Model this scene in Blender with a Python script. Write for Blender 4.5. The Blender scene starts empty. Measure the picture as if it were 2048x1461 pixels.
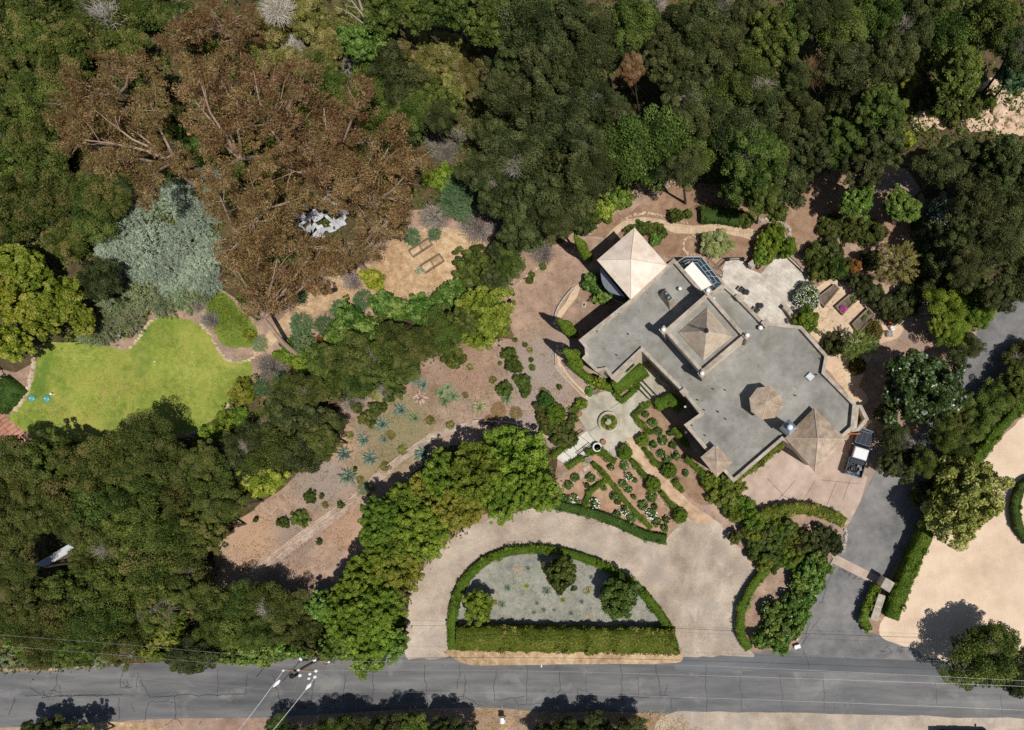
import bpy, math, random
import numpy as np
from mathutils import Vector, noise

# ------------------------------------------------------------------ camera, sky, sun, exposure
SC = bpy.context.scene
COL = SC.collection
CAM_H = 75.0          # metres above the ground
PPM = 18.0            # picture points per metre on the ground
NX, NY = 1415.0, 910.0   # picture point straight below the lens
cam_d = bpy.data.cameras.new('camera'); cam = bpy.data.objects.new('camera', cam_d); COL.objects.link(cam)
cam.location = (0, 0, CAM_H); cam.rotation_euler = (0, 0, 0)
cam_d.sensor_width = 36; cam_d.lens = 36 * PPM * CAM_H / 2048
cam_d.shift_x = (1024 - NX) / 2048; cam_d.shift_y = (NY - 730.5) / 2048
cam_d.clip_start = 1; cam_d.clip_end = 2000
SC.camera = cam
SUN_DIR = Vector((-0.444, 0.278, -1.0)).normalized()      # the way the light travels
world = bpy.data.worlds.new('World'); SC.world = world; world.use_nodes = True
wn = world.node_tree
sky = wn.nodes.new('ShaderNodeTexSky'); sky.sky_type = 'NISHITA'; sky.sun_disc = False
sky.sun_elevation = math.asin(-SUN_DIR.z); sky.sun_rotation = math.atan2(-SUN_DIR.x, -SUN_DIR.y)
bg = wn.nodes['Background']; bg.inputs[1].default_value = 0.05
wn.links.new(sky.outputs[0], bg.inputs[0])
sun_d = bpy.data.lights.new('sun', 'SUN'); sun_d.energy = 4.15; sun_d.angle = math.radians(0.5); sun_d.color = (1, 0.955, 0.88)
sun = bpy.data.objects.new('sun', sun_d); COL.objects.link(sun)
sun.rotation_euler = SUN_DIR.to_track_quat('-Z', 'Y').to_euler(); sun.location = (20, -20, 60)
SC.view_settings.view_transform = 'Standard'; SC.view_settings.look = 'None'
SC.view_settings.exposure = 0.0; SC.view_settings.gamma = 1.0
SC.cycles.max_bounces = 6; SC.cycles.diffuse_bounces = 3; SC.cycles.transmission_bounces = 4
SC.cycles.use_denoising = False

# ------------------------------------------------------------------ helpers
def W(px, py, h=0.0):
    k = (CAM_H - h) / CAM_H / PPM
    return Vector(((px - NX) * k, -(py - NY) * k, h))
def L(px, h=0.0): return px / PPM * (CAM_H - h) / CAM_H

def lin(r, g, b, k=1.0):
    f = lambda c: (c / 255 / 12.92 if c / 255 <= 0.04045 else ((c / 255 + 0.055) / 1.055) ** 2.4)
    return (min(1, f(r) * k), min(1, f(g) * k), min(1, f(b) * k), 1.0)

def tag(o, label=None, cat=None, group=None, kind=None):
    if label: o['label'] = label
    if cat: o['category'] = cat
    if group: o['group'] = group
    if kind: o['kind'] = kind
    return o
def empty(name, loc, rz=0.0):
    o = bpy.data.objects.new(name, None); COL.objects.link(o); o.location = loc; o.rotation_euler = (0, 0, rz)
    o.empty_display_size = 0.3
    return o

class MB:
    """collects faces, then links them as one mesh"""
    def __init__(s): s.v = []; s.f = []; s.mi = []
    def add(s, vs, fs, m=0):
        o = len(s.v); s.v += [tuple(v) for v in vs]
        for f in fs: s.f.append([i + o for i in f]); s.mi.append(m)
    def prism(s, pts, z0, z1, m=0, bottom=True, top=True, top_pts=None):
        pts = [(p[0], p[1]) for p in pts]
        tp = [(p[0], p[1]) for p in top_pts] if top_pts else pts
        a = sum(pts[i][0] * pts[(i + 1) % len(pts)][1] - pts[(i + 1) % len(pts)][0] * pts[i][1] for i in range(len(pts)))
        if a < 0: pts = pts[::-1]; tp = tp[::-1]
        n = len(pts)
        vs = [(x, y, z0) for x, y in pts] + [(x, y, z1) for x, y in tp]
        fs = [[i, (i + 1) % n, n + (i + 1) % n, n + i] for i in range(n)]
        if bottom: fs.append(list(range(n))[::-1])
        if top: fs.append(list(range(n, 2 * n)))
        s.add(vs, fs, m)
    def box(s, c, size, rz=0.0, m=0, tilt=None):
        cx, cy, cz = c; hx, hy, hz = size[0] / 2, size[1] / 2, size[2] / 2
        ca, sa = math.cos(rz), math.sin(rz); vs = []
        for dz in (-hz, hz):
            for dx, dy in ((-hx, -hy), (hx, -hy), (hx, hy), (-hx, hy)):
                vs.append((cx + dx * ca - dy * sa, cy + dx * sa + dy * ca, cz + dz))
        s.add(vs, [[0, 3, 2, 1], [4, 5, 6, 7], [0, 1, 5, 4], [1, 2, 6, 5], [2, 3, 7, 6], [3, 0, 4, 7]], m)
    def pyramid(s, pts, z0, apex, m=0):
        pts = [(p[0], p[1]) for p in pts]
        a = sum(pts[i][0] * pts[(i + 1) % len(pts)][1] - pts[(i + 1) % len(pts)][0] * pts[i][1] for i in range(len(pts)))
        if a < 0: pts = pts[::-1]
        n = len(pts)
        s.add([(x, y, z0) for x, y in pts] + [tuple(apex)], [[i, (i + 1) % n, n] for i in range(n)] + [list(range(n))[::-1]], m)
    def tube(s, pts, rad, n=6, m=0, cap=True):
        pts = [Vector(p) for p in pts]
        if not hasattr(rad, '__len__'): rad = [rad] * len(pts)
        rings = []
        for i, p in enumerate(pts):
            d = (pts[min(i + 1, len(pts) - 1)] - pts[max(i - 1, 0)]).normalized()
            u = d.orthogonal().normalized() if i == 0 else (u - d * u.dot(d)).normalized()
            w = d.cross(u)
            rings.append([p + (u * math.cos(2 * math.pi * k / n) + w * math.sin(2 * math.pi * k / n)) * rad[i] for k in range(n)])
        vs = [v for r in rings for v in r]; fs = []
        for i in range(len(pts) - 1):
            for k in range(n):
                fs.append([i * n + k, i * n + (k + 1) % n, (i + 1) * n + (k + 1) % n, (i + 1) * n + k])
        if cap: fs.append(list(range(n))[::-1]); fs.append([(len(pts) - 1) * n + k for k in range(n)])
        s.add(vs, fs, m)
    def lathe(s, prof, c=(0, 0, 0), n=20, m=0):
        vs = []; fs = []
        for r, z in prof:
            for k in range(n):
                vs.append((c[0] + r * math.cos(2 * math.pi * k / n), c[1] + r * math.sin(2 * math.pi * k / n), c[2] + z))
        for i in range(len(prof) - 1):
            for k in range(n):
                fs.append([i * n + k, i * n + (k + 1) % n, (i + 1) * n + (k + 1) % n, (i + 1) * n + k])
        fs.append([(len(prof) - 1) * n + k for k in range(n)]); fs.append(list(range(n))[::-1])
        s.add(vs, fs, m)
    def ring(s, outer, inner, z0, z1, m=0):
        n = len(outer)
        vs = [(p[0], p[1], z0) for p in outer] + [(p[0], p[1], z1) for p in outer] + [(p[0], p[1], z0) for p in inner] + [(p[0], p[1], z1) for p in inner]
        fs = []
        for i in range(n):
            j = (i + 1) % n
            fs += [[i, j, n + j, n + i], [2 * n + j, 2 * n + i, 3 * n + i, 3 * n + j], [n + i, n + j, 3 * n + j, 3 * n + i], [j, i, 2 * n + i, 2 * n + j]]
        s.add(vs, fs, m)
    def build(s, name, mats, parent=None, smooth=False, loc=None):
        me = bpy.data.meshes.new(name)
        if loc is not None: s.v = [(a - loc[0], b - loc[1], c - loc[2]) for a, b, c in s.v]
        me.from_pydata(s.v, [], s.f)
        for m in (mats if isinstance(mats, (list, tuple)) else [mats]): me.materials.append(m)
        if any(s.mi): me.polygons.foreach_set('material_index', s.mi)
        if smooth: me.polygons.foreach_set('use_smooth', [True] * len(me.polygons))
        me.update()
        o = bpy.data.objects.new(name, me); COL.objects.link(o)
        if loc is not None: o.location = loc
        if parent:
            o.parent = parent
        return o

def spline(pts, n=6, closed=True):
    out = []; m = len(pts)
    for i in range(m if closed else m - 1):
        g = (lambda k: pts[k % m]) if closed else (lambda k: pts[min(max(k, 0), m - 1)])
        p0, p1, p2, p3 = g(i - 1), g(i), g(i + 1), g(i + 2)
        for t in range(n):
            t /= n
            out.append(tuple(0.5 * (2 * p1[k] + (p2[k] - p0[k]) * t + (2 * p0[k] - 5 * p1[k] + 4 * p2[k] - p3[k]) * t * t + (3 * p1[k] - p0[k] - 3 * p2[k] + p3[k]) * t ** 3) for k in (0, 1)))
    if not closed: out.append(tuple(pts[-1]))
    return out
def offset(pts, d, closed=True):
    """moves each side of a polygon to its left by d (inward when counter-clockwise)"""
    out = []; n = len(pts); P = [Vector((p[0], p[1])) for p in pts]
    for i in range(n):
        a = P[i - 1] if closed or i > 0 else None; b = P[i]; c = P[(i + 1) % n] if closed or i < n - 1 else None
        ns = []
        if a is not None: e = (b - a).normalized(); ns.append(Vector((-e.y, e.x)))
        if c is not None: e = (c - b).normalized(); ns.append(Vector((-e.y, e.x)))
        if len(ns) == 1: out.append(tuple(b + ns[0] * d)); continue
        k = ns[0] + ns[1]; l2 = max(k.length_squared, 0.3)
        out.append(tuple(b + k * (2 * d / l2)))
    return out
def ccw(pts):
    a = sum(pts[i][0] * pts[(i + 1) % len(pts)][1] - pts[(i + 1) % len(pts)][0] * pts[i][1] for i in range(len(pts)))
    return pts if a > 0 else pts[::-1]
def inside(x, y, poly):
    c = False; n = len(poly); j = n - 1
    for i in range(n):
        if (poly[i][1] > y) != (poly[j][1] > y) and x < (poly[j][0] - poly[i][0]) * (y - poly[i][1]) / (poly[j][1] - poly[i][1]) + poly[i][0]: c = not c
        j = i
    return c

# ------------------------------------------------------------------ materials
def newmat(name):
    m = bpy.data.materials.new(name); m.use_nodes = True
    nt = m.node_tree; return m, nt, nt.nodes['Principled BSDF']
def ramp(nt, fac, stops):
    r = nt.nodes.new('ShaderNodeValToRGB'); e = r.color_ramp.elements
    while len(e) < len(stops): e.new(0.5)
    for i, (p, c) in enumerate(stops): e[i].position = p; e[i].color = c
    nt.links.new(fac, r.inputs[0]); return r.outputs[0]
def nz(nt, vec, scale, detail=4, rough=0.6, dist=0.0):
    n = nt.nodes.new('ShaderNodeTexNoise'); n.inputs['Scale'].default_value = scale; n.inputs['Detail'].default_value = detail
    n.inputs['Roughness'].default_value = rough; n.inputs['Distortion'].default_value = dist
    nt.links.new(vec, n.inputs['Vector']); return n.outputs[0]
def mth(nt, op, a, b=None):
    n = nt.nodes.new('ShaderNodeMath'); n.operation = op
    for i, x in enumerate((a, b)):
        if x is None: continue
        if hasattr(x, 'links'): nt.links.new(x, n.inputs[i])
        else: n.inputs[i].default_value = x
    return n.outputs[0]
def mixc(nt, fac, a, b, mode='MIX'):
    n = nt.nodes.new('ShaderNodeMix'); n.data_type = 'RGBA'; n.blend_type = mode
    for s, x in ((0, fac), (6, a), (7, b)):
        if hasattr(x, 'links'): nt.links.new(x, n.inputs[s])
        else: n.inputs[s].default_value = x
    return n.outputs[2]
def surf(name, c0, c1, c2, scales=(0.12, 1.1, 9.0), wts=(0.4, 0.3, 0.3), rough=0.9, bump=0.3, spots=None, stretch=None, spec=0.2, contrast=0.25, metal=0.0, joints=None, patches=None):
    """weathered surface: three sizes of noise through three tones of the same stuff, with stains"""
    m, nt, b = newmat(name)
    tc = nt.nodes.new('ShaderNodeTexCoord'); vec = tc.outputs['Object']
    v2 = vec
    if stretch:
        mp = nt.nodes.new('ShaderNodeMapping'); mp.inputs['Scale'].default_value = stretch; nt.links.new(vec, mp.inputs[0]); v2 = mp.outputs[0]
    a = mth(nt, 'MULTIPLY', nz(nt, v2, scales[0]), wts[0]); c = mth(nt, 'MULTIPLY', nz(nt, v2, scales[1], 5), wts[1])
    fine = nz(nt, vec, scales[2], 5, 0.75); d = mth(nt, 'MULTIPLY', fine, wts[2])
    f = mth(nt, 'ADD', mth(nt, 'ADD', a, c), d)
    contrast *= 0.62
    col = ramp(nt, f, [(0.5 - contrast, c0), (0.5, c1), (0.5 + contrast, c2)])
    for sc, lo, hi, sc_col, amt in (spots or []):
        s = ramp(nt, nz(nt, vec, sc, 6, 0.65, 0.4), [(lo, (0, 0, 0, 1)), (hi, (amt, amt, amt, 1))])
        col = mixc(nt, s, col, sc_col)
    for px, py, r, pc, amt in (patches or []):       # ground that has another soil or growth over one stretch
        c = W(px, py); d = nt.nodes.new('ShaderNodeVectorMath'); d.operation = 'DISTANCE'; nt.links.new(vec, d.inputs[0]); d.inputs[1].default_value = (c.x, c.y, 0)
        e = mth(nt, 'ADD', mth(nt, 'DIVIDE', d.outputs['Value'], r / PPM), mth(nt, 'MULTIPLY', nz(nt, vec, 0.9, 6, 0.7), 1.4))
        col = mixc(nt, ramp(nt, e, [(0.95, (amt, amt, amt, 1)), (1.0, (amt * .9,) * 3 + (1,))]) if False else mth(nt, 'MULTIPLY', mth(nt, 'MINIMUM', mth(nt, 'MAXIMUM', mth(nt, 'MULTIPLY', mth(nt, 'SUBTRACT', 1.75, e), 1.6), 0.0), 1.0), amt), col, pc)
    if joints:
        br = nt.nodes.new('ShaderNodeTexBrick')
        mp = nt.nodes.new('ShaderNodeMapping'); mp.inputs['Rotation'].default_value = (0, 0, joints[4]); nt.links.new(vec, mp.inputs[0]); nt.links.new(mp.outputs[0], br.inputs['Vector'])
        br.inputs['Scale'].default_value = 1; br.inputs['Brick Width'].default_value = joints[0]; br.inputs['Row Height'].default_value = joints[1]
        br.inputs['Mortar Size'].default_value = joints[2]; br.inputs['Mortar Smooth'].default_value = 0.3
        br.inputs['Color1'].default_value = (1, 1, 1, 1); br.inputs['Color2'].default_value = (0.88, 0.87, 0.86, 1); br.inputs['Mortar'].default_value = joints[3]
        col = mixc(nt, 1.0, col, br.outputs[0], 'MULTIPLY')
    nt.links.new(col, b.inputs['Base Color'])
    b.inputs['Roughness'].default_value = rough; b.inputs['Specular IOR Level'].default_value = spec; b.inputs['Metallic'].default_value = metal
    if bump:
        bp = nt.nodes.new('ShaderNodeBump'); bp.inputs['Strength'].default_value = bump; bp.inputs['Distance'].default_value = 0.05
        nt.links.new(fine, bp.inputs['Height']); nt.links.new(bp.outputs[0], b.inputs['Normal'])
    return m
def plain(name, c, rough=0.5, metal=0.0, spec=0.4, vary=0.12, scale=3.0):
    m, nt, b = newmat(name)
    tc = nt.nodes.new('ShaderNodeTexCoord')
    f = nz(nt, tc.outputs['Object'], scale, 5)
    k0, k1 = 1 - vary, 1 + vary
    col = ramp(nt, f, [(0.3, (c[0] * k0, c[1] * k0, c[2] * k0, 1)), (0.7, (min(1, c[0] * k1), min(1, c[1] * k1), min(1, c[2] * k1), 1))])
    nt.links.new(col, b.inputs['Base Color'])
    b.inputs['Roughness'].default_value = rough; b.inputs['Metallic'].default_value = metal; b.inputs['Specular IOR Level'].default_value = spec
    return m
def leafmat(name, cols, trans=0.28, rough=0.62, vary=0.22, hue=0.02, spec=0.2):
    """leaf colours picked leaf by leaf ('tint'), plant by plant (object random) and in patches"""
    m, nt, b = newmat(name)
    at = nt.nodes.new('ShaderNodeAttribute'); at.attribute_name = 'tint'
    n = len(cols)
    col = ramp(nt, at.outputs['Fac'], [(i / (n - 1) if n > 1 else 0, c) for i, c in enumerate(cols)])
    oi = nt.nodes.new('ShaderNodeObjectInfo')
    hs = nt.nodes.new('ShaderNodeHueSaturation')
    nt.links.new(col, hs.inputs['Color'])
    v = mth(nt, 'ADD', mth(nt, 'MULTIPLY', oi.outputs['Random'], 2 * vary), 1 - vary); nt.links.new(v, hs.inputs['Value'])
    r2 = mth(nt, 'FRACT', mth(nt, 'MULTIPLY', oi.outputs['Random'], 37.7))
    h = mth(nt, 'ADD', mth(nt, 'MULTIPLY', r2, 2 * hue), 0.5 - hue); nt.links.new(h, hs.inputs['Hue'])
    col = hs.outputs[0]
    nt.links.new(col, b.inputs['Base Color']); b.inputs['Roughness'].default_value = rough; b.inputs['Specular IOR Level'].default_value = spec
    tr = nt.nodes.new('ShaderNodeBsdfTranslucent'); nt.links.new(mixc(nt, 1.0, col, (1.0, 1.0, 0.6, 1), 'MULTIPLY'), tr.inputs[0])
    mx = nt.nodes.new('ShaderNodeMixShader'); mx.inputs[0].default_value = trans
    nt.links.new(b.outputs[0], mx.inputs[1]); nt.links.new(tr.outputs[0], mx.inputs[2])
    nt.links.new(mx.outputs[0], nt.nodes['Material Output'].inputs[0])
    return m
# ------------------------------------------------------------------ foliage builders (numpy)
def np_mesh(name, V, F, T, mats=()):
    me = bpy.data.meshes.new(name); V = np.asarray(V, np.float32); F = np.asarray(F, np.int32)
    k = F.shape[1]
    me.vertices.add(len(V)); me.vertices.foreach_set('co', V.ravel())
    me.loops.add(F.size); me.loops.foreach_set('vertex_index', F.ravel())
    me.polygons.add(len(F)); me.polygons.foreach_set('loop_start', np.arange(0, F.size, k, dtype=np.int32))
    me.polygons.foreach_set('loop_total', np.full(len(F), k, np.int32))
    a = me.attributes.new('tint', 'FLOAT', 'FACE'); a.data.foreach_set('value', np.asarray(T, np.float32))
    for m in mats: me.materials.append(m)
    me.update(); me.validate(); return me
def unit(v): return v / np.maximum(np.linalg.norm(v, axis=1, keepdims=True), 1e-6)
def leaf_quads(C, N, ln, wd, rng, axis=None, bend=0.15):
    """one folded diamond per leaf: centres C, facing N"""
    n = len(C)
    r = rng.normal(size=(n, 3)) if axis is None else axis + 0.25 * rng.normal(size=(n, 3))
    u = unit(r - N * np.sum(r * N, axis=1, keepdims=True)); v = np.cross(N, u)
    l = (ln * rng.uniform(0.65, 1.35, (n, 1))) * 0.5; w = (wd * rng.uniform(0.7, 1.3, (n, 1))) * 0.5
    sk = rng.uniform(-0.35, 0.35, (n, 1))
    V = np.stack([C - u * l - N * l * bend, C + v * w + u * l * sk, C + u * l - N * l * bend, C - v * w + u * l * sk], axis=1).reshape(-1, 3)
    F = np.arange(4 * n).reshape(n, 4); return V, F
def cat_(parts):
    Vs, Fs, Ts = [], [], []; o = 0
    for V, F, T in parts:
        Vs.append(V); Fs.append(F + o); Ts.append(T); o += len(V)
    return np.concatenate(Vs), np.concatenate(Fs), np.concatenate(Ts)
def lobe_crown(seed, R, zs, nl, lr, nleaf, ln, wd, jit=0.7, wob=0.22, flat=0.0, fill=0.22, low=-0.25, tlobe=0.35):
    """a crown as many leaf-covered lobes set through an uneven dome"""
    rng = np.random.default_rng(seed)
    ph = rng.uniform(0, 6.28, 4)
    d = unit(rng.normal(size=(nl * 4, 3))); d = d[d[:, 2] > low][:nl]
    th = np.arctan2(d[:, 1], d[:, 0])
    out = 1 + wob * (0.5 * np.sin(2 * th + ph[0]) + 0.35 * np.sin(3 * th + ph[1]) + 0.3 * np.sin(5 * th + ph[2])) + rng.normal(0, 0.05, len(d))
    rad = rng.uniform(0.45, 1.0, len(d)) ** 0.45
    LR = rng.uniform(lr[0], lr[1], len(d))
    C = d * (np.maximum(R * out * rad - LR * 0.8, 0.05))[:, None]; C[:, 2] *= zs
    C[:, 2] += rng.normal(0, 0.1 * R * zs, len(d))
    if flat: C[:, 2] = np.minimum(C[:, 2], R * zs * (1 - flat) + 0.1 * rng.normal(size=len(d)))
    LT = rng.uniform(-tlobe, tlobe, len(d))
    w = LR ** 2; k = rng.choice(len(d), nleaf, p=w / w.sum())
    q = rng.normal(size=(nleaf, 3)); q[:, 2] += 0.55; q = unit(q)
    P = C[k] + q * (LR[k] * rng.uniform(0.72, 1.08, nleaf))[:, None] * np.array([1, 1, 0.85])
    N = unit(q * 0.8 + jit * rng.normal(size=(nleaf, 3)) + np.array([0, 0, 0.25])); N[N[:, 2] < 0] *= -1
    V, F = leaf_quads(P, N, ln, wd, rng)
    T = np.clip(0.5 + LT[k] + rng.normal(0, 0.2, nleaf), 0, 1)
    parts = [(V, F, T)]
    nf = int(nleaf * fill)
    if nf:
        dd = unit(rng.normal(size=(nf, 3))); dd[:, 2] = np.abs(dd[:, 2]) * 1.0 - 0.25
        P2 = dd * (R * 0.82 * rng.uniform(0.2, 1, nf) ** 0.5)[:, None]; P2[:, 2] *= zs * 0.8
        N2 = unit(rng.normal(size=(nf, 3)) + np.array([0, 0, 0.7]))
        V2, F2 = leaf_quads(P2, N2, ln * 2.0, wd * 2.2, rng); parts.append((V2, F2, rng.uniform(0, 0.4, nf)))
    return cat_(parts)
def twig_bush(seed, R, zs, n, w=0.02, curl=0.35, up=0.5, seg=4, fork=2, start=0.0):
    """thin three-sided twigs fanning out of one foot"""
    rng = np.random.default_rng(seed); Vs, Fs = [], []; o = 0
    for i in range(n):
        d = rng.normal(size=3); d[2] = abs(d[2]) * zs + 0.15; d /= np.linalg.norm(d)
        ln = R * rng.uniform(0.6, 1.05); p = d * ln * rng.uniform(start, start + 0.3)
        for fk in range(fork):
            dd = d + curl * rng.normal(size=3) * (0.5 if fk == 0 else 1.0); q = p.copy() if fk == 0 else p + d * ln * rng.uniform(0.2, 0.5)
            L_ = ln * (0.8 if fk == 0 else 0.45)
            pts = [q.copy()]
            for s in range(seg):
                dd = dd + curl * 0.5 * rng.normal(size=3); dd /= np.linalg.norm(dd); q = q + dd * L_ / seg; pts.append(q.copy())
            a = np.cross(dd, [0.3, 0.5, 0.8]); a /= np.linalg.norm(a); b = np.cross(dd, a)
            ww = w * rng.uniform(0.6, 1.4) * (1 if fk == 0 else 0.7)
            for s, pt in enumerate(pts):
                r = ww * (1 - 0.75 * s / seg)
                for k in range(3): Vs.append(pt + r * (a * math.cos(2.094 * k) + b * math.sin(2.094 * k)))
            for s in range(seg):
                for k in range(3): Fs.append([o + s * 3 + k, o + s * 3 + (k + 1) % 3, o + (s + 1) * 3 + (k + 1) % 3, o + (s + 1) * 3 + k])
            o += 3 * len(pts)
    return np.array(Vs), np.array(Fs), rng.uniform(0, 1, len(Fs))
def spray_crown(seed, R, zs, ns, nleaf, ln, wd, rise=0.5):
    """feathery sprays that lean outwards and down, for fine grey-leaved shrubs"""
    rng = np.random.default_rng(seed); parts = []
    d = unit(rng.normal(size=(ns * 3, 3))); d = d[d[:, 2] > -0.1][:ns]; ns = len(d)
    C0 = d * (R * rng.uniform(0.45, 0.9, ns))[:, None]; C0[:, 2] *= zs
    out = unit(d + np.array([0, 0, -0.15])); sl = R * rng.uniform(0.18, 0.34, ns)
    k = rng.integers(0, ns, nleaf); t = rng.uniform(0, 1, nleaf)
    P = C0[k] + out[k] * (sl[k] * t)[:, None] + rng.normal(0, 0.05 * R, (nleaf, 3)) * (1 - 0.6 * t)[:, None]
    N = unit(rng.normal(size=(nleaf, 3)) * 0.6 + np.array([0, 0, 1.0]))
    ax = unit(out[k] + 0.5 * rng.normal(size=(nleaf, 3)))
    V, F = leaf_quads(P, N, ln, wd, rng, axis=ax)
    T = np.clip(0.5 + rng.uniform(-0.3, 0.3, ns)[k] + rng.normal(0, 0.18, nleaf), 0, 1)
    return V, F, T
def agave_mesh(seed, R, n=34, wide=0.13):
    rng = np.random.default_rng(seed); V, F, T = [], [], []
    for i in range(n):
        a = i * 2.39996 + rng.normal(0, 0.12); lift = 1.25 * (1 - i / n) ** 0.8 if False else math.radians(12 + 62 * (i / n) ** 1.1)
        ln = R * (1.05 - 0.35 * i / n) * rng.uniform(0.85, 1.1); w = R * wide * rng.uniform(0.85, 1.1)
        ca, sa = math.cos(a), math.sin(a); base = len(V); segs = 5
        for s in range(segs + 1):
            t = s / segs; r = ln * t * math.cos(lift) * (1 + 0.12 * t); z = 0.08 * R + ln * math.sin(lift) * t - 0.22 * ln * t * t * (0.4 + math.cos(lift))
            ww = w * (0.75 + 0.6 * t) * (1 - t ** 2.2) + 0.004
            for side, dz in ((-1, 0.25 * ww), (0, 0.0), (1, 0.25 * ww)):
                V.append((r * ca - side * ww * sa, r * sa + side * ww * ca, z + dz))
        tv = rng.uniform(0, 1)
        for s in range(segs):
            for q in range(2):
                b = base + s * 3 + q; F.append([b, b + 1, b + 4, b + 3]); T.append(min(1, max(0, 0.15 + 0.75 * tv + (0.1 if q else -0.1))))
    return np.array(V), np.array(F), np.array(T)
def flower_dots(seed, R, zs, n, size):
    rng = np.random.default_rng(seed); k = max(3, n // 4)
    c = unit(rng.normal(size=(k, 3))); c[:, 2] = np.abs(c[:, 2]); i = rng.integers(0, k, n)
    d = unit(c[i] + 0.4 * rng.normal(size=(n, 3))); d[:, 2] = np.abs(d[:, 2])
    P = d * R * rng.uniform(0.85, 1.05, (n, 1)); P[:, 2] = P[:, 2] * zs + 0.04
    N = unit(d + np.array([0, 0, 0.8]) + 0.4 * rng.normal(size=(n, 3)))
    V, F = leaf_quads(P, N, size, size * 0.9, rng, bend=0.25); return V, F, rng.uniform(0, 1, n)
def hedge_arrays(path, width, z1, seed, leaf=0.13, dens=70, wob=0.06, close=False, z0=0.0, round_=0.0, rag=0):
    """a clipped hedge along a path (metres): solid inside, leaves all over the outside"""
    rng = np.random.default_rng(seed); P = [Vector((p[0], p[1])) for p in path]
    # resample
    pts = []; step = 0.35
    for a, b in zip(P[:-1], P[1:]):
        n = max(1, int((b - a).length / step))
        for i in range(n): pts.append(a.lerp(b, i / n))
    pts.append(P[-1])
    Lf = offset(pts, width / 2, False); Rt = offset(pts, -width / 2, False)
    n = len(pts); zt = np.array([z1 + wob * noise.noise(Vector((p.x * 0.6, p.y * 0.6, seed))) * 2 for p in pts])
    ins = 0.06; V, F, T = [], [], []
    Li = offset(pts, width / 2 - ins, False); Ri = offset(pts, -width / 2 + ins, False)
    for i in range(n):
        V += [(Li[i][0], Li[i][1], z0), (Li[i][0], Li[i][1], zt[i] - ins), (Ri[i][0], Ri[i][1], zt[i] - ins), (Ri[i][0], Ri[i][1], z0)]
    for i in range(n - 1):
        a, b = 4 * i, 4 * (i + 1)
        for k in range(3): F.append([a + k, a + k + 1, b + k + 1, b + k])
    F.append([0, 3, 2, 1]); F.append([4 * (n - 1) + k for k in range(4)])
    T = [0.25] * len(F)
    A = np.array([(p.x, p.y) for p in pts]); seg = np.linalg.norm(np.diff(A, axis=0), axis=1); tot = seg.sum()
    cum = np.concatenate([[0], np.cumsum(seg)])
    def at(s):
        i = np.clip(np.searchsorted(cum, s) - 1, 0, len(seg) - 1); t = ((s - cum[i]) / np.maximum(seg[i], 1e-6))[:, None]
        p = A[i] * (1 - t) + A[i + 1] * t; d = (A[i + 1] - A[i]) / np.maximum(seg[i], 1e-6)[:, None]
        z = zt[i] * (1 - t[:, 0]) + zt[i + 1] * t[:, 0]
        return p, np.stack([-d[:, 1], d[:, 0]], 1), d, z
    parts = [(np.array(V), np.array(F), np.array(T))]
    def scatter(cnt, kind):
        if cnt < 1: return
        s = rng.uniform(0, tot, cnt); p, nr, d, z = at(s)
        if kind == 'top':
            o = rng.uniform(-1, 1, cnt) * (1 + wob * 1.6 * np.array([noise.noise(Vector((q[0] * .9, q[1] * .9, seed + 5))) for q in p])); edge = 1 - round_ * np.abs(o) ** 3
            C = np.column_stack([p + nr * (o * width / 2)[:, None], z * edge + np.abs(rng.normal(0, 0.05, cnt)) - 0.02]); N0 = np.tile([0, 0, 1.0], (cnt, 1))
        else:
            sg = 1 if kind == 'l' else -1
            C = np.column_stack([p + nr * (sg * width / 2 * (1 + wob * 1.6 * np.array([noise.noise(Vector((q[0] * .9, q[1] * .9, seed + 5 + sg))) for q in p])) + rng.normal(0, 0.035, cnt))[:, None], rng.uniform(z0, z1, cnt)]); N0 = np.column_stack([nr * sg, np.full(cnt, 0.3)])
        N = unit(N0 + 0.45 * rng.normal(size=(cnt, 3)))
        V, F = leaf_quads(C, N, leaf, leaf * 0.7, rng)
        T = np.clip(0.45 + 0.6 * np.array([noise.noise(Vector((c[0] * 0.7, c[1] * 0.7, 3.3))) for c in C]) + rng.normal(0, 0.2, cnt), 0, 1)
        parts.append((V, F, T))
    scatter(int(tot * width * dens * 1.3), 'top'); scatter(int(tot * (z1 - z0) * dens), 'l'); scatter(int(tot * (z1 - z0) * dens), 'r')
    if rag:                               # untrimmed lumps and sprigs
        s = rng.uniform(0, tot, rag); p, nr, d, z = at(s); o = rng.choice([-1, 1], rag) * rng.uniform(0.2, 1.0, rag) ** 0.4
        k = rng.integers(0, rag, rag * 90); rr_ = rng.uniform(0.16, 0.42, rag)
        q = unit(rng.normal(size=(len(k), 3)) + np.array([0, 0, .4]))
        C = np.column_stack([p + nr * (o * width / 2)[:, None], z - rng.uniform(0, .35, rag) * (z1 - z0)])[k] + q * (rr_[k] * rng.uniform(.6, 1.1, len(k)))[:, None]
        V, F = leaf_quads(C, unit(q + .5 * rng.normal(size=q.shape) + np.array([0, 0, .4])), leaf, leaf * .7, rng); parts.append((V, F, np.clip(rng.uniform(0, 1, rag)[k] + rng.normal(0, .15, len(k)), 0, 1)))
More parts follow.
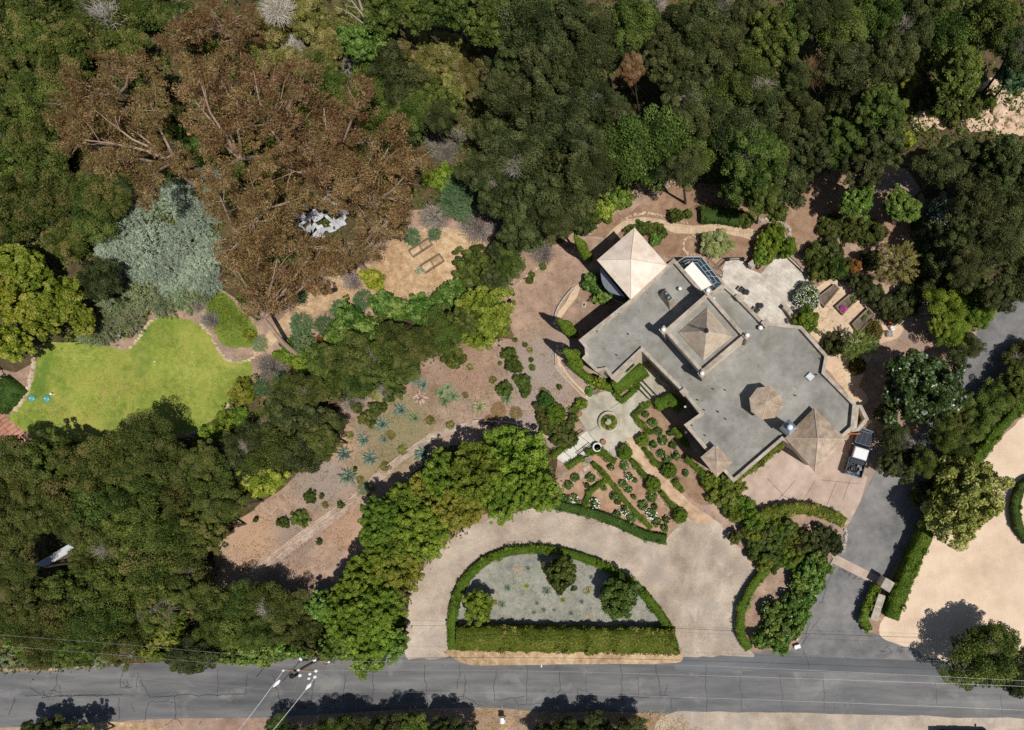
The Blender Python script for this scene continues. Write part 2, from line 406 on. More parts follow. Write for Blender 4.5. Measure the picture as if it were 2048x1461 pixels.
    for e, sg in ((0, -1), (-1, 1)):     # ends
        cnt = int(width * (z1 - z0) * dens)
        p = A[e]; d = (A[1] - A[0]) / seg[0] if e == 0 else (A[-1] - A[-2]) / seg[-1]; nr = np.array([-d[1], d[0]])
        if cnt < 1: continue
        C = np.column_stack([p + nr * rng.uniform(-width / 2, width / 2, (cnt, 1)) + d * sg * 0.02, rng.uniform(z0, z1, cnt)])
        N = unit(np.tile([d[0] * sg, d[1] * sg, 0.3], (cnt, 1)) + 0.45 * rng.normal(size=(cnt, 3)))
        V, F = leaf_quads(C, N, leaf, leaf * 0.7, rng); parts.append((V, F, np.clip(rng.normal(0.5, 0.2, cnt), 0, 1)))
    return cat_(parts)
def obj_from(name, arr, mat_, loc=(0, 0, 0), parent=None, rz=0, scale=(1, 1, 1)):
    me = arr if isinstance(arr, bpy.types.Mesh) else np_mesh(name, *arr, mats=[mat_])
    o = bpy.data.objects.new(name, me); COL.objects.link(o); o.location = loc; o.rotation_euler = (0, 0, rz); o.scale = scale
    if isinstance(arr, bpy.types.Mesh) and mat_ is not None:
        o.material_slots[0].link = 'OBJECT'; o.material_slots[0].material = mat_
    if parent: o.parent = parent
    return o

# leaf colours
LM = {}
def lc(*a, k=1.15): return [lin(*c, k) for c in a]
LM['oak'] = leafmat('oak_leaf', lc((42, 50, 24), (64, 74, 36), (90, 98, 52), (114, 118, 76), k=0.98))
LM['oak_green'] = leafmat('green_oak_leaf', lc((52, 66, 26), (76, 94, 36), (104, 120, 50), (128, 138, 74), k=0.98))
LM['scrub'] = leafmat('scrub_oak_leaf', lc((54, 66, 26), (80, 95, 36), (106, 118, 52), (148, 132, 84), k=0.98), hue=0.015)
LM['olive'] = leafmat('olive_oak_leaf', lc((58, 68, 28), (80, 92, 38), (104, 112, 50), (128, 122, 74), k=0.98), hue=0.012)
LM['sage'] = leafmat('yellow_scrub_leaf', lc((84, 84, 40), (114, 112, 54), (140, 134, 74), (168, 158, 116)))
LM['camphor'] = leafmat('lumpy_green_leaf', lc((60, 80, 22), (90, 114, 34), (118, 138, 46), (142, 158, 64)))
LM['camphor_olive'] = leafmat('lumpy_olive_leaf', lc((74, 82, 26), (106, 110, 38), (130, 130, 50), (150, 144, 70)))
LM['lime'] = leafmat('lime_leaf', lc((84, 100, 26), (118, 132, 38), (148, 154, 56), (172, 170, 88)))
LM['paleolive'] = leafmat('pale_olive_leaf', lc((92, 100, 44), (128, 132, 64), (154, 156, 88), (174, 172, 118), k=1.35), hue=0.0, vary=0.05)
LM['fresh'] = leafmat('fresh_green_leaf', lc((60, 82, 30), (86, 114, 44), (112, 138, 60), (146, 162, 96)))
LM['bluegreen'] = leafmat('blue_green_leaf', lc((102, 120, 102), (138, 154, 136), (164, 176, 158), (186, 190, 174), k=1.25), hue=0.008)
LM['sagegreen'] = leafmat('sage_green_leaf', lc((84, 102, 66), (112, 128, 88), (138, 148, 108), (166, 152, 132), k=1.25))
LM['teal'] = leafmat('cool_green_leaf', lc((52, 76, 50), (76, 104, 68), (98, 126, 84), (128, 146, 110)))
LM['euc'] = leafmat('red_brown_leaf', lc((84, 60, 40), (112, 84, 56), (104, 94, 56), (132, 104, 72), (152, 130, 98), k=1.62), hue=0.012, vary=0.16)
LM['greyolive'] = leafmat('grey_olive_leaf', lc((100, 114, 64), (132, 146, 88), (156, 166, 112), (178, 184, 140)))
LM['silver'] = leafmat('silvery_leaf', lc((46, 64, 26), (64, 88, 36), (82, 106, 48), (134, 150, 112)), spec=0.6, rough=0.35, hue=0.0)
LM['hedge'] = leafmat('hedge_leaf', lc((58, 80, 20), (82, 106, 28), (102, 124, 38), (122, 138, 56)), vary=0.1, hue=0.008)
LM['hedge_dark'] = leafmat('dark_hedge_leaf', lc((44, 66, 24), (62, 88, 32), (80, 106, 42), (98, 122, 60)), vary=0.08)
LM['hedge_yellow'] = leafmat('yellowing_hedge_leaf', lc((70, 86, 24), (96, 110, 36), (120, 130, 50), (150, 142, 80)), vary=0.12)
LM['rose'] = leafmat('rose_leaf', lc((54, 74, 32), (80, 102, 44), (106, 128, 62), (138, 152, 92)))
LM['white'] = plain('white_petal', (0.85, 0.85, 0.82), 0.6, vary=0.06)
LM['pink'] = plain('magenta_petal', (0.42, 0.06, 0.25), 0.6)
LM['agave'] = leafmat('blue_agave_leaf', lc((62, 82, 76), (90, 110, 100), (116, 132, 116), (150, 154, 122), k=1.0), trans=0.05, rough=0.5, hue=0.004, vary=0.14)
LM['agave_green'] = leafmat('green_agave_leaf', lc((70, 92, 56), (98, 120, 78), (124, 142, 102), (152, 162, 128), k=1.0), trans=0.05, hue=0.005, vary=0.12)
LM['agave_yellow'] = leafmat('variegated_agave_leaf', lc((96, 102, 66), (132, 132, 88), (164, 160, 116), (182, 178, 144), k=1.0), trans=0.05, hue=0.005, vary=0.12)
LM['agave_brown'] = leafmat('dry_agave_leaf', lc((104, 84, 74), (150, 124, 110), (180, 156, 140), (200, 184, 166)), trans=0.05, hue=0.005, vary=0.12)
LM['twig'] = leafmat('grey_twig', lc((104, 94, 86), (142, 130, 120), (168, 158, 148), (190, 182, 172)), trans=0.0, rough=0.85)
LM['deadwood'] = leafmat('pale_dead_wood', lc((150, 142, 130), (188, 182, 170), (212, 206, 196)), trans=0.0, rough=0.8, hue=0.0)
LM['dry'] = leafmat('dry_grass_blade', lc((140, 112, 70), (178, 148, 100), (202, 172, 124), (214, 190, 150)), trans=0.2)
LM['straw'] = leafmat('dry_weed_leaf', lc((108, 78, 56), (142, 108, 78), (158, 132, 96), (122, 124, 70)), trans=0.1)
LM['rust'] = leafmat('rust_red_leaf', lc((112, 60, 30), (150, 84, 40), (168, 108, 60), (110, 108, 50)))
LM['brown_mound'] = leafmat('brown_green_leaf', lc((66, 60, 28), (88, 78, 36), (106, 92, 46), (118, 106, 60)))
LM['blossom'] = leafmat('white_blossom_leaf', lc((110, 128, 84), (196, 202, 188), (226, 228, 220), (236, 238, 232)), trans=0.1)
BARK = surf('bark', lin(60, 50, 40), lin(92, 80, 68), lin(130, 116, 100), (0.6, 4, 22), bump=0.6)
BARK_PALE = surf('pale_bark', lin(120, 98, 84), lin(158, 134, 118), lin(190, 170, 154), (0.5, 3, 20), bump=0.5)

# crown shapes, made once and shared by the copies
PR = {}
def proto(key, fn, n=3):
    PR[key] = [np_mesh(key, *fn(100 * hash_(key) + i), mats=[LM['oak']]) for i in range(n)]
def hash_(s): return sum(ord(c) * (i + 3) for i, c in enumerate(s)) % 997
def vr(s, n): return (s % n) / (n - 1)
proto('oak', lambda s: lobe_crown(s, 3.3, 0.66 + 0.14 * vr(s, 3), 90 - int(30 * vr(s, 6)), (0.26 + .14 * vr(s, 6), 0.55 + .3 * vr(s, 6)), 17000, 0.185, 0.12, jit=0.5, fill=0.1, tlobe=0.35, wob=0.18 + .2 * vr(s, 4)), 6)
proto('fine', lambda s: lobe_crown(s, 3.3, 0.6 + .3 * vr(s, 4), 46 + int(30 * vr(s, 5)), (0.3, 0.95), 19000, 0.15, 0.1, jit=0.75, fill=0.08, tlobe=0.45, wob=0.3 + .2 * vr(s, 3), low=-0.1), 5)
proto('lumpy', lambda s: lobe_crown(s, 3.4, 0.7, 170, (0.22, 0.46), 15000, 0.19, 0.13, jit=0.4, tlobe=0.25, fill=0.1), 3)
proto('leafy', lambda s: lobe_crown(s, 3.2, 0.8, 105, (0.26, 0.58), 10500, 0.27, 0.18, jit=0.6, wob=0.38, fill=0.12), 4)
proto('bush', lambda s: lobe_crown(s, 1.5, 0.8, 40, (0.18, 0.4), 5200, 0.15, 0.095, wob=0.34, fill=0.12), 5)
proto('leafbush', lambda s: lobe_crown(s, 1.5, 0.85, 45, (0.2, 0.42), 2600, 0.27, 0.17, wob=0.32, jit=0.6), 3)
proto('spray', lambda s: spray_crown(s, 2.2, 0.5, 260, 12000, 0.16, 0.05), 3)
proto('small', lambda s: lobe_crown(s, 0.6, 0.9, 18, (0.12, 0.24), 700, 0.15, 0.09, wob=0.3), 4)
proto('ball', lambda s: lobe_crown(s, 0.9, 1.0, 150, (0.16, 0.2), 4200, 0.13, 0.085, jit=0.4, wob=0.02, low=-0.95, tlobe=0.12), 2)
proto('twigs', lambda s: twig_bush(s, 1.8, 0.6, 420, 0.022), 3)
proto('dead', lambda s: twig_bush(s, 2.6, 1.2, 90, 0.035, curl=0.45, seg=6, fork=4), 3)
proto('wisp', lambda s: spray_crown(s, 1.7, 0.9, 120, 6500, 0.2, 0.03), 2)
proto('agave', lambda s: agave_mesh(s, 1.0), 3)
def trunk_mesh(seed):
    rng = random.Random(seed); b = MB()
    b.tube([(0, 0, 0), (0.02, 0.03, 0.35), (0.06, -0.02, 0.6), (0.05, 0.02, 0.85)], [0.11, 0.085, 0.07, 0.05], 8)
    for i in range(5):
        a = i * 1.257 + rng.uniform(-0.3, 0.3); z = rng.uniform(0.4, 0.6); r = rng.uniform(0.6, 0.9)
        b.tube([(0.03, 0, z), (0.4 * r * math.cos(a), 0.4 * r * math.sin(a), z + 0.2), (r * math.cos(a + 0.2), r * math.sin(a + 0.2), 1.0 + rng.uniform(-0.1, 0.15))], [0.055, 0.04, 0.015], 6)
    me = bpy.data.meshes.new('trunk'); me.from_pydata(b.v, [], b.f); me.materials.append(BARK); me.update(); return me
PR['trunk'] = [trunk_mesh(i) for i in range(3)]
PR_R = {'oak': 3.3, 'fine': 3.3, 'lumpy': 3.4, 'leafy': 3.2, 'bush': 1.5, 'leafbush': 1.5, 'spray': 2.2, 'small': 0.6, 'ball': 0.9, 'twigs': 1.8, 'dead': 2.6, 'wisp': 1.7, 'agave': 1.0}

RNG = random.Random(7)
def tree(name, px, py, rpx, h, shape, leaf, label, cat='tree', group=None, bark=None, zk=1.0, dead=0):
    """crown centred on picture point (px,py), top about h metres up"""
    if shape == 'oak' and RNG.random() < 0.5: shape = 'fine'
    r = L(rpx, h * 0.7); hc = max(h - r * 0.6 * zk, 0.35 * h)
    p = W(px, py, hc); root = empty(name, (p.x, p.y, 0)); tag(root, label, cat, group)
    s = r / PR_R[shape]
    c = obj_from('crown', RNG.choice(PR[shape]), LM[leaf], (0, 0, hc), root, RNG.uniform(0, 6.28), (s * RNG.uniform(0.93, 1.07), s * RNG.uniform(0.93, 1.07), s * zk * RNG.uniform(0.9, 1.1)))
    t = obj_from('trunk', RNG.choice(PR['trunk']), bark or BARK, (0, 0, 0), root, RNG.uniform(0, 6.28), (r * 0.62, r * 0.62, hc * 1.05))
    if not dead and shape in ('oak', 'fine') and leaf in ('oak', 'scrub', 'olive', 'oak_green') and RNG.random() < 0.24: dead = RNG.uniform(0.4, 0.8)
    if dead:
        obj_from('dead_branches', RNG.choice(PR['dead']), LM['deadwood'] if dead > 1 else LM['twig'], (RNG.uniform(-.4, .4) * r, RNG.uniform(-.4, .4) * r, hc + (0.12 if dead > 1 else 0.16) * r), root, RNG.uniform(0, 6.28), (s * dead,) * 3)
    return root
def shrub(name, px, py, rpx, h, shape, leaf, label, cat='shrub', group=None):
    r = L(rpx, h * 0.6); p = W(px, py, h * 0.5); s = r / PR_R[shape]
    low = shape in ('twigs', 'agave', 'dead')
    z = 0.0 if low else max(h - r * 0.8, 0.2 * h)
    zz = s if shape in ('agave', 'twigs', 'dead') else max(h - z, 0.2) / (PR_R[shape] * 0.8)
    o = obj_from(name, RNG.choice(PR[shape]), LM[leaf], (p.x, p.y, z), None, RNG.uniform(0, 6.28), (s * RNG.uniform(0.92, 1.08), s * RNG.uniform(0.92, 1.08), zz))
    return tag(o, label, cat, group)
ORD = ['', 'second ', 'third ', 'fourth ', 'fifth ', 'sixth ', 'seventh ', 'eighth ', 'ninth ', 'tenth ', 'eleventh ', 'twelfth ', 'thirteenth ']
def rank_labels(base, pts):
    """labels that count plants of one look in rows from the top, then from the left"""
    n = len(pts); out = [None] * n
    if n == 1: return [base]
    idx = sorted(range(n), key=lambda i: pts[i][1])
    if n <= 6: rows = [idx]
    else:
        rows = []; span = (pts[idx[-1]][1] - pts[idx[0]][1]); w = max(p[0] for p in pts) - min(p[0] for p in pts)
        nr = min(10, max(2, round(math.sqrt(n * (span + 1) / (w + 1))))); per = math.ceil(n / nr)
        rows = [idx[i:i + per] for i in range(0, n, per)]
    for r, row in enumerate(rows):
        for k, i in enumerate(sorted(row, key=lambda i: pts[i][0])):
            lf = ('leftmost' if k == 0 else f'{ORD[k]}from left')
            out[i] = f'{base}, {lf}' + ('' if len(rows) == 1 else (' in top row' if r == 0 else f' in {ORD[r]}row down'))
    return out
def grove(base, name, cat, group, shape, leaf, h, pts, maker=None, **kw):
    labs = rank_labels(base, pts); maker = maker or tree; n_ = len(pts)
    for p, lab in zip(pts, labs):
        lf = leaf if isinstance(leaf, str) else RNG.choice(leaf)
        maker(name, p[0], p[1], p[2], (p[3] if len(p) > 3 else h) * (RNG.uniform(0.78, 1.16) if n_ > 6 else RNG.uniform(0.92, 1.08)), shape, lf, lab, cat, group if len(pts) > 1 else None, **kw)
# ------------------------------------------------------------------ ground, roads, paths
DIRT = surf('bare_soil', lin(126, 102, 86), lin(160, 134, 116), lin(186, 160, 141), (0.09, 0.7, 7.0), (0.34, 0.33, 0.33), bump=0.5, contrast=0.17,
            spots=[(0.16, 0.52, 0.68, lin(142, 130, 122), 0.85), (1.7, 0.54, 0.66, lin(108, 90, 76), 0.6), (0.3, 0.57, 0.68, lin(190, 160, 134), 0.75), (0.45, 0.58, 0.7, lin(138, 128, 96), 0.5)],
            patches=[(800, 865, 95, lin(134, 128, 92), .75), (735, 945, 50, lin(140, 130, 98), .7), (640, 965, 75, lin(150, 138, 130), .8), (585, 1075, 60, lin(146, 130, 120), .7), (1085, 745, 95, lin(154, 142, 134), .85), (500, 1075, 70, lin(186, 152, 124), .7), (1050, 870, 60, lin(152, 142, 136), .8), (690, 1060, 60, lin(180, 146, 120), .6), (930, 740, 60, lin(160, 130, 110), .6), (680, 890, 40, lin(190, 154, 126), .7)])
ASPH = surf('road_asphalt', lin(80, 80, 82), lin(108, 108, 109), lin(134, 133, 131), (0.1, 0.6, 9.0), (0.35, 0.35, 0.3), bump=0.2, contrast=0.2, stretch=(0.25, 1.6, 1),
            spots=[(0.25, 0.56, 0.7, lin(150, 148, 144), 0.5), (0.8, 0.62, 0.72, lin(84, 84, 86), 0.5)])
ASPH2 = surf('drive_asphalt', lin(88, 88, 89), lin(118, 117, 117), lin(144, 141, 138), (0.15, 0.8, 9.0), (0.4, 0.3, 0.3), bump=0.2, contrast=0.2,
             spots=[(0.4, 0.56, 0.7, lin(112, 112, 114), 0.6)])
GRAVEL = surf('drive_gravel', lin(136, 121, 107), lin(176, 161, 145), lin(206, 193, 177), (0.12, 0.5, 11.0), (0.3, 0.25, 0.45), bump=0.8, contrast=0.16,
              spots=[(0.2, 0.53, 0.66, lin(160, 150, 140), 0.85), (0.5, 0.58, 0.7, lin(188, 160, 136), 0.6), (0.33, 0.6, 0.68, lin(202, 190, 174), 0.6), (1.6, 0.64, 0.7, lin(138, 124, 110), 0.5)])
GRAVEL2 = surf('pale_pink_gravel', lin(188, 164, 142), lin(214, 190, 166), lin(230, 210, 188), (0.1, 0.5, 11.0), (0.3, 0.25, 0.45), bump=0.6, contrast=0.2)
LAWN = surf('lawn_grass', lin(96, 116, 44), lin(132, 146, 60), lin(166, 168, 86), (0.18, 1.6, 7.0), (0.34, 0.33, 0.33), bump=0.9, contrast=0.17,
            spots=[(0.13, 0.48, 0.62, lin(166, 162, 82), 0.8), (0.5, 0.6, 0.68, lin(178, 156, 104), 0.6), (0.2, 0.55, 0.66, lin(88, 120, 46), 0.7), (1.4, 0.66, 0.72, lin(150, 132, 92), 0.5)])
STRAW = surf('dry_straw', lin(142, 116, 88), lin(180, 152, 120), lin(214, 190, 156), (0.15, 1.3, 8.0), (0.3, 0.4, 0.3), bump=0.9, contrast=0.16, spots=[(0.9, 0.55, 0.7, lin(224, 198, 156), 0.6)])
CONC = surf('plaza_concrete', lin(138, 132, 118), lin(174, 168, 152), lin(200, 194, 180), (0.2, 1.0, 10.0), (0.4, 0.35, 0.25), bump=0.15, contrast=0.2, spots=[(0.6, 0.55, 0.72, lin(150, 138, 120), 0.6)])
COURT = surf('court_concrete', lin(150, 130, 116), lin(178, 158, 144), lin(198, 180, 166), (0.15, 0.9, 10.0), (0.4, 0.35, 0.25), bump=0.12, contrast=0.22, spots=[(0.5, 0.56, 0.72, lin(156, 140, 130), 0.6)])
FLAG = surf('patio_flagstone', lin(166, 158, 148), lin(202, 194, 184), lin(224, 217, 208), (0.25, 1.0, 9.0), (0.35, 0.35, 0.3), bump=0.2, contrast=0.2,
            spots=[(0.35, 0.52, 0.68, lin(172, 160, 140), 0.7)], joints=(0.66, 0.44, 0.016, (0.68, 0.66, 0.63, 1), 0.61))
GRANITE = surf('garden_granite', lin(178, 152, 126), lin(202, 176, 149), lin(220, 198, 172), (0.3, 1.5, 9.0), (0.3, 0.35, 0.35), bump=0.6, contrast=0.2, spots=[(2.2, 0.6, 0.7, lin(140, 112, 84), 0.7)])
BED = surf('rose_bed_soil', lin(136, 106, 86), lin(168, 136, 112), lin(192, 160, 134), (0.2, 1.2, 9.0), (0.35, 0.35, 0.3), bump=0.5, contrast=0.18)
MULCH = surf('bark_mulch', lin(116, 90, 70), lin(148, 120, 98), lin(172, 146, 122), (0.2, 1.3, 12.0), (0.25, 0.3, 0.45), bump=0.8, contrast=0.17, spots=[(1.0, 0.58, 0.7, lin(120, 96, 78), 0.6)])
SUCC = surf('succulent_carpet', lin(116, 116, 110), lin(146, 144, 134), lin(168, 166, 154), (0.3, 1.4, 10.0), (0.3, 0.35, 0.35), bump=0.8, contrast=0.18,
            spots=[(0.28, 0.54, 0.66, lin(134, 140, 116), 0.6), (0.5, 0.63, 0.7, lin(190, 150, 116), 0.8), (2.0, 0.58, 0.7, lin(118, 116, 118), 0.5)])
BRICK = surf('paving_brick', lin(150, 102, 84), lin(182, 132, 112), lin(200, 154, 134), (0.4, 2, 10), bump=0.2, contrast=0.2, joints=(2.2, 0.5, 0.04, (0.4, 0.34, 0.3, 1), -0.6))
CRACK = plain('tar_crack', (0.035, 0.035, 0.037), 0.6)
STONE = surf('field_stone', lin(150, 130, 108), lin(192, 172, 148), lin(218, 202, 180), (0.5, 2, 12), bump=0.5, contrast=0.2)
STONEG = surf('grey_cap_stone', lin(138, 130, 118), lin(170, 160, 148), lin(196, 186, 174), (0.5, 2, 12), bump=0.3, contrast=0.2)

def sheet(name, pts, z, m, px=True, smooth=5, jit=0.12, kind='structure', seed=0):
    P = [tuple(W(*p)[:2]) for p in pts] if px else pts
    if smooth:
        P = spline(P, smooth)
        # roughen the edge a little
        Q = []
        for i, p in enumerate(P):
            a = Vector((p[0] * 0.9, p[1] * 0.9, seed)); Q.append((p[0] + jit * noise.noise(a) * 2, p[1] + jit * noise.noise(a + Vector((7, 3, 1))) * 2))
        P = Q
    P = ccw(P); b = MB(); b.add([(x, y, z) for x, y in P], [list(range(len(P)))])
    o = b.build(name, m); o['kind'] = kind
    return o
g = MB(); g.add([(-260, -190, 0), (220, -190, 0), (220, 230, 0), (-260, 230, 0)], [[0, 1, 2, 3]]); tag(g.build('ground', DIRT), kind='structure')

road_top = [(-900, 1352), (0, 1344), (130, 1338), (260, 1329), (340, 1322), (460, 1318), (560, 1316), (680, 1312), (815, 1308), (1000, 1310), (1300, 1308), (1480, 1306), (1600, 1300), (1760, 1300), (1860, 1312), (2048, 1322), (2900, 1360)]
road_bot = [(2900, 1490), (2048, 1446), (1900, 1438), (1700, 1432), (1500, 1430), (1350, 1428), (1200, 1424), (1100, 1426), (980, 1416), (800, 1420), (640, 1430), (500, 1436), (330, 1438), (200, 1446), (60, 1454), (-900, 1478)]
def poly_line(pts, n=6): return spline([tuple(W(*p)[:2]) for p in pts], n, False)
sheet('road', poly_line(road_top) + poly_line(road_bot), 0.006, ASPH, px=False, smooth=0)
sheet('road_patch', [(1370, 1312), (1500, 1308), (1660, 1316), (1830, 1322), (2060, 1332), (2060, 1368), (1830, 1352), (1640, 1344), (1480, 1342), (1360, 1344)], 0.010,
      surf('newer_asphalt', lin(84, 86, 89), lin(102, 104, 107), lin(120, 121, 123), (0.1, 0.6, 9.0), bump=0.2, contrast=0.2, stretch=(0.3, 1.4, 1)), jit=0.05)
sheet('driveway', [(1588, 1306), (1604, 1272), (1622, 1215), (1650, 1150), (1664, 1110), (1680, 1085), (1702, 1040), (1722, 1000), (1760, 930), (1800, 900), (1850, 850), (1895, 770), (1930, 715), (1962, 650), (1985, 622), (2010, 605), (2060, 590), (2070, 660), (2012, 745), (1985, 790), (1940, 860), (1905, 910), (1868, 980), (1840, 1040), (1810, 1100), (1775, 1160), (1745, 1230), (1732, 1262), (1752, 1268), (1772, 1276), (1830, 1292), (1872, 1316), (1780, 1318), (1700, 1312)], 0.014, ASPH2, jit=0.04)
sheet('concrete_band', [(1664, 1111), (1677, 1112), (1764, 1157), (1751, 1175), (1742, 1166), (1666, 1127)], 0.020, COURT, smooth=0)
sheet('gravel_drive', [(812, 1316), (812, 1262), (818, 1205), (838, 1152), (880, 1100), (930, 1060), (985, 1036), (1040, 1022), (1098, 1010), (1150, 1022), (1200, 1040), (1260, 1066), (1318, 1078), (1345, 1066), (1372, 1036), (1395, 1025), (1425, 1035), (1455, 1065), (1485, 1105), (1512, 1138), (1500, 1180), (1482, 1240), (1492, 1290), (1506, 1312), (1440, 1312), (1365, 1314), (1340, 1290), (1100, 1290), (920, 1295), (896, 1316), (850, 1317)], 0.018, GRAVEL)
sheet('verge', [(888, 1300), (1000, 1302), (1200, 1303), (1352, 1308), (1366, 1316), (1340, 1327), (1200, 1328), (1060, 1330), (960, 1331), (924, 1326), (905, 1314)], 0.022, STRAW, jit=0.06)
sheet('gravel_court', [(2200, 770), (2060, 828), (2030, 850), (1990, 890), (1962, 925), (1950, 960), (1900, 1000), (1860, 1050), (1830, 1090), (1812, 1130), (1792, 1195), (1768, 1235), (1758, 1262), (1775, 1282), (1830, 1298), (1870, 1318), (2048, 1328), (2200, 1330), (2500, 1300), (2500, 800)], 0.022, GRAVEL2, jit=0.08)
sheet('road_shoulder', [(1340, 1427), (1420, 1423), (1500, 1424), (1700, 1428), (1880, 1434), (2060, 1441), (2400, 1460), (2400, 1560), (1800, 1560), (1340, 1560), (1300, 1480)], 0.012, GRAVEL, jit=0.15)
sheet('road_shoulder', [(195, 1449), (240, 1446), (290, 1447), (330, 1461), (320, 1500), (180, 1500)], 0.012, STRAW, jit=0.1)
sheet('lawn', [(76, 692), (130, 684), (200, 690), (240, 697), (266, 690), (286, 662), (305, 640), (335, 633), (375, 640), (402, 652), (418, 668), (432, 694), (448, 714), (468, 722), (500, 722), (503, 755), (484, 790), (464, 802), (452, 820), (425, 842), (385, 866), (340, 872), (280, 880), (200, 880), (120, 890), (60, 876), (18, 842), (44, 802), (62, 770), (72, 730)], 0.008, LAWN, jit=0.1)
sheet('grass_slope', [(405, 575), (440, 582), (468, 605), (498, 640), (515, 668), (512, 690), (480, 696), (455, 694), (438, 680), (428, 655), (412, 620)], 0.012, surf('slope_grass', lin(92, 112, 40), lin(116, 132, 54), lin(136, 144, 70), (0.3, 1, 8), bump=0.9, contrast=0.2), jit=0.12)
sheet('straw_clearing', [(612, 596), (650, 556), (715, 540), (765, 502), (800, 470), (850, 456), (925, 460), (965, 482), (975, 505), (930, 528), (908, 560), (862, 582), (815, 600), (772, 608), (705, 610), (650, 625), (590, 652), (548, 690), (515, 712), (500, 706), (530, 672), (566, 634)], 0.006, STRAW, jit=0.2)
sheet('terrace_path', [(470, 1168), (520, 1125), (580, 1082), (640, 1040), (690, 1002), (760, 940), (830, 888), (880, 862), (945, 842), (965, 836), (968, 848), (900, 868), (850, 890), (780, 946), (708, 1010), (655, 1055), (595, 1096), (535, 1140), (490, 1172)], 0.008, surf('path_grit', lin(140, 120, 106), lin(172, 152, 138), lin(196, 178, 164), (0.3, 1.2, 12), bump=0.6, contrast=0.18), jit=0.08)
sheet('terrace_path', [(1109, 706), (1120, 706), (1124, 730), (1150, 765), (1180, 792), (1190, 806), (1172, 800), (1140, 768), (1112, 736)], 0.008, GRANITE, jit=0.04)
sheet('terrace_path', [(1150, 574), (1160, 566), (1166, 560), (1156, 590), (1140, 612), (1118, 640), (1108, 648), (1110, 632), (1130, 608)], 0.010, GRANITE, jit=0.05)
sheet('plaza', [(1152, 828), (1160, 814), (1168, 798), (1196, 786), (1218, 783), (1242, 806), (1272, 776), (1282, 755), (1270, 740), (1286, 728), (1340, 775), (1336, 800), (1302, 806), (1266, 832), (1284, 866), (1276, 884), (1252, 880), (1228, 916), (1205, 900), (1190, 895), (1160, 914), (1136, 933), (1113, 917), (1140, 888), (1174, 862)], 0.016, CONC, smooth=0)
sheet('slab_walk', [(1113, 917), (1140, 888), (1174, 862), (1205, 899), (1190, 895), (1160, 914), (1136, 933)], 0.0185, surf('pale_walk_slab', lin(176, 172, 160), lin(204, 200, 188), lin(220, 216, 206), (0.3, 1.2, 10), bump=0.1, contrast=0.2), smooth=0)
b = MB()
for a, c in (((1174, 862), (1205, 900)), ((1160, 872), (1192, 897)), ((1142, 888), (1164, 912)), ((1127, 902), (1150, 924)), ((1220, 818), (1268, 786)), ((1180, 862), (1218, 838))):
    A, B = W(*a), W(*c); d = (B - A); n = Vector((-d.y, d.x, 0)).normalized() * 0.03
    b.add([A + n + Vector((0, 0, .020)), A - n + Vector((0, 0, .020)), B - n + Vector((0, 0, .020)), B + n + Vector((0, 0, .020))], [[0, 1, 2, 3]])
tag(b.build('plaza_joints', plain('plaza_joint_line', lin(110, 102, 90), 0.9)), kind='structure')  # thin dark strips for the joints between the concrete slabs
sheet('motor_court', [(1470, 975), (1500, 945), (1540, 905), (1570, 880), (1690, 880), (1700, 930), (1722, 945), (1735, 955), (1722, 1000), (1700, 1045), (1686, 1052), (1640, 1026), (1560, 1018), (1520, 1020), (1490, 1000)], 0.017, COURT, smooth=0)
b = MB()
for a, c in (((1535, 958), (1566, 990)), ((1590, 962), (1547, 1010)), ((1630, 962), (1600, 1012)), ((1672, 965), (1650, 1020)), ((1700, 960), (1686, 1000)), ((1560, 990), (1700, 1042)), ((1640, 960), (1715, 968))):
    A, B = W(*a), W(*c); d = (B - A); n = Vector((-d.y, d.x, 0)).normalized() * 0.025
    b.add([A + n + Vector((0, 0, .021)), A - n + Vector((0, 0, .021)), B - n + Vector((0, 0, .021)), B + n + Vector((0, 0, .021))], [[0, 1, 2, 3]])
tag(b.build('court_joints', plain('court_joint_line', lin(112, 98, 88), 0.9)), kind='structure')
sheet('rose_bed', [(1110, 1004), (1120, 980), (1138, 945), (1168, 922), (1205, 905), (1232, 918), (1270, 940), (1300, 975), (1335, 1010), (1356, 1040), (1334, 1074), (1290, 1066), (1230, 1042), (1180, 1024), (1130, 1012)], 0.012, BED, jit=0.05)
sheet('rose_bed', [(1282, 870), (1270, 834), (1300, 812), (1340, 800), (1366, 860), (1392, 920), (1420, 965), (1440, 990), (1412, 1010), (1385, 1000), (1355, 968), (1322, 935), (1300, 900)], 0.010, MULCH, jit=0.05)
sheet('garden_path', [(1250, 884), (1276, 874), (1290, 892), (1314, 930), (1345, 968), (1375, 1000), (1412, 1030), (1425, 1045), (1392, 1046), (1362, 1022), (1322, 980), (1292, 945), (1265, 918)], 0.024, surf('path_grit_buff', lin(166, 136, 110), lin(192, 164, 136), lin(208, 184, 158), (0.3, 1.2, 12), bump=0.5, contrast=0.18), jit=0.05)
sheet('mulch_garden', [(1180, 470), (1215, 440), (1260, 420), (1300, 410), (1330, 380), (1420, 365), (1500, 375), (1600, 345), (1680, 330), (1740, 380), (1840, 400), (1850, 470), (1780, 500), (1660, 480), (1600, 510), (1570, 500), (1500, 520), (1440, 512), (1400, 505), (1345, 520), (1300, 500), (1220, 480)], 0.010, MULCH, jit=0.3)
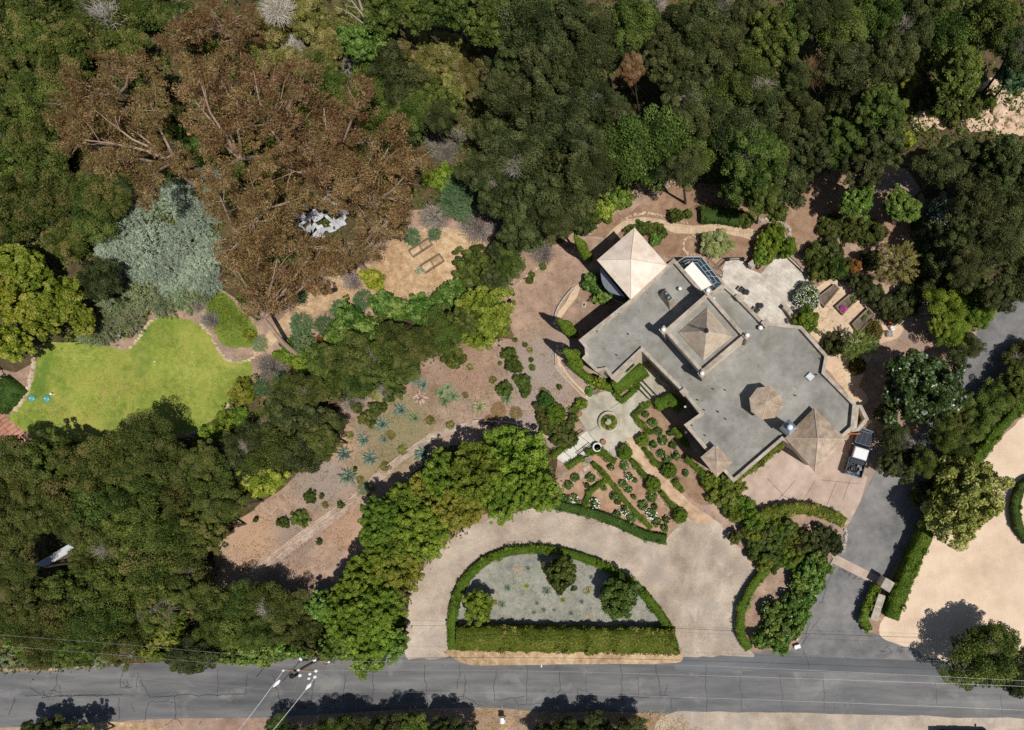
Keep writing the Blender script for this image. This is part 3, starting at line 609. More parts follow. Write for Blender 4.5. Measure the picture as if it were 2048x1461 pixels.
sheet('curved_path', [(1212, 476), (1230, 455), (1255, 440), (1285, 435), (1320, 438), (1355, 448), (1390, 452), (1440, 448), (1480, 452), (1520, 462), (1560, 455), (1568, 468), (1530, 482), (1480, 474), (1430, 462), (1395, 468), (1350, 466), (1315, 450), (1285, 446), (1262, 450), (1240, 464), (1225, 480)], 0.016, surf('buff_flag_path', lin(170, 146, 120), lin(200, 176, 148), lin(216, 196, 172), (0.4, 1.5, 10), bump=0.4, contrast=0.2, joints=(0.75, 2.5, 0.03, (0.7, 0.66, 0.6, 1), 0.1)), jit=0.06)
sheet('raised_bed_garden', [(1590, 640), (1605, 600), (1640, 570), (1670, 560), (1700, 575), (1740, 605), (1775, 630), (1805, 640), (1800, 672), (1760, 690), (1740, 720), (1720, 770), (1735, 800), (1712, 812), (1690, 780), (1655, 740), (1650, 700), (1618, 668)], 0.012, GRANITE, jit=0.15)
sheet('patio', [(1440, 552), (1453, 518), (1487, 515), (1503, 540), (1522, 548), (1556, 510), (1575, 512), (1628, 562), (1590, 612), (1600, 660), (1560, 664), (1500, 625), (1460, 590)], 0.020, FLAG, smooth=0)
sheet('succulent_bed', [(905, 1255), (908, 1215), (925, 1180), (955, 1145), (1000, 1117), (1055, 1104), (1105, 1106), (1165, 1122), (1220, 1148), (1268, 1180), (1305, 1220), (1332, 1262), (1100, 1262)], 0.022, SUCC, jit=0.06)
sheet('brick_terrace', [(-60, 870), (-60, 830), (0, 822), (18, 840), (60, 870), (90, 895), (40, 930), (-60, 930)], 0.010, BRICK, smooth=0)
# cracks sealed with tar across the asphalt
def crack_poly(b, pts, w, z):
    P = [W(*p) for p in pts]
    for A, B in zip(P[:-1], P[1:]):
        d = B - A
        if d.length < 1e-4: continue
        n = Vector((-d.y, d.x, 0)).normalized() * w / 2; e = d.normalized() * w * 0.3; Z = Vector((0, 0, z))
        b.add([A + n - e + Z, A - n - e + Z, B - n + e + Z, B + n + e + Z], [[0, 1, 2, 3]])
def wander(a, c, rng, amp=3.5, step=6):
    n = max(2, int(math.hypot(c[0] - a[0], c[1] - a[1]) / step)); out = []
    k = 0
    for i in range(n + 1):
        t = i / n; k = 0.6 * k + rng.uniform(-amp, amp) * 0.6
        f = min(1, 4 * t * (1 - t) + 0.2)
        dx, dy = c[0] - a[0], c[1] - a[1]; l = math.hypot(dx, dy)
        out.append((a[0] + dx * t - dy / l * k * f, a[1] + dy * t + dx / l * k * f))
    return out
rng = random.Random(5); cb = MB()
def road_cracks(lst, z):
    for a, c, w in lst: crack_poly(cb, wander(a, c, rng), w, z + rng.uniform(0, 0.002))
road_cracks([((850, 1330), (856, 1405), .05), ((920, 1330), (914, 1378), .05), ((930, 1352), (928, 1400), .06), ((993, 1340), (988, 1402), .05), ((1054, 1328), (1053, 1408), .04), ((1120, 1335), (1116, 1410), .05),
             ((1118, 1328), (1110, 1340), .05), ((1174, 1345), (1170, 1410), .03), ((1240, 1330), (1246, 1415), .05), ((1275, 1355), (1277, 1390), .04), ((1312, 1328), (1322, 1394), .06), ((1335, 1370), (1330, 1390), .05),
             ((1322, 1392), (1362, 1396), .04), ((1244, 1392), (1300, 1394), .05), ((1412, 1330), (1414, 1425), .05), ((1342, 1395), (1345, 1425), .05), ((990, 1400), (1050, 1392), .05), ((1030, 1400), (1038, 1412), .05), ((1040, 1410), (1180, 1405), .04),
             ((1155, 1405), (1156, 1378), .04), ((1156, 1378), (1176, 1384), .04), ((930, 1395), (965, 1412), .05), ((905, 1400), (930, 1392), .06), ((60, 1375), (100, 1398), .05), ((50, 1392), (200, 1390), .06), ((116, 1340), (114, 1370), .05), ((114, 1370), (100, 1392), .05),
             ((118, 1370), (122, 1392), .05), ((30, 1395), (18, 1430), .06), ((120, 1392), (245, 1390), .07), ((245, 1342), (240, 1375), .05), ((240, 1375), (262, 1376), .05), ((275, 1345), (274, 1378), .04), ((282, 1358), (300, 1395), .05), ((300, 1395), (490, 1388), .06), ((238, 1395), (238, 1440), .05),
             ((350, 1394), (350, 1440), .06), ((300, 1404), (350, 1405), .05), ((298, 1405), (290, 1440), .05), ((435, 1340), (435, 1390), .04), ((495, 1350), (492, 1390), .05), ((545, 1350), (560, 1400), .05), ((628, 1340), (622, 1400), .05), ((690, 1350), (688, 1400), .05), ((262, 1410), (270, 1425), .04),
             ((350, 1437), (330, 1450), .05), ((352, 1437), (364, 1450), .05), ((745, 1340), (748, 1420), .05), ((1480, 1350), (1484, 1425), .04), ((1645, 1356), (1648, 1426), .05), ((1668, 1405), (1668, 1426), .04), ((1870, 1365), (1874, 1412), .04), ((1560, 1350), (1566, 1424), .04), ((2000, 1390), (2004, 1436), .04)], 0.0145)
road_cracks([((1668, 1130), (1645, 1205), .05), ((1620, 1245), (1604, 1290), .05), ((1603, 1290), (1618, 1340), .05), ((1637, 1207), (1645, 1206), .05), ((1604, 1290), (1640, 1234), .03), ((1720, 1262), (1735, 1248), .03)], 0.026)
for cx, cy, rx, ry, n, z in ((1704, 1152, 34, 4, 26, .026), (1795, 1300, 26, 9, 22, .026), (640, 1400, 40, 14, 26, .0145), (100, 1390, 18, 10, 14, .0145), (910, 1398, 16, 9, 12, .0145), (1110, 1330, 10, 5, 6, .0145), (255, 1368, 9, 9, 8, .0145), (620, 1408, 46, 10, 22, .0145)):
    for i in range(n):
        a = rng.uniform(-rx, rx), rng.uniform(-ry, ry); t = rng.uniform(0, 6.28); l = rng.uniform(4, 11); sl = 0.55 if cx == 1704 else 0.1 if cx == 1795 else 0
        p = (cx + a[0], cy + a[1] + a[0] * sl); q = (p[0] + l * math.cos(t), p[1] + l * math.sin(t) * 0.7)
        crack_poly(cb, wander(p, q, rng, 2, 3), rng.uniform(.03, .06), z + rng.uniform(0, 0.002))
tag(cb.build('road_cracks', CRACK), kind='structure')
wl = MB(); A = W(1083, 1332); wl.box((A.x, A.y, 0.013), (0.14, 0.32, 0.004)); tag(wl.build('road_marking', plain('road_paint', (0.75, 0.75, 0.72), 0.6)), kind='structure')

FLOOR = surf('woodland_litter', lin(58, 50, 34), lin(84, 72, 50), lin(118, 100, 74), (0.3, 1.5, 9.0), bump=0.8, contrast=0.2, spots=[(0.5, 0.55, 0.68, lin(72, 80, 44), 0.7)])
sheet('rocky_slope', [(1925, 175), (1985, 160), (2070, 180), (2070, 262), (2000, 268), (1945, 258), (1925, 235)], 0.008, GRANITE, jit=0.4)
sheet('rocky_slope', [(1828, 225), (1870, 220), (1890, 245), (1860, 262), (1830, 258)], 0.008, GRANITE, jit=0.4)
SOIL = surf('dark_bed_soil', lin(74, 64, 56), lin(104, 92, 82), lin(130, 118, 106), (0.5, 2, 12), bump=0.6, contrast=0.2)
# woods floor: low brush and litter nobody could count
def in_px(x, y): return NX + x * PPM, NY - y * PPM
WOOD1 = [(-60, -200), (2300, -200), (2300, 620), (2020, 600), (1900, 700), (1870, 600), (1850, 500), (1860, 420), (1800, 330), (1690, 320), (1560, 410), (1490, 410), (1370, 365), (1260, 380), (1190, 440), (1080, 500), (1030, 470), (940, 430), (880, 420), (780, 440), (690, 500), (600, 560), (520, 640), (440, 580), (320, 610), (260, 670), (180, 680), (-60, 680)]
WOOD2 = [(-60, 910), (60, 880), (200, 880), (390, 880), (470, 800), (560, 720), (700, 640), (830, 610), (940, 560), (1000, 620), (1020, 680), (900, 690), (840, 730), (800, 760), (690, 800), (670, 840), (640, 900), (560, 980), (470, 1050), (430, 1120), (440, 1180), (530, 1180), (640, 1210), (720, 1130), (790, 1000), (900, 890), (1090, 890), (1110, 970), (1060, 1020), (960, 1030), (870, 1100), (815, 1200), (805, 1310), (560, 1316), (340, 1322), (0, 1340), (-60, 1340)]
sheet('forest_floor', WOOD1, 0.003, FLOOR, jit=0.6)
sheet('forest_floor', WOOD2, 0.0035, FLOOR, jit=0.4)
def brush(name, polys, n, ln, wd, zmax, leaf, seed, bbox, lab=None):
    rg = np.random.default_rng(seed); C = []
    while len(C) < n:
        px, py = rg.uniform(bbox[0], bbox[2]), rg.uniform(bbox[1], bbox[3])
        if not any(inside(px, py, q) for q in polys): continue
        p = W(px, py); k = noise.noise(Vector((p.x * 0.35, p.y * 0.35, seed)))
        if k < rg.uniform(-0.5, 0.25): continue
        m = int(rg.integers(6, 16)); s = rg.uniform(0.15, 0.5)
        for _ in range(m): C.append((p.x + rg.normal(0, s), p.y + rg.normal(0, s), abs(rg.normal(0, 0.5)) * zmax * (0.5 + max(0, k))))
    C = np.array(C); N = unit(rg.normal(size=C.shape) * 0.7 + np.array([0, 0, 1.0]))
    V, F = leaf_quads(C, N, ln, wd, rg)
    o = obj_from(name, (V, F, rg.uniform(0, 1, len(F))), LM[leaf]); return tag(o, lab, None, None, 'stuff')
brush('undergrowth', [WOOD1], 60000, 0.34, 0.2, 1.6, 'oak_green', 3, (-60, -60, 2110, 700), 'low green brush growing between the trees of the upper woods')
brush('undergrowth', [WOOD2], 36000, 0.32, 0.2, 1.2, 'scrub', 4, (-60, 560, 1110, 1340), 'low green brush growing between the trees below the lawn')
T1 = [(1020, 690), (1090, 640), (1110, 710), (1180, 800), (1120, 890), (960, 840), (860, 880), (720, 1000), (700, 1100), (600, 1180), (480, 1170), (445, 1120), (500, 1040), (640, 920), (690, 840), (830, 750), (900, 700)]
T2 = [(700, 830), (860, 770), (950, 790), (950, 840), (850, 870), (740, 960), (690, 940)]
brush('dry_weeds', [T1], 15000, 0.13, 0.05, 0.12, 'straw', 11, (440, 640, 1190, 1190), 'sparse dry weeds scattered over the bare terraces')
brush('green_weeds', [T2], 3600, 0.14, 0.05, 0.15, 'sagegreen', 12, (680, 760, 960, 970), 'thin grey green weeds around the blue agaves')
brush('dry_grass', [[(780, 460), (960, 470), (930, 530), (860, 590), (700, 615), (640, 600), (740, 540)]], 9000, 0.22, 0.025, 0.2, 'dry', 13, (600, 440, 980, 640), 'pale dry grass lying in the straw clearing')
brush('dry_grass', [[(920, 1418), (1100, 1424), (1340, 1428), (1400, 1445), (1400, 1500), (860, 1500), (820, 1430)], [(640, 1432), (820, 1430), (860, 1500), (640, 1500)]], 9000, 0.4, 0.035, 0.35, 'dry', 14, (640, 1410, 1410, 1500), 'tall dry grass along the near edge of the road')
brush('leaf_litter', [[(1180, 470), (1300, 410), (1420, 365), (1600, 345), (1740, 380), (1840, 470), (1600, 510), (1340, 510)]], 4200, 0.12, 0.06, 0.03, 'straw', 15, (1170, 330, 1850, 520), 'brown leaf litter over the mulched slope behind the house')
brush('leaf_litter', [[(1050, 540), (1160, 520), (1200, 580), (1150, 680), (1060, 640), (1030, 600)]], 1800, 0.1, 0.04, 0.03, 'straw', 16, (1030, 510, 1210, 690), 'brown leaf litter over the bare ground west of the house')
brush('garden_seedlings', [[(1620, 640), (1680, 570), (1740, 610), (1780, 650), (1740, 720), (1700, 770), (1660, 730)]], 500, 0.16, 0.07, 0.12, 'fresh', 17, (1600, 560, 1800, 780), 'small green seedlings coming up between the raised beds')
SB = [(912, 1250), (915, 1215), (930, 1180), (960, 1147), (1005, 1120), (1055, 1110), (1105, 1112), (1165, 1128), (1220, 1152), (1264, 1184), (1300, 1224), (1326, 1258)]
brush('ground_cover', [SB], 7000, 0.13, 0.06, 0.12, 'sagegreen', 18, (900, 1100, 1340, 1262), 'flat grey green ground cover filling the half round bed')

LAWNP = [(80, 696), (130, 688), (200, 694), (240, 702), (270, 694), (292, 664), (310, 644), (340, 637), (375, 644), (398, 655), (414, 672), (428, 697), (446, 718), (468, 727), (496, 726), (498, 755), (480, 788), (460, 800), (448, 818), (420, 838), (385, 860), (340, 868), (200, 876), (60, 868), (26, 842), (48, 804), (66, 772), (78, 730)]
LM['turf'] = leafmat('turf_blade', lc((100, 122, 44), (138, 154, 62), (166, 170, 88), (184, 174, 112), k=1.05), hue=0.0, vary=0.02)
brush('lawn_blades', [LAWNP], 42000, 0.15, 0.03, 0.05, 'turf', 31, (10, 620, 510, 885), 'fine mown grass blades all over the lawn')
brush('lawn_blades', [[(408, 580), (440, 588), (465, 610), (494, 642), (508, 668), (505, 686), (455, 690), (432, 655), (415, 620)]], 9000, 0.25, 0.04, 0.12, 'camphor', 32, (400, 570, 520, 700), 'longer green grass on the slope right of the lawn bay')

brush('green_weeds', [T1], 4200, 0.13, 0.06, 0.1, 'olive', 33, (440, 640, 1190, 1190), 'small green weeds scattered over the bare terraces')
# ------------------------------------------------------------------ the house
STUCCO = surf('cream_stucco', lin(196, 180, 158), lin(218, 204, 184), lin(232, 222, 204), (0.3, 1.5, 12), bump=0.15, contrast=0.2)
DECK = surf('roof_deck', lin(115, 113, 106), lin(141, 139, 133), lin(162, 160, 154), (0.16, 0.9, 9.0), (0.4, 0.3, 0.3), bump=0.15, contrast=0.17,
            spots=[(0.22, 0.54, 0.7, lin(118, 114, 102), 0.9), (1.0, 0.62, 0.68, lin(100, 99, 92), 0.7), (2.6, 0.66, 0.7, lin(84, 84, 80), 0.7), (0.5, 0.64, 0.74, lin(178, 172, 158), 0.5)])
CAP = surf('parapet_coping', lin(138, 128, 116), lin(168, 157, 144), lin(192, 182, 168), (0.5, 2, 12), bump=0.3, contrast=0.2, spots=[(1.2, 0.58, 0.7, lin(130, 116, 102), 0.6)])
RBEIGE = surf('beige_roof', lin(138, 120, 102), lin(168, 149, 130), lin(194, 178, 160), (0.35, 1.4, 9), (0.35, 0.35, 0.3), bump=0.25, contrast=0.18, spots=[(0.7, 0.54, 0.7, lin(134, 120, 104), 0.5), (1.8, 0.6, 0.7, lin(204, 190, 172), 0.5)])
RPALE = surf('pale_roof', lin(204, 184, 166), lin(226, 210, 194), lin(236, 224, 210), (0.3, 1.2, 9), (0.4, 0.35, 0.25), bump=0.12, contrast=0.2, spots=[(0.5, 0.56, 0.72, lin(214, 186, 158), 0.6), (1.2, 0.62, 0.72, lin(206, 182, 158), 0.4)])
RTOWER = surf('tower_roof', lin(158, 142, 124), lin(192, 176, 156), lin(212, 200, 182), (0.3, 1.3, 9), (0.4, 0.35, 0.25), bump=0.2, contrast=0.18, spots=[(0.45, 0.52, 0.68, lin(176, 150, 124), 0.5), (1.0, 0.6, 0.7, lin(214, 200, 180), 0.4)])
surf('pale_mortar_ridge', lin(170, 154, 138), lin(190, 174, 158), lin(206, 192, 178), (0.6, 3, 14), bump=0.3)
METAL = plain('zinc_metal', lin(158, 166, 176)[:3], 0.35, 0.7)
BLACK = plain('black_iron', (0.02, 0.02, 0.022), 0.5, 0.3)
WHITE = plain('white_paint', (0.78, 0.78, 0.76), 0.5, vary=0.05)
WOOD = surf('weathered_wood', lin(96, 80, 66), lin(130, 112, 96), lin(160, 144, 128), (0.6, 3, 18), bump=0.4, contrast=0.2)
TERRA = surf('terracotta_tint', lin(120, 60, 34), lin(164, 88, 50), lin(186, 112, 74), (0.6, 2, 12), bump=0.2)
def glass(name, c, rough=0.08):
    m, nt, b = newmat(name)
    b.inputs['Base Color'].default_value = c; b.inputs['Roughness'].default_value = rough; b.inputs['Specular IOR Level'].default_value = 0.7
    return m
GLASS = glass('window_glass', (0.02, 0.03, 0.04, 1)); GLASSB = glass('conservatory_glass', (0.03, 0.06, 0.085, 1), 0.15)
def PX(lst, h): return [tuple(W(x, y, h)[:2]) for x, y in lst]
house = empty('house', W(1480, 780)); HC = W(1480, 780)
tag(house, 'sprawling cream stucco house with flat grey roof, square tower and pyramid caps', 'house')
def part(b, name, m, parent=None, **k):
    o = b.build(name, m, loc=HC, **k)
    o.parent = parent or house
    o.location = (0, 0, 0)
    return o
DZ, PZ = 6.0, 6.5
MAIN = ccw(PX([(1158.6, 681), (1262, 599), (1333, 532), (1348, 518), (1410.5, 590), (1418, 587), (1450, 570), (1478, 594), (1500, 617), (1527, 645), (1603, 653.5), (1655, 712), (1649, 745), (1711, 808), (1706.5, 856), (1683, 877), (1655, 892), (1600, 900), (1565, 880), (1467, 964.5), (1448, 943), (1412, 901), (1369, 850), (1400, 828), (1367, 786), (1284, 702), (1224.5, 758.6), (1211, 741), (1193, 744), (1165, 717), (1171.5, 710), (1170.5, 695)], PZ))
b = MB(); b.prism(MAIN, 0, DZ); part(b, 'wall', STUCCO)
inn = offset(MAIN, 0.26)
b = MB(); b.add([(x, y, DZ + 0.006) for x, y in inn], [list(range(len(inn)))]); part(b, 'roof_deck', DECK)
b = MB(); b.ring(MAIN, inn, DZ, PZ); b.ring(offset(MAIN, -0.04), offset(MAIN, 0.30), PZ + 0.003, PZ + 0.1, 1); part(b, 'parapet', [STUCCO, CAP])
def chimney_like(poly, z0, z1): pass
# pale pavilion on the north-west corner
pav = ccw(PX([(1269, 455.5), (1194, 520.5), (1261.5, 599.5), (1335, 531)], 6.95))
b = MB(); b.prism(offset(pav, 0.45), 0, 6.9); part(b, 'wall', STUCCO)
cx = sum(p[0] for p in pav) / 4; cy = sum(p[1] for p in pav) / 4
b = MB(); b.prism(pav, 6.7, 6.95, top=False); n = len(pav)
b.add([(x, y, 6.95) for x, y in pav] + [(cx, cy, 8.3)], [[i, (i + 1) % 4, 4] for i in range(4)]); part(b, 'wing_roof', RPALE)
b = MB()
for p in pav: b.tube([(p[0], p[1], 6.96), (cx, cy, 8.31)], 0.045, 5)
part(b, 'ridge_tile', surf('ridge_seam', lin(196, 174, 152), lin(214, 194, 172), lin(226, 210, 190), bump=0.1))
# bay window on the pavilion's south-west face
p0, p1 = Vector(pav[1]) if False else Vector(PX([(1206, 545)], 3)[0]), Vector(PX([(1250, 598)], 3)[0])
mid = (p0 + p1) / 2; d = (p1 - p0).normalized(); nrm = Vector((-d.y, d.x)); c0 = Vector((cx, cy)); nrm = nrm if (mid - c0).dot(nrm) > 0 else -nrm
arc = [tuple(p0 + (p1 - p0) * t + nrm * 0.9 * math.sin(math.pi * t)) for t in [i / 8 for i in range(9)]]
b = MB(); b.prism(arc, 0.6, 4.2); bay = part(b, 'bay_window', GLASSB)
b = MB(); b.prism(offset(ccw(arc), -0.06), 4.2, 4.35); part(b, 'frame', METAL, bay)
b = MB(); b.prism(offset(ccw(arc), -0.04), 0, 0.6); part(b, 'sill', STUCCO, bay)
# central square tower with corner posts and a steep pyramid
TZ = 9.6
tow = ccw(PX([(1329.5, 662), (1416, 586), (1492, 673), (1404.5, 747)], TZ))
b = MB(); b.prism(tow, DZ + 0.004, TZ - 0.55); part(b, 'tower_wall', STUCCO)
tin = offset(tow, 0.26)
b = MB(); b.ring(tow, tin, TZ - 0.55, TZ); b.ring(offset(tow, -0.05), offset(tow, 0.30), TZ + 0.003, TZ + 0.09, 1); part(b, 'parapet', [STUCCO, CAP])
b = MB(); b.add([(x, y, TZ - 0.54) for x, y in tin], [[0, 1, 2, 3]]); part(b, 'roof_deck', DECK)
pb = ccw(PX([(1414.5, 616), (1465, 674), (1407, 721.5), (1357, 666)], TZ - 0.45))
ap = W(1413, 662, TZ + 2.5)
b = MB(); b.prism(pb, TZ - 0.54, TZ - 0.4, top=False); b.pyramid(pb, TZ - 0.4, ap); tr = part(b, 'tower_roof', RTOWER)
b = MB(); b.lathe([(0.22, -0.15), (0.2, 0.12), (0.07, 0.2), (0.05, 0.75), (0.12, 0.85), (0.12, 1.0), (0.02, 1.25)], tuple(ap), 10); part(b, 'finial', BLACK, tr)
for (x, y) in tow:
    cc = Vector((sum(p[0] for p in tow) / 4, sum(p[1] for p in tow) / 4)); v = (Vector((x, y)) - cc); q = Vector((x, y)) + v.normalized() * 0.08
    b = MB(); ang = math.atan2(tow[1][1] - tow[0][1], tow[1][0] - tow[0][0])
    b.box((q.x, q.y, 8.1), (0.56, 0.56, 3.6), ang); b.box((q.x, q.y, 9.95), (0.66, 0.66, 0.1), ang); po = part(b, 'corner_post', CAP)
    b = MB(); b.lathe([(0.1, 0), (0.2, 0.1), (0.24, 0.24), (0.19, 0.38), (0.06, 0.46)], (q.x, q.y, 10.0), 14); part(b, 'ball_finial', WHITE, po, smooth=True)
# posts on the main parapet
for x, y in ((1531, 648), (1417, 586), (1369, 785), (1479, 596)):
    p = W(x, y, PZ); b = MB(); b.box((p.x, p.y, PZ + 0.02), (0.62, 0.62, 0.7), ang); b.box((p.x, p.y, PZ + 0.42), (0.72, 0.72, 0.1), ang); part(b, 'parapet_post', CAP)
# octagonal roof lantern
oc = W(1532, 806, 8.0); b = MB()
o8 = [(oc.x + 1.72 * math.cos(math.radians(22.5 + 45 * i + 8)), oc.y + 1.72 * math.sin(math.radians(22.5 + 45 * i + 8))) for i in range(8)]
b.prism(offset(o8, 0.3), DZ + 0.004, 7.85); part(b, 'lantern_wall', STUCCO)
b = MB(); b.prism(o8, 7.82, 8.0, top=False); b.add([(x, y, 8.0) for x, y in o8] + [(oc.x, oc.y, 8.55)], [[i, (i + 1) % 8, 8] for i in range(8)]); lr_ = part(b, 'lantern_roof', RBEIGE)
b = MB()
for p in o8: b.tube([(p[0], p[1], 8.01), (oc.x, oc.y, 8.56)], 0.035, 5)
part(b, 'ridge_tile', bpy.data.materials['pale_mortar_ridge'], lr_)
# garage block with its own pyramid roof
gar = ccw(PX([(1628.7, 816), (1692, 878), (1630, 944), (1570, 876)], 6.9))
gx = sum(p[0] for p in gar) / 4; gy = sum(p[1] for p in gar) / 4
b = MB(); b.prism(offset(gar, 0.4), 0, 6.75); gw = part(b, 'garage_wall', STUCCO)
b = MB(); b.prism(gar, 6.7, 6.92, top=False); b.add([(x, y, 6.92) for x, y in gar] + [(gx, gy, 8.6)], [[i, (i + 1) % 4, 4] for i in range(4)]); gr_ = part(b, 'garage_roof', RBEIGE)
b = MB()
for p in gar: b.tube([(p[0], p[1], 6.93), (gx, gy, 8.61)], 0.05, 5)
part(b, 'ridge_tile', bpy.data.materials['pale_mortar_ridge'], gr_)
# little square turret at the south corner
tu = ccw(PX([(1431, 889.5), (1465, 925), (1433.5, 955.5), (1401, 915)], 7.3))
tx = sum(p[0] for p in tu) / 4; ty = sum(p[1] for p in tu) / 4
b = MB(); b.prism(offset(tu, 0.12), 0, 7.1); part(b, 'turret_wall', STUCCO)
b = MB(); b.prism(tu, 7.1, 7.3, top=False); b.add([(x, y, 7.3) for x, y in tu] + [(tx, ty, 7.75)], [[i, (i + 1) % 4, 4] for i in range(4)]); part(b, 'turret_roof', RBEIGE)
b = MB()
for p in tu: b.tube([(p[0], p[1], 7.31), (tx, ty, 7.76)], 0.04, 5)
part(b, 'ridge_tile', CAP)
# chimneys
ch = ccw(PX([(1578, 838), (1595, 856), (1578, 873), (1561, 855)], 9.2))
b = MB(); b.prism(offset(ch, 0.12), DZ - 1, 9.1); cp = part(b, 'chimney', STUCCO)
b = MB(); b.prism(ch, 9.1, 9.22, top=False); q = offset(ch, 0.62); b.prism(ch, 9.22, 9.55, top_pts=q); part(b, 'chimney_cap', METAL, cp)
c3 = Vector((sum(p[0] for p in ch) / 4, sum(p[1] for p in ch) / 4))
b = MB(); b.lathe([(0.2, 0), (0.2, 0.3), (0.3, 0.32), (0.26, 0.48), (0.05, 0.56)], (c3.x + .02, c3.y, 9.55), 14); part(b, 'chimney_cowl', WHITE, cp, smooth=True)
c1 = ccw(PX([(1317, 592), (1341, 623), (1355, 608), (1330, 577)], DZ)); c1t = ccw(PX([(1326, 586), (1337, 602), (1346, 594), (1330, 577)], 8.0))
b = MB(); b.prism(c1, DZ + .004, 7.4, top_pts=c1t); cp = part(b, 'chimney', CAP)
b = MB(); b.prism(offset(c1t, 0.08), 7.4, 7.75); part(b, 'chimney_pot', BLACK, cp)
m2 = Vector((sum(p[0] for p in c1t) / 4, sum(p[1] for p in c1t) / 4))
b = MB(); b.box((m2.x - .1, m2.y + .15, 7.85), (0.3, 0.22, 0.18), ang); b.box((m2.x + .15, m2.y - .25, 7.84), (0.34, 0.24, 0.16), ang); part(b, 'chimney_cowl', METAL, cp)
# skylight hatch, white vents and the small black pipes that stand about the deck
p = W(1620, 754, 6.2); b = MB(); b.box((p.x, p.y, DZ + .13), (0.72, 0.72, 0.25), 0.8); hs_ = part(b, 'roof_hatch', METAL)
b = MB(); b.box((p.x, p.y, DZ + .27), (0.6, 0.6, 0.04), 0.8); part(b, 'hatch_lid', plain('pale_hatch_lid', (0.55, 0.57, 0.58), 0.4), hs_)
for x, y, r in ((1360, 578, .17), (1521, 656, .2), (1428, 597, .1)):
    p = W(x, y, 6.5); b = MB(); b.lathe([(r, 0), (r, .45), (r * 1.3, .48), (r * 1.1, .66), (r * .3, .74)], (p.x, p.y, DZ), 12); part(b, 'roof_vent', WHITE, smooth=True)
for x, y in ((1237, 627), (1257, 669), (1234, 711), (1194, 663), (1427, 779), (1451, 781), (1396, 801), (1409, 821), (1437, 825), (1452, 839), (1436, 824), (1411, 872), (1591, 792), (1633, 750), (1642, 719), (1673, 861), (1385, 852), (1548, 905)):
    p = W(x, y, 6.2); b = MB(); b.lathe([(.05, 0), (.05, .34), (.07, .35), (.07, .4), (.03, .42)], (p.x, p.y, DZ), 8); part(b, 'vent_pipe', BLACK)
# glazed sun room between the pavilion and the tower
gl = ccw(PX([(1352, 522), (1362, 516), (1370, 511), (1403, 511), (1446, 565), (1418, 586)], 3.4))
b = MB(); b.prism(offset(gl, 0.1), 0, 2.7); sr = part(b, 'sunroom', STUCCO)
b = MB(); inner = offset(gl, 0.9)
n = len(gl); b.add([(x, y, 2.75) for x, y in gl] + [(x, y, 3.7) for x, y in inner], [[i, (i + 1) % n, n + (i + 1) % n, n + i] for i in range(n)] + [list(range(n, 2 * n))]); part(b, 'glass_roof', GLASSB, sr)
b = MB()
for i in range(n):
    a, c = Vector(gl[i]), Vector(gl[(i + 1) % n]); ai, ci = Vector(inner[i]), Vector(inner[(i + 1) % n]); k = max(1, int((c - a).length / 0.8))
    for j in range(k + 1):
        u, v = a.lerp(c, j / k), ai.lerp(ci, j / k); b.tube([(u.x, u.y, 2.78), (v.x, v.y, 3.74)], 0.03, 4)
    b.tube([(a.x, a.y, 2.78), (c.x, c.y, 2.78)], 0.05, 4); b.tube([(ai.x, ai.y, 3.73), (ci.x, ci.y, 3.73)], 0.035, 4)
    b.tube([((a.x + ai.x) / 2, (a.y + ai.y) / 2, 3.25), ((c.x + ci.x) / 2, (c.y + ci.y) / 2, 3.25)], 0.03, 4)
part(b, 'glazing_bars', plain('pale_glazing_bar', (0.4, 0.43, 0.46), 0.5), sr)
wf = PX([(1385, 523.5), (1368.5, 539), (1411, 588), (1429, 575)], 4.4)
b = MB(); b.prism(wf, 4.1, 4.3); part(b, 'flat_roof', plain('white_membrane', (0.82, 0.78, 0.72), 0.6, vary=0.04), sr)
# walled light well by the truck
lw_ = ccw(PX([(1712, 811), (1723, 811), (1737, 839), (1718, 862), (1703, 864), (1707, 856)], 3.2))
b = MB(); b.ring(lw_, offset(lw_, 0.3), 0, 3.2); b.ring(offset(lw_, -.03), offset(lw_, .34), 3.203, 3.28, 1); part(b, 'entry_wall', [STUCCO, CAP])
a_, c_ = W(1700, 864, 2.6), W(1719, 863, 2.6); b = MB(); b.box(((a_.x + c_.x) / 2, (a_.y + c_.y) / 2 - .25, 2.3), (1.2, .12, .8), 0.0); part(b, 'lintel', TERRA)
# windows and doors
def wall_open(a, c, t, wd, z0, z1, name, h=PZ, mat_=None):
    A, B = W(*a, h), W(*c, h); d = (B - A); d.z = 0; ln = d.length; d.normalize(); nr = Vector((d.y, -d.x, 0))
    mid_ = W(1480, 760); p = A + d * ln * t
    f = MB(); rz = math.atan2(d.y, d.x)
    q = p + nr * 0.02; f.box((q.x, q.y, (z0 + z1) / 2), (wd + 0.24, 0.16, z1 - z0 + 0.24), rz); fr = part(f, name, CAP)
    g_ = MB(); q = p + nr * 0.08
    if mat_ is None:
        for sx in (-.25, .25): g_.box((q.x + d.x * sx * wd, q.y + d.y * sx * wd, (z0 + z1) / 2), (wd * .46, 0.1, z1 - z0), rz)
        part(g_, 'pane', GLASS, fr)
    else:
        g_.box((q.x, q.y, (z0 + z1) / 2), (wd, 0.12, z1 - z0), rz); part(g_, 'door_leaf', mat_, fr)
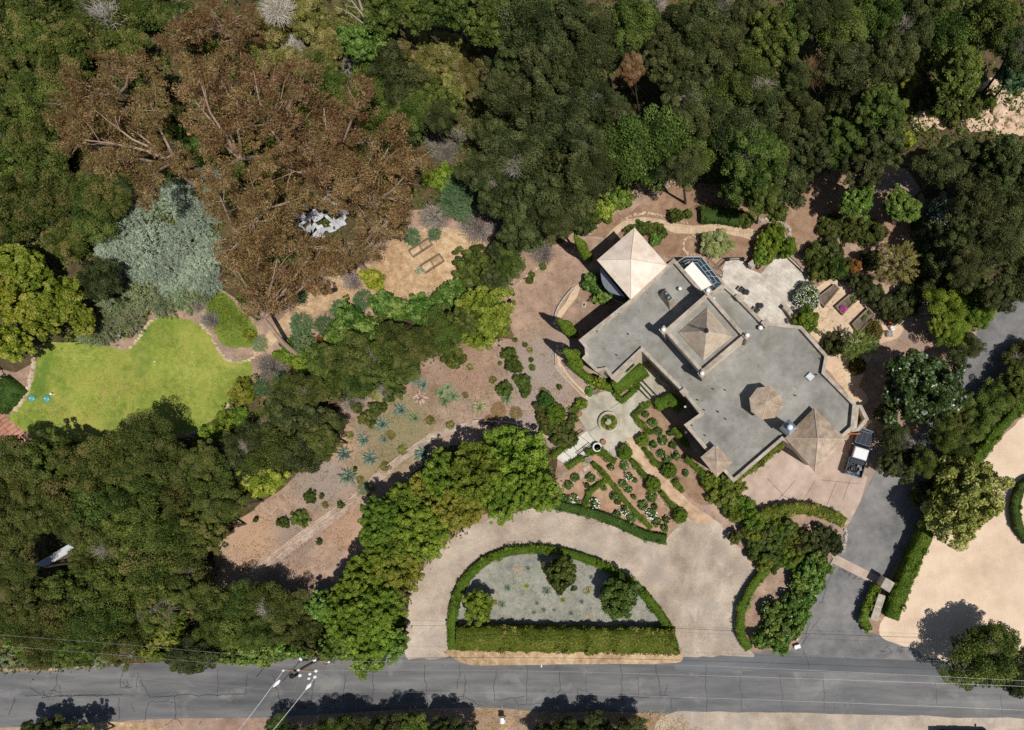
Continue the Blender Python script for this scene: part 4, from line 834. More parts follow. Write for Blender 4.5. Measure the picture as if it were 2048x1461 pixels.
# walls run so that the outside is on the right of a -> c
SWW = [((1262, 599), (1158.6, 681)), ((1284, 702), (1367, 786)), ((1400, 828), (1369, 850)), ((1369, 850), (1412, 901)), ((1467, 964.5), (1565, 880)), ((1224.5, 758.6), (1284, 702)), ((1711, 808), (1649, 745)), ((1655, 712), (1603, 653.5)), ((1527, 645), (1450, 570))]
def wopen(a, c, *r, **k):
    A, B = W(*a), W(*c); d = B - A; cen = W(1450, 770) if a[0] > 1300 else W(1230, 680)
    if Vector((d.y, -d.x, 0)).dot((A + B) / 2 - cen) < 0: a, c = c, a
    wall_open(a, c, *r, **k)
for a, c in SWW[:1]:
    for t in (.3, .7): wopen(a, c, t, 1.1, 1.0, 2.6, 'window'); wopen(a, c, t, 1.1, 3.9, 5.3, 'window')
for t in (.25, .75): wopen(*SWW[1], t, 1.2, 3.8, 5.3, 'window')
wopen(*SWW[1], .5, 1.5, 0.1, 2.5, 'front_door', mat_=WOOD)
for t in (.3, .7): wopen(*SWW[3], t, 1.2, 1.0, 2.7, 'window'); wopen(*SWW[3], t, 1.2, 3.9, 5.3, 'window')
for t in (.25, .65): wopen(*SWW[4], t, 1.3, 3.9, 5.3, 'window')
wopen(*SWW[4], .35, 2.6, 0.1, 2.4, 'garage_door', mat_=WOOD)
wopen(*SWW[5], .5, 1.1, 4.0, 5.4, 'window')
for t in (.3, .7): wopen(*SWW[6], t, 1.2, 1.0, 2.6, 'window'); wopen(*SWW[7], t, 1.2, 1.0, 2.6, 'window')
for t in (.25, .6): wopen(*SWW[8], t, 1.4, 0.2, 2.5, 'window')
for x, y in ((1371, 814), (1372, 865)):
    p = W(x, y, 3.2); b = MB(); b.lathe([(.08, -.18), (.14, -.1), (.16, .1), (.05, .2)], (p.x, p.y, 3.2), 10); part(b, 'wall_lamp', WHITE)
# ------------------------------------------------------------------ woods
G = grove
G('green scrub oak of the top left thicket', 'scrub_oak', 'tree', 'scrub oaks of the top left thicket', 'oak', ['scrub', 'scrub', 'scrub', 'oak_green'], 5.0,
  [(25, 35, 62), (110, 25, 62), (300, 20, 52), (40, 135, 62), (130, 130, 62), (30, 235, 62), (105, 225, 58), (22, 335, 62), (88, 318, 54), (45, 425, 62), (128, 400, 56), (195, 440, 52), (140, 480, 50), (245, 95, 46),
   (170, 70, 48), (70, 80, 46), (75, 185, 46), (62, 280, 46), (60, 375, 46), (190, 385, 44), (370, 45, 44), (410, 108, 40), (0, 285, 46), (0, 470, 44), (185, 250, 40), (225, 400, 44, 4.0), (300, 170, 36), (255, 20, 40), (540, 210, 44, 4.0), (410, 290, 50, 3.6), (470, 320, 52, 3.6), (560, 360, 52, 3.6), (330, 250, 50, 3.6), (660, 170, 44, 4.5), (690, 215, 40, 4.5), (760, 340, 46, 4), (520, 270, 50, 3.6), (620, 250, 52, 3.6), (700, 330, 48, 3.6)])
tree('scrub_oak', 212, 55, 56, 5.5, 'oak', 'scrub', 'scrub oak laced with bare pale branches near the top left', 'tree', None, dead=1.2)
tree('scrub_oak', 205, 560, 46, 5.5, 'oak', 'oak', 'dark rounded oak left of the pale blue green shrubs', 'tree')
tree('scrub_oak', 248, 375, 40, 4, 'oak', 'oak', 'shaded oak low under the western edge of the red brown eucalyptus', 'tree')
G('olive yellow scrub at the top edge', 'yellow_scrub', 'shrub', 'olive yellow scrub at the top edge', 'oak', 'sage', 3.5, [(545, 55, 42), (620, 45, 46), (660, 90, 38), (575, 130, 38), (525, 115, 34), (640, 130, 36), (690, 45, 38), (600, 170, 40)])
tree('dead_tree', 560, 25, 40, 5, 'twigs', 'deadwood', 'bare bleached dead tree at the top edge among yellow scrub', 'tree')
shrub('dead_shrub', 575, 80, 30, 2.5, 'twigs', 'deadwood', 'bleached leafless shrub below the dead tree in the yellow scrub', 'shrub')
shrub('dead_shrub', 695, 125, 26, 2.5, 'twigs', 'deadwood', 'bleached leafless shrub left of the bright leafy tree at the top', 'shrub')
tree('leafy_tree', 728, 85, 46, 8, 'leafy', 'fresh', 'bright green leafy tree left of the white snag at the top', 'tree')
G('bright leafy tree at the top edge', 'leafy_tree', 'tree', 'bright leafy trees at the top edge', 'leafy', 'oak_green', 9, [(895, 18, 44), (975, 50, 52), (1020, 15, 40), (770, 20, 44), (840, 30, 36)])
G('olive yellow bush in the upper clearing', 'yellow_scrub', 'shrub', 'olive yellow bushes of the upper clearing', 'oak', 'sage', 3, [(862, 100, 40), (905, 115, 42), (828, 125, 36), (938, 150, 36), (868, 160, 38), (800, 85, 34), (905, 180, 34), (965, 200, 30)])
G('dull green oak right of the eucalyptus', 'live_oak', 'tree', 'dull green oaks right of the eucalyptus', 'oak', ['oak_green', 'oak'], 6, [(755, 185, 52), (815, 175, 52), (872, 205, 46), (748, 245, 42), (825, 235, 50), (775, 130, 40), (880, 240, 36), (800, 290, 40)])
DKO = [(1065, 65, 72), (1140, 50, 66), (1200, 90, 56), (1035, 130, 54), (1095, 150, 66), (1160, 150, 60), (1005, 190, 46), (1060, 225, 62), (1130, 240, 68), (985, 265, 50), (1040, 310, 68), (1120, 330, 74), (1185, 290, 54), (965, 340, 46), (1005, 390, 58), (1080, 405, 66), (1150, 390, 60), (1045, 455, 48), (1110, 440, 44), (1190, 350, 48), (1195, 200, 46)]
G('dark oak of the wood above the pavilion', 'live_oak', 'tree', 'dark oaks above the pavilion', 'oak', 'oak', 9, DKO)
tree('live_oak', 1265, 45, 58, 10, 'oak', 'oak_green', 'mid green oak at the top edge right of the dark oak wood', 'tree')
tree('live_oak', 1235, 245, 44, 8, 'oak', 'oak', 'slim dark oak just left of the big rounded green oak', 'tree')
tree('live_oak', 1295, 300, 86, 9.5, 'oak', 'oak_green', 'biggest rounded green oak directly above the pale pavilion roof', 'tree')
tree('dead_eucalyptus', 1262, 140, 30, 11, 'oak', 'euc', 'small red brown dead treetop poking out of the dark oaks', 'tree')
tree('bare_tree', 1308, 20, 34, 8, 'twigs', 'twig', 'bare grey treetop on the top edge above the green oak', 'tree')
G('dull oak of the wood behind the house', 'live_oak', 'tree', 'oaks of the wood behind the house', 'oak', ['oak', 'oak', 'oak_green'], 9,
  [(1370, 70, 58), (1425, 40, 58), (1330, 130, 52), (1395, 150, 60), (1460, 110, 60), (1440, 195, 66), (1375, 215, 56), (1500, 165, 58), (1545, 85, 60), (1470, 265, 60), (1425, 305, 58), (1525, 240, 60), (1505, 320, 66), (1565, 300, 58), (1480, 375, 50), (1570, 365, 56), (1605, 225, 46), (1525, 395, 38), (1600, 40, 50), (1595, 150, 36), (1365, 340, 46), (1620, 300, 44), (1490, 40, 50)])
G('dark oak at the top right', 'live_oak', 'tree', 'dark oaks at the top right', 'oak', ['oak', 'oak', 'oak_green'], 9,
  [(1680, 60, 62), (1750, 35, 58), (1820, 55, 56), (1700, 130, 58), (1780, 120, 54), (1905, 70, 64), (1985, 40, 60), (2035, 95, 48), (1650, 25, 46), (1698, 205, 56), (1762, 215, 50), (1690, 285, 52), (1765, 290, 46), (1730, 335, 46), (1850, 20, 40)])
G('broad dark oak on the right edge', 'live_oak', 'tree', 'broad dark oaks on the right edge', 'oak', 'oak', 9, [(1930, 328, 62), (2015, 335, 58), (1880, 335, 48), (1960, 400, 62), (2035, 415, 58), (1985, 490, 58), (2040, 560, 50), (1920, 470, 46), (2000, 590, 40), (1935, 540, 40)])
tree('bare_tree', 1622, 150, 34, 8, 'twigs', 'euc', 'leafless reddish tree standing in the dark oaks at the top right', 'tree')
tree('leafy_tree', 1920, 160, 52, 8, 'leafy', 'oak_green', 'loose leafy green tree left of the pale boulders', 'tree')
tree('leafy_tree', 2025, 150, 38, 6, 'leafy', 'teal', 'cool green leafy tree above the pale boulders on the right edge', 'tree')
G('yellow green bush left of the boulders', 'bush', 'shrub', 'yellow green bushes left of the boulders', 'bush', 'lime', 2, [(1828, 125, 24), (1822, 160, 22), (1815, 280, 18), (1868, 118, 18)], maker=shrub)
tree('young_tree', 1715, 400, 42, 6, 'leafy', 'fresh', 'taller of two bright green young trees right of the mulch slope', 'tree')
tree('young_tree', 1800, 412, 38, 5, 'leafy', 'fresh', 'shorter bright green young tree, right of the taller one', 'tree')
G('olive brown shrub below the young trees', 'shrub', 'shrub', 'olive brown shrubs below the young trees', 'bush', 'olive', 1.6, [(1665, 450, 30), (1740, 462, 34), (1700, 462, 26)], maker=shrub)
shrub('flowering_shrub', 1880, 420, 34, 1.2, 'bush', 'sagegreen', 'low shrub dotted with white flowers right of the young trees', 'shrub')
tree('wispy_tree', 1790, 530, 46, 5, 'wisp', 'sage', 'feathery yellow green tree above the raised beds', 'tree')
G('dark green shrub bank beside the patio', 'shrub', 'shrub', 'dark green shrubs beside the patio', 'bush', ['oak', 'oak_green'], 2.2, [(1630, 512, 28), (1662, 508, 32), (1640, 538, 26), (1676, 536, 28), (1704, 552, 22), (1726, 568, 22), (1748, 588, 24), (1772, 610, 26), (1794, 630, 22), (1816, 600, 34), (1850, 565, 38), (1738, 522, 26), (1850, 515, 36)])
shrub('shrub', 1705, 535, 16, 2.7, 'bush', 'rust', 'rust red patch of shrub in the dark bank beside the patio', 'shrub')
G('yellow green tree beside the upper drive', 'leafy_tree', 'tree', 'yellow green trees beside the upper drive', 'oak', ['camphor', 'oak_green', 'lime'], 4.5, [(1935, 575, 44), (1890, 615, 40), (1905, 665, 36), (1955, 630, 34), (1878, 650, 28)])
G('dark green bush hanging over the upper drive', 'shrub', 'shrub', 'dark bushes over the upper drive', 'oak', 'oak', 4, [(1935, 690, 32), (1975, 600, 34), (1915, 720, 26)])
tree('silver_tree', 1840, 775, 88, 8, 'leafy', 'silver', 'large round tree with silvery leaf tips right of the house', 'tree')
G('dark shrub beside the parked truck', 'shrub', 'shrub', 'dark shrubs beside the parked truck', 'oak', 'oak', 3.5, [(1790, 880, 38), (1782, 928, 30), (1806, 930, 34), (1768, 830, 28)])
G('dull green shrub along the gravel court wall', 'shrub', 'shrub', 'dull green shrubs along the gravel court wall', 'oak', ['olive', 'oak_green'], 3.2, [(1990, 800, 44), (2035, 770, 42), (1950, 850, 42), (1910, 900, 40), (1890, 950, 40), (2040, 715, 36), (1850, 990, 36), (1915, 845, 30)])
tree('shade_tree', 1925, 1000, 88, 7, 'leafy', 'paleolive', 'large pale olive tree overhanging the pink gravel court', 'tree')
tree('live_oak', 1965, 1315, 80, 6.5, 'oak', 'oak_green', 'dark green oak at the lower right overhanging the road', 'tree')
tree('live_oak', 2036, 1342, 52, 6, 'oak', 'oak', 'dark oak cut by the right edge beside the road', 'tree')
tree('live_oak', 1995, 1280, 46, 5.5, 'oak', 'oak_green', 'smaller green oak behind the big one at the lower right', 'tree')
# left of the lawn
G('yellow green tree at the left edge', 'leafy_tree', 'tree', 'yellow green trees at the left edge', 'leafy', 'lime', 5.5, [(50, 540, 50), (15, 600, 50), (120, 605, 46), (18, 685, 42), (165, 640, 30, 4), (75, 640, 38)])
G('pale blue green shrub above the lawn', 'acacia', 'shrub', 'pale blue green shrubs above the lawn', 'spray', 'bluegreen', 1.6, [(225, 480, 40), (425, 500, 34), (418, 562, 28), (350, 572, 30), (270, 530, 40), (250, 455, 50), (310, 500, 56), (375, 490, 50), (385, 555, 30), (300, 545, 34), (345, 545, 46), (240, 505, 40), (400, 535, 36), (290, 415, 38), (360, 400, 40), (400, 440, 40), (430, 350, 40, 2), (350, 290, 34, 2), (740, 300, 26, 2)])
G('sage green shrub on the upper lawn edge', 'shrub', 'shrub', 'sage green shrubs on the upper lawn edge', 'spray', 'sagegreen', 1.0, [(240, 600, 42), (205, 655, 36), (290, 590, 42), (335, 600, 36), (265, 640, 30), (375, 595, 34), (180, 670, 24), (235, 565, 30), (405, 580, 26)])
shrub('dry_shrub', 420, 640, 24, 0.8, 'twigs', 'twig', 'low grey twiggy shrub between lawn and grass slope', 'shrub')
shrub('dry_shrub', 320, 565, 26, 0.9, 'twigs', 'twig', 'grey twiggy patch among sage green shrubs above the lawn', 'shrub')
shrub('dry_shrub', 395, 610, 22, 0.7, 'twigs', 'twig', 'grey twiggy patch at the top of the lawn bay', 'shrub')
shrub('mound_plant', 497, 672, 17, 0.8, 'bush', 'lime', 'small bright yellow mound on the path right of the lawn', 'shrub')
shrub('shrub', 518, 688, 17, 0.6, 'spray', 'sagegreen', 'small grey green mound beside the bright yellow mound', 'shrub')
shrub('golden_shrub', 484, 784, 28, 1.8, 'bush', 'lime', 'round golden yellow shrub on the lawn edge', 'shrub')
shrub('dry_shrub', 542, 735, 36, 1.2, 'twigs', 'twig', 'large grey twiggy shrub right of the lawn', 'shrub')
shrub('shrub', 556, 755, 17, 0.9, 'spray', 'teal', 'small blue green clump inside the large grey twiggy shrub', 'shrub')
shrub('shrub', 522, 775, 17, 1.0, 'spray', 'teal', 'small blue green clump right of the golden shrub', 'shrub')
G('blue green mound beside the garden path', 'shrub', 'shrub', 'blue green mounds beside the garden path', 'spray', 'teal', 1.0, [(600, 650, 24), (648, 650, 22), (600, 688, 28), (680, 620, 20), (596, 590, 18), (724, 600, 20)], maker=shrub)
shrub('shrub', 648, 686, 16, 0.8, 'bush', 'rust', 'dark red low shrub among blue green mounds', 'shrub')
G('yellow green bush by the path bend', 'bush', 'shrub', 'yellow green bushes by the path bend', 'bush', 'camphor', 1.2, [(570, 712, 22), (600, 725, 24), (575, 690, 16)], maker=shrub)
shrub('bush', 745, 558, 24, 1.6, 'leafbush', 'lime', 'yellow green bush alone on the straw clearing', 'shrub')
G('leafy green bush below the straw clearing', 'bush', 'tree', 'leafy bushes below the straw clearing', 'leafbush', 'fresh', 3, [(700, 640, 36), (735, 665, 34), (690, 680, 34), (770, 610, 30), (845, 620, 34), (905, 590, 34), (800, 620, 28)], maker=shrub)
# below the straw clearing, to the agave terrace
G('mixed green oak between lawn and house', 'live_oak', 'tree', 'mixed green oaks between lawn and house', 'oak', ['scrub', 'olive', 'oak_green'], 4.5,
  [(700, 715, 48), (760, 720, 52), (720, 765, 46), (660, 760, 44), (650, 720, 40), (800, 680, 44), (850, 685, 44), (810, 735, 36), (620, 780, 36), (780, 770, 34)])
G('dull oak between lawn and agaves', 'live_oak', 'tree', 'dull oaks between lawn and agaves', 'oak', ['oak_green', 'olive', 'oak'], 5,
  [(590, 820, 48), (640, 850, 46), (555, 850, 50), (545, 905, 54), (605, 905, 52), (650, 885, 36), (500, 880, 44), (490, 935, 48), (580, 790, 36), (455, 900, 40)])
tree('lime_tree', 525, 955, 48, 5, 'oak', 'lime', 'yellow green tree at the foot of the oaks by the bare terrace', 'tree')
G('bright green bush on the lower lawn edge', 'bush', 'shrub', 'bright bushes on the lower lawn edge', 'bush', 'camphor', 1.5, [(450, 845, 28), (425, 865, 28), (405, 885, 26), (475, 830, 24), (440, 890, 24)], maker=shrub)
G('grey twiggy bush among the oaks', 'dry_shrub', 'shrub', 'grey twiggy bushes among the oaks', 'twigs', 'twig', 3.5, [(690, 800, 34), (600, 822, 28), (850, 668, 24), (770, 665, 24), (820, 705, 26)], maker=shrub)
tree('lime_tree', 968, 632, 64, 5.5, 'lumpy', 'lime', 'bright yellow tree left of the house above the bare terrace', 'tree')
tree('live_oak', 930, 640, 30, 6, 'oak', 'oak_green', 'dark green crown notched into the bright yellow tree', 'tree')
tree('live_oak', 890, 660, 46, 5, 'oak', 'oak_green', 'dark green oak at the left foot of the bright yellow tree', 'tree')
G('dark shrub above the bright yellow tree', 'live_oak', 'tree', 'dark shrubs above the bright yellow tree', 'oak', ['oak', 'oak_green'], 4, [(955, 540, 48), (1020, 525, 38), (990, 560, 30), (1000, 500, 26)])
shrub('shrub', 905, 715, 26, 1.8, 'bush', 'scrub', 'round green shrub alone on bare soil below the yellow tree', 'shrub')
G('cool green clump right of the eucalyptus', 'lupine', 'shrub', 'cool green clumps right of the eucalyptus', 'spray', 'teal', 1.4, [(920, 375, 34), (945, 400, 34), (910, 410, 34), (870, 470, 14, .8), (1000, 495, 22), (1060, 480, 24), (935, 425, 26), (825, 475, 18, .8)])
shrub('bush', 880, 355, 30, 1.8, 'bush', 'camphor', 'bright yellow green bush on the right edge of the eucalyptus', 'shrub')
G('grey twiggy shrub above the straw clearing', 'dry_shrub', 'shrub', 'grey twiggy shrubs above the straw clearing', 'twigs', 'twig', 1.6, [(868, 435, 38), (955, 455, 44), (885, 300, 34), (910, 275, 28), (985, 440, 30), (1085, 505, 28), (865, 275, 26), (700, 560, 26)], maker=shrub)
# lower left wood
G('olive green oak of the lower left wood', 'live_oak', 'tree', 'olive green oaks of the lower left wood', 'oak', ['olive', 'scrub', 'oak_green', 'olive'], 7,
  [(110, 920, 56), (40, 915, 56), (180, 935, 52), (35, 985, 58), (115, 1000, 58), (205, 1000, 60), (285, 985, 58), (360, 985, 58), (425, 960, 50), (450, 1010, 44), (28, 1060, 54), (215, 1085, 50), (290, 1065, 58), (365, 1065, 58), (415, 1060, 44), (30, 1145, 42), (55, 1190, 50), (150, 1185, 54), (230, 1165, 58), (310, 1150, 56), (380, 1150, 52), (415, 1205, 46), (35, 1245, 48), (120, 1245, 58), (200, 1245, 56), (285, 1235, 54), (95, 1300, 40), (165, 1295, 44), (250, 1290, 44), (180, 1125, 36), (150, 1055, 40), (80, 1035, 40)])
G('big dark olive oak on the lower lawn edge', 'live_oak', 'tree', 'dark olive oaks on the lower lawn edge', 'oak', 'olive', 8.5, [(290, 875, 58), (235, 915, 58), (335, 925, 54), (400, 925, 40), (270, 940, 44)])
G('dark oak along the lower terrace edge', 'live_oak', 'tree', 'dark oaks along the lower terrace edge', 'oak', ['oak_green', 'olive'], 5.5, [(480, 1205, 46), (535, 1200, 48), (450, 1260, 44), (520, 1262, 46), (580, 1225, 44), (610, 1265, 46)])
G('glossy leafy bush along the road bank', 'bush', 'shrub', 'leafy bushes along the road bank', 'leafbush', ['fresh', 'hedge_yellow', 'fresh'], 3, [(270, 1270, 34), (310, 1295, 36), (345, 1262, 32), (470, 1270, 32), (500, 1305, 30), (455, 1300, 26), (545, 1300, 32), (580, 1290, 32), (640, 1270, 30), (60, 1290, 26)], maker=shrub)
tree('live_oak', 388, 1312, 48, 6.5, 'oak', 'oak', 'dark rounded oak reaching over the road at the lower left', 'tree')
tree('branchy_tree', 330, 1195, 56, 7.5, 'oak', 'scrub', 'green oak with many bare pale branch tips above the road', 'tree', None, dead=0.75)
G('low green shrub on the left road verge', 'shrub', 'shrub', 'low shrubs on the left road verge', 'bush', 'sagegreen', 1.2, [(15, 1322, 22), (60, 1318, 20), (100, 1320, 18), (140, 1315, 20), (205, 1318, 20)], maker=shrub)
# camphor row along the horseshoe drive
G('lumpy bright green tree beside the horseshoe drive', 'camphor_tree', 'tree', 'lumpy green trees beside the horseshoe drive', 'lumpy', 'camphor', 7, [(1030, 925, 76), (955, 950, 62), (1080, 985, 42), (1005, 990, 52), (720, 1185, 56), (765, 1215, 50), (700, 1240, 54), (745, 1270, 52)])
G('lumpy olive tinged tree beside the horseshoe drive', 'camphor_tree', 'tree', 'lumpy olive trees beside the horseshoe drive', 'lumpy', ['camphor_olive', 'camphor'], 6.5, [(900, 960, 56), (865, 1000, 56), (805, 1020, 58), (920, 1010, 52), (850, 1060, 56), (780, 1085, 58), (760, 1040, 44), (800, 1135, 52), (745, 1140, 46)])
G('glossy leafy tree at the drive mouth', 'leafy_tree', 'tree', 'glossy leafy trees at the drive mouth', 'leafy', 'fresh', 4.5, [(740, 1308, 44), (690, 1290, 34), (785, 1285, 32), (650, 1215, 36), (660, 1295, 26)])
# trees whose tops reach in at the bottom edge
G('dark tree at the bottom edge below the road', 'roadside_tree', 'tree', 'dark trees at the bottom edge below the road', 'oak', ['oak', 'oak', 'oak_green'], 4.5, [(95, 1478, 50), (165, 1482, 34), (560, 1478, 42), (600, 1476, 32), (690, 1464, 44), (760, 1466, 44), (825, 1462, 40), (890, 1466, 40), (1130, 1466, 36), (1190, 1462, 40), (1265, 1465, 36), (655, 1470, 30), (725, 1472, 36), (795, 1474, 36), (860, 1474, 34), (930, 1474, 32), (1085, 1474, 32), (1160, 1476, 34), (1230, 1476, 34), (620, 1480, 32)])
# ------------------------------------------------------------------ the old eucalyptus: each tree has its own limbs and hanging clumps
def euc(label, base, clumps, seed, h=13, fork=None):
    bx = W(*base); root = empty('eucalyptus', bx); tag(root, label, 'tree', 'old red brown eucalyptus trees')
    rng_ = np.random.default_rng(seed); rr = random.Random(seed); parts_ = []; tb = MB(); PTS = []
    more = []
    for px, py, r in clumps:
        for _ in range(1):
            a_ = rr.uniform(0, 6.28); more.append((px + r * 1.0 * math.cos(a_), py + r * 1.0 * math.sin(a_), r * rr.uniform(.45, .65)))
    for px, py, r in list(clumps) + more:
        z = h * rr.uniform(0.5, 0.92); p = W(px, py, z) - bx; R = L(r, z); PTS.append((p, R))
        n = int(640 * R * R / 2) + 400; k = 22
        d = unit(rng_.normal(size=(k, 3)) * np.array([1, 1, 0.4])); c = np.array(p) + d * R * rng_.uniform(0.3, 0.85, (k, 1))
        i = rng_.integers(0, k, n); q = unit(rng_.normal(size=(n, 3)))
        P = c[i] + q * (R * rng_.uniform(0.08, 0.32, (n, 1))) * np.array([1, 1, 0.6])
        N = unit(rng_.normal(size=(n, 3)) + np.array([0, 0, 0.6])); N[N[:, 2] < 0] *= -1
        V, F = leaf_quads(P, N, 0.24, 0.07, rng_); T = np.clip(0.45 + rng_.uniform(-.4, .4, k)[i] + rng_.normal(0, .2, n), 0, 1); parts_.append((V, F, T))
    obj_from('crown', cat_(parts_), LM['euc'], (0, 0, 0), root)
    m = sum((p for p, _ in PTS), Vector()) / len(PTS)
    f = Vector((m.x * 0.35, m.y * 0.35, h * 0.4)) if fork is None else W(fork[0], fork[1], h * 0.5) - bx
    tb.tube([(0, 0, 0), (f.x * .3, f.y * .3 + .1, f.z * .5), tuple(f)], [0.3, 0.26, 0.2], 9)
    obj_from_mb = tb.build('trunk', BARK_PALE, root)
    for p, R in PTS[:len(clumps)]:
        lb = MB(); mid_ = f.lerp(p, 0.55) + Vector((rr.uniform(-.6, .6), rr.uniform(-.6, .6), 0.5))
        lb.tube([tuple(f), tuple(f.lerp(mid_, 0.5) + Vector((rr.uniform(-.3, .3), rr.uniform(-.3, .3), .1))), tuple(mid_), tuple(p + Vector((0, 0, R * .15)))], [0.17, 0.13, 0.09, 0.04], 6)
        for _ in range(4):
            e_ = p + Vector((rr.uniform(-1, 1), rr.uniform(-1, 1), rr.uniform(-.2, .42))) * R * 0.95; s_ = mid_.lerp(p, rr.uniform(.2, .9))
            lb.tube([tuple(s_), tuple(s_.lerp(e_, .55) + Vector((rr.uniform(-.2, .2), rr.uniform(-.2, .2), .15))), tuple(e_)], [0.04, 0.026, 0.01], 4)
        lb.build('limb', BARK_PALE, root)
euc('leftmost big eucalyptus with pale trunk above the blue green shrubs', (407, 385), [(349, 312, 36), (301, 377, 44), (240, 322, 46), (192, 291, 52), (267, 262, 52), (144, 280, 44), (308, 212, 52), (215, 240, 40)], 1, fork=(352, 325))
euc('eucalyptus with a long level pale limb, left of centre in the stand', (560, 330), [(394, 205, 54), (462, 262, 50), (480, 205, 54), (440, 345, 40), (400, 150, 40), (420, 280, 36)], 2, fork=(480, 318))
euc('eucalyptus in the top middle of the red brown stand', (590, 330), [(565, 190, 52), (600, 272, 48), (612, 160, 44), (512, 147, 46), (430, 135, 48), (540, 240, 46)], 3)
euc('rightmost tall eucalyptus of the upper row, beside dull oaks', (680, 400), [(652, 220, 52), (688, 272, 54), (582, 342, 54), (645, 325, 54), (722, 205, 42), (620, 300, 40)], 4)
euc('eucalyptus directly above the right side of the lawn', (500, 520), [(445, 395, 50), (516, 378, 50), (512, 452, 54), (600, 400, 36), (470, 500, 44), (560, 440, 40)], 5)
euc('eucalyptus leaning over the cool green clumps at the right', (770, 470), [(780, 300, 50), (830, 335, 44), (760, 368, 48), (705, 400, 40), (720, 345, 44), (800, 400, 36), (690, 360, 40)], 6)
euc('lowest eucalyptus whose dark trunk slants to the garden path', (596, 712), [(560, 520, 54), (480, 545, 48), (560, 590, 46), (625, 515, 44), (505, 605, 36), (590, 560, 40), (530, 480, 40), (630, 560, 30)], 7, h=9, fork=(527, 637))
euc('leftmost small eucalyptus at the edge of the green thicket', (300, 215), [(130, 219, 52), (192, 195, 46), (219, 128, 40), (274, 127, 34), (160, 170, 34)], 8, h=10)
euc('eucalyptus reaching the top edge beside yellow scrub', (470, 90), [(428, 27, 44), (486, 34, 38), (346, 79, 40), (470, 80, 36), (390, 60, 30)], 9, h=10)
euc('eucalyptus over the torn white tarp', (735, 545), [(700, 505, 40), (640, 495, 38), (770, 440, 40), (745, 490, 40), (590, 480, 36), (800, 430, 30), (670, 530, 30)], 10, h=9)
# the white snag near the top
sn = empty('dead_tree', W(782, 135)); tag(sn, 'white leafless snag with forked branches near the top middle', 'tree')
b = MB(); b.tube([(0, 0, 0), (-.1, .8, 3), (0.1, 2.2, 6.5), (.2, 3.6, 8.5)], [.22, .18, .12, .04], 7); b.build('trunk', LM['deadwood'], sn)
for e_ in ((2.6, 1.2, 6), (-2.2, 1.2, 5), (3.6, -.4, 5.2), (1.4, 3.2, 8), (-1.6, 3.6, 8.2), (-2.8, 2.6, 6.4)):
    b = MB(); e_ = Vector(e_); s_ = Vector((0, 1 + .2 * e_.y, e_.z * .6)); b.tube([s_, s_.lerp(e_, .5) + Vector((0, .2, .3)), e_], [.1, .07, .02], 5)
    for k in range(4):
        q = s_.lerp(e_, .4 + .15 * k); b.tube([q, q + Vector((RNG.uniform(-.9, .9), RNG.uniform(-.6, .9), RNG.uniform(.1, .7)))], [.035, .01], 4)
    b.build('branch', LM['deadwood'], sn)
sn = empty('dead_tree', W(940, 95)); tag(sn, 'tall bare grey trunk standing on the top edge between leafy trees', 'tree')
b = MB(); b.tube([(0, 0, 0), (-.3, 1.4, 3.5), (-.2, 2.4, 7), (-.7, 3.8, 10)], [.2, .18, .15, .06], 7); b.build('trunk', BARK_PALE, sn)
b = MB(); b.tube([(-.25, 2, 5.5), (-.9, 2.6, 7), (-1.1, 3.2, 8)], [.08, .05, .02], 5); b.build('branch', BARK_PALE, sn)

G('grey green scrub right of the young trees', 'shrub', 'shrub', 'grey green scrub right of the young trees', 'bush', ['sagegreen', 'olive', 'oak_green'], 1.4, [(1850, 470, 26), (1885, 470, 24), (1835, 445, 20), (1900, 440, 24), (1860, 440, 22), (1840, 500, 22), (1880, 510, 26)], maker=shrub)
G('low green bush beside the boulders', 'bush', 'shrub', 'low bushes beside the boulders', 'bush', ['oak_green', 'scrub'], 1.6, [(1880, 215, 24), (1850, 200, 22), (1905, 235, 22), (1955, 200, 22), (1935, 225, 18), (1870, 180, 24), (1980, 205, 16)], maker=shrub)

G('shade tree between silver tree and pale gravel court', 'live_oak', 'tree', 'shade trees over the middle of the side drive', 'oak', 'oak_green', 5, [(1885, 868, 38), (1915, 800, 34), (1850, 925, 34)])
G('thick green shrub below the motor court hedge', 'shrub', 'shrub', 'thick shrubs below the motor court hedge', 'bush', ['camphor', 'oak_green', 'hedge_yellow'], 2.0, [(1505, 1068, 24), (1540, 1050, 22), (1568, 1088, 24), (1592, 1112, 24), (1598, 1078, 22), (1572, 1120, 22), (1530, 1125, 22), (1555, 1060, 20)], maker=shrub)

GT = [(985, 760, 9), (940, 735, 8), (770, 932, 12), (805, 900, 11), (650, 1010, 8), (780, 870, 12), (860, 840, 12), (900, 850, 10), (700, 870, 10), (720, 960, 9), (930, 790, 8), (750, 790, 12), (1085, 780, 7), (1060, 700, 7)]
for p, lab in zip(GT, rank_labels('flat grey olive tuft on the dry terrace', GT)): shrub('grass_tuft', p[0], p[1], p[2], .25, 'small', 'sage', lab, 'grass', 'flat tufts of the dry terrace')
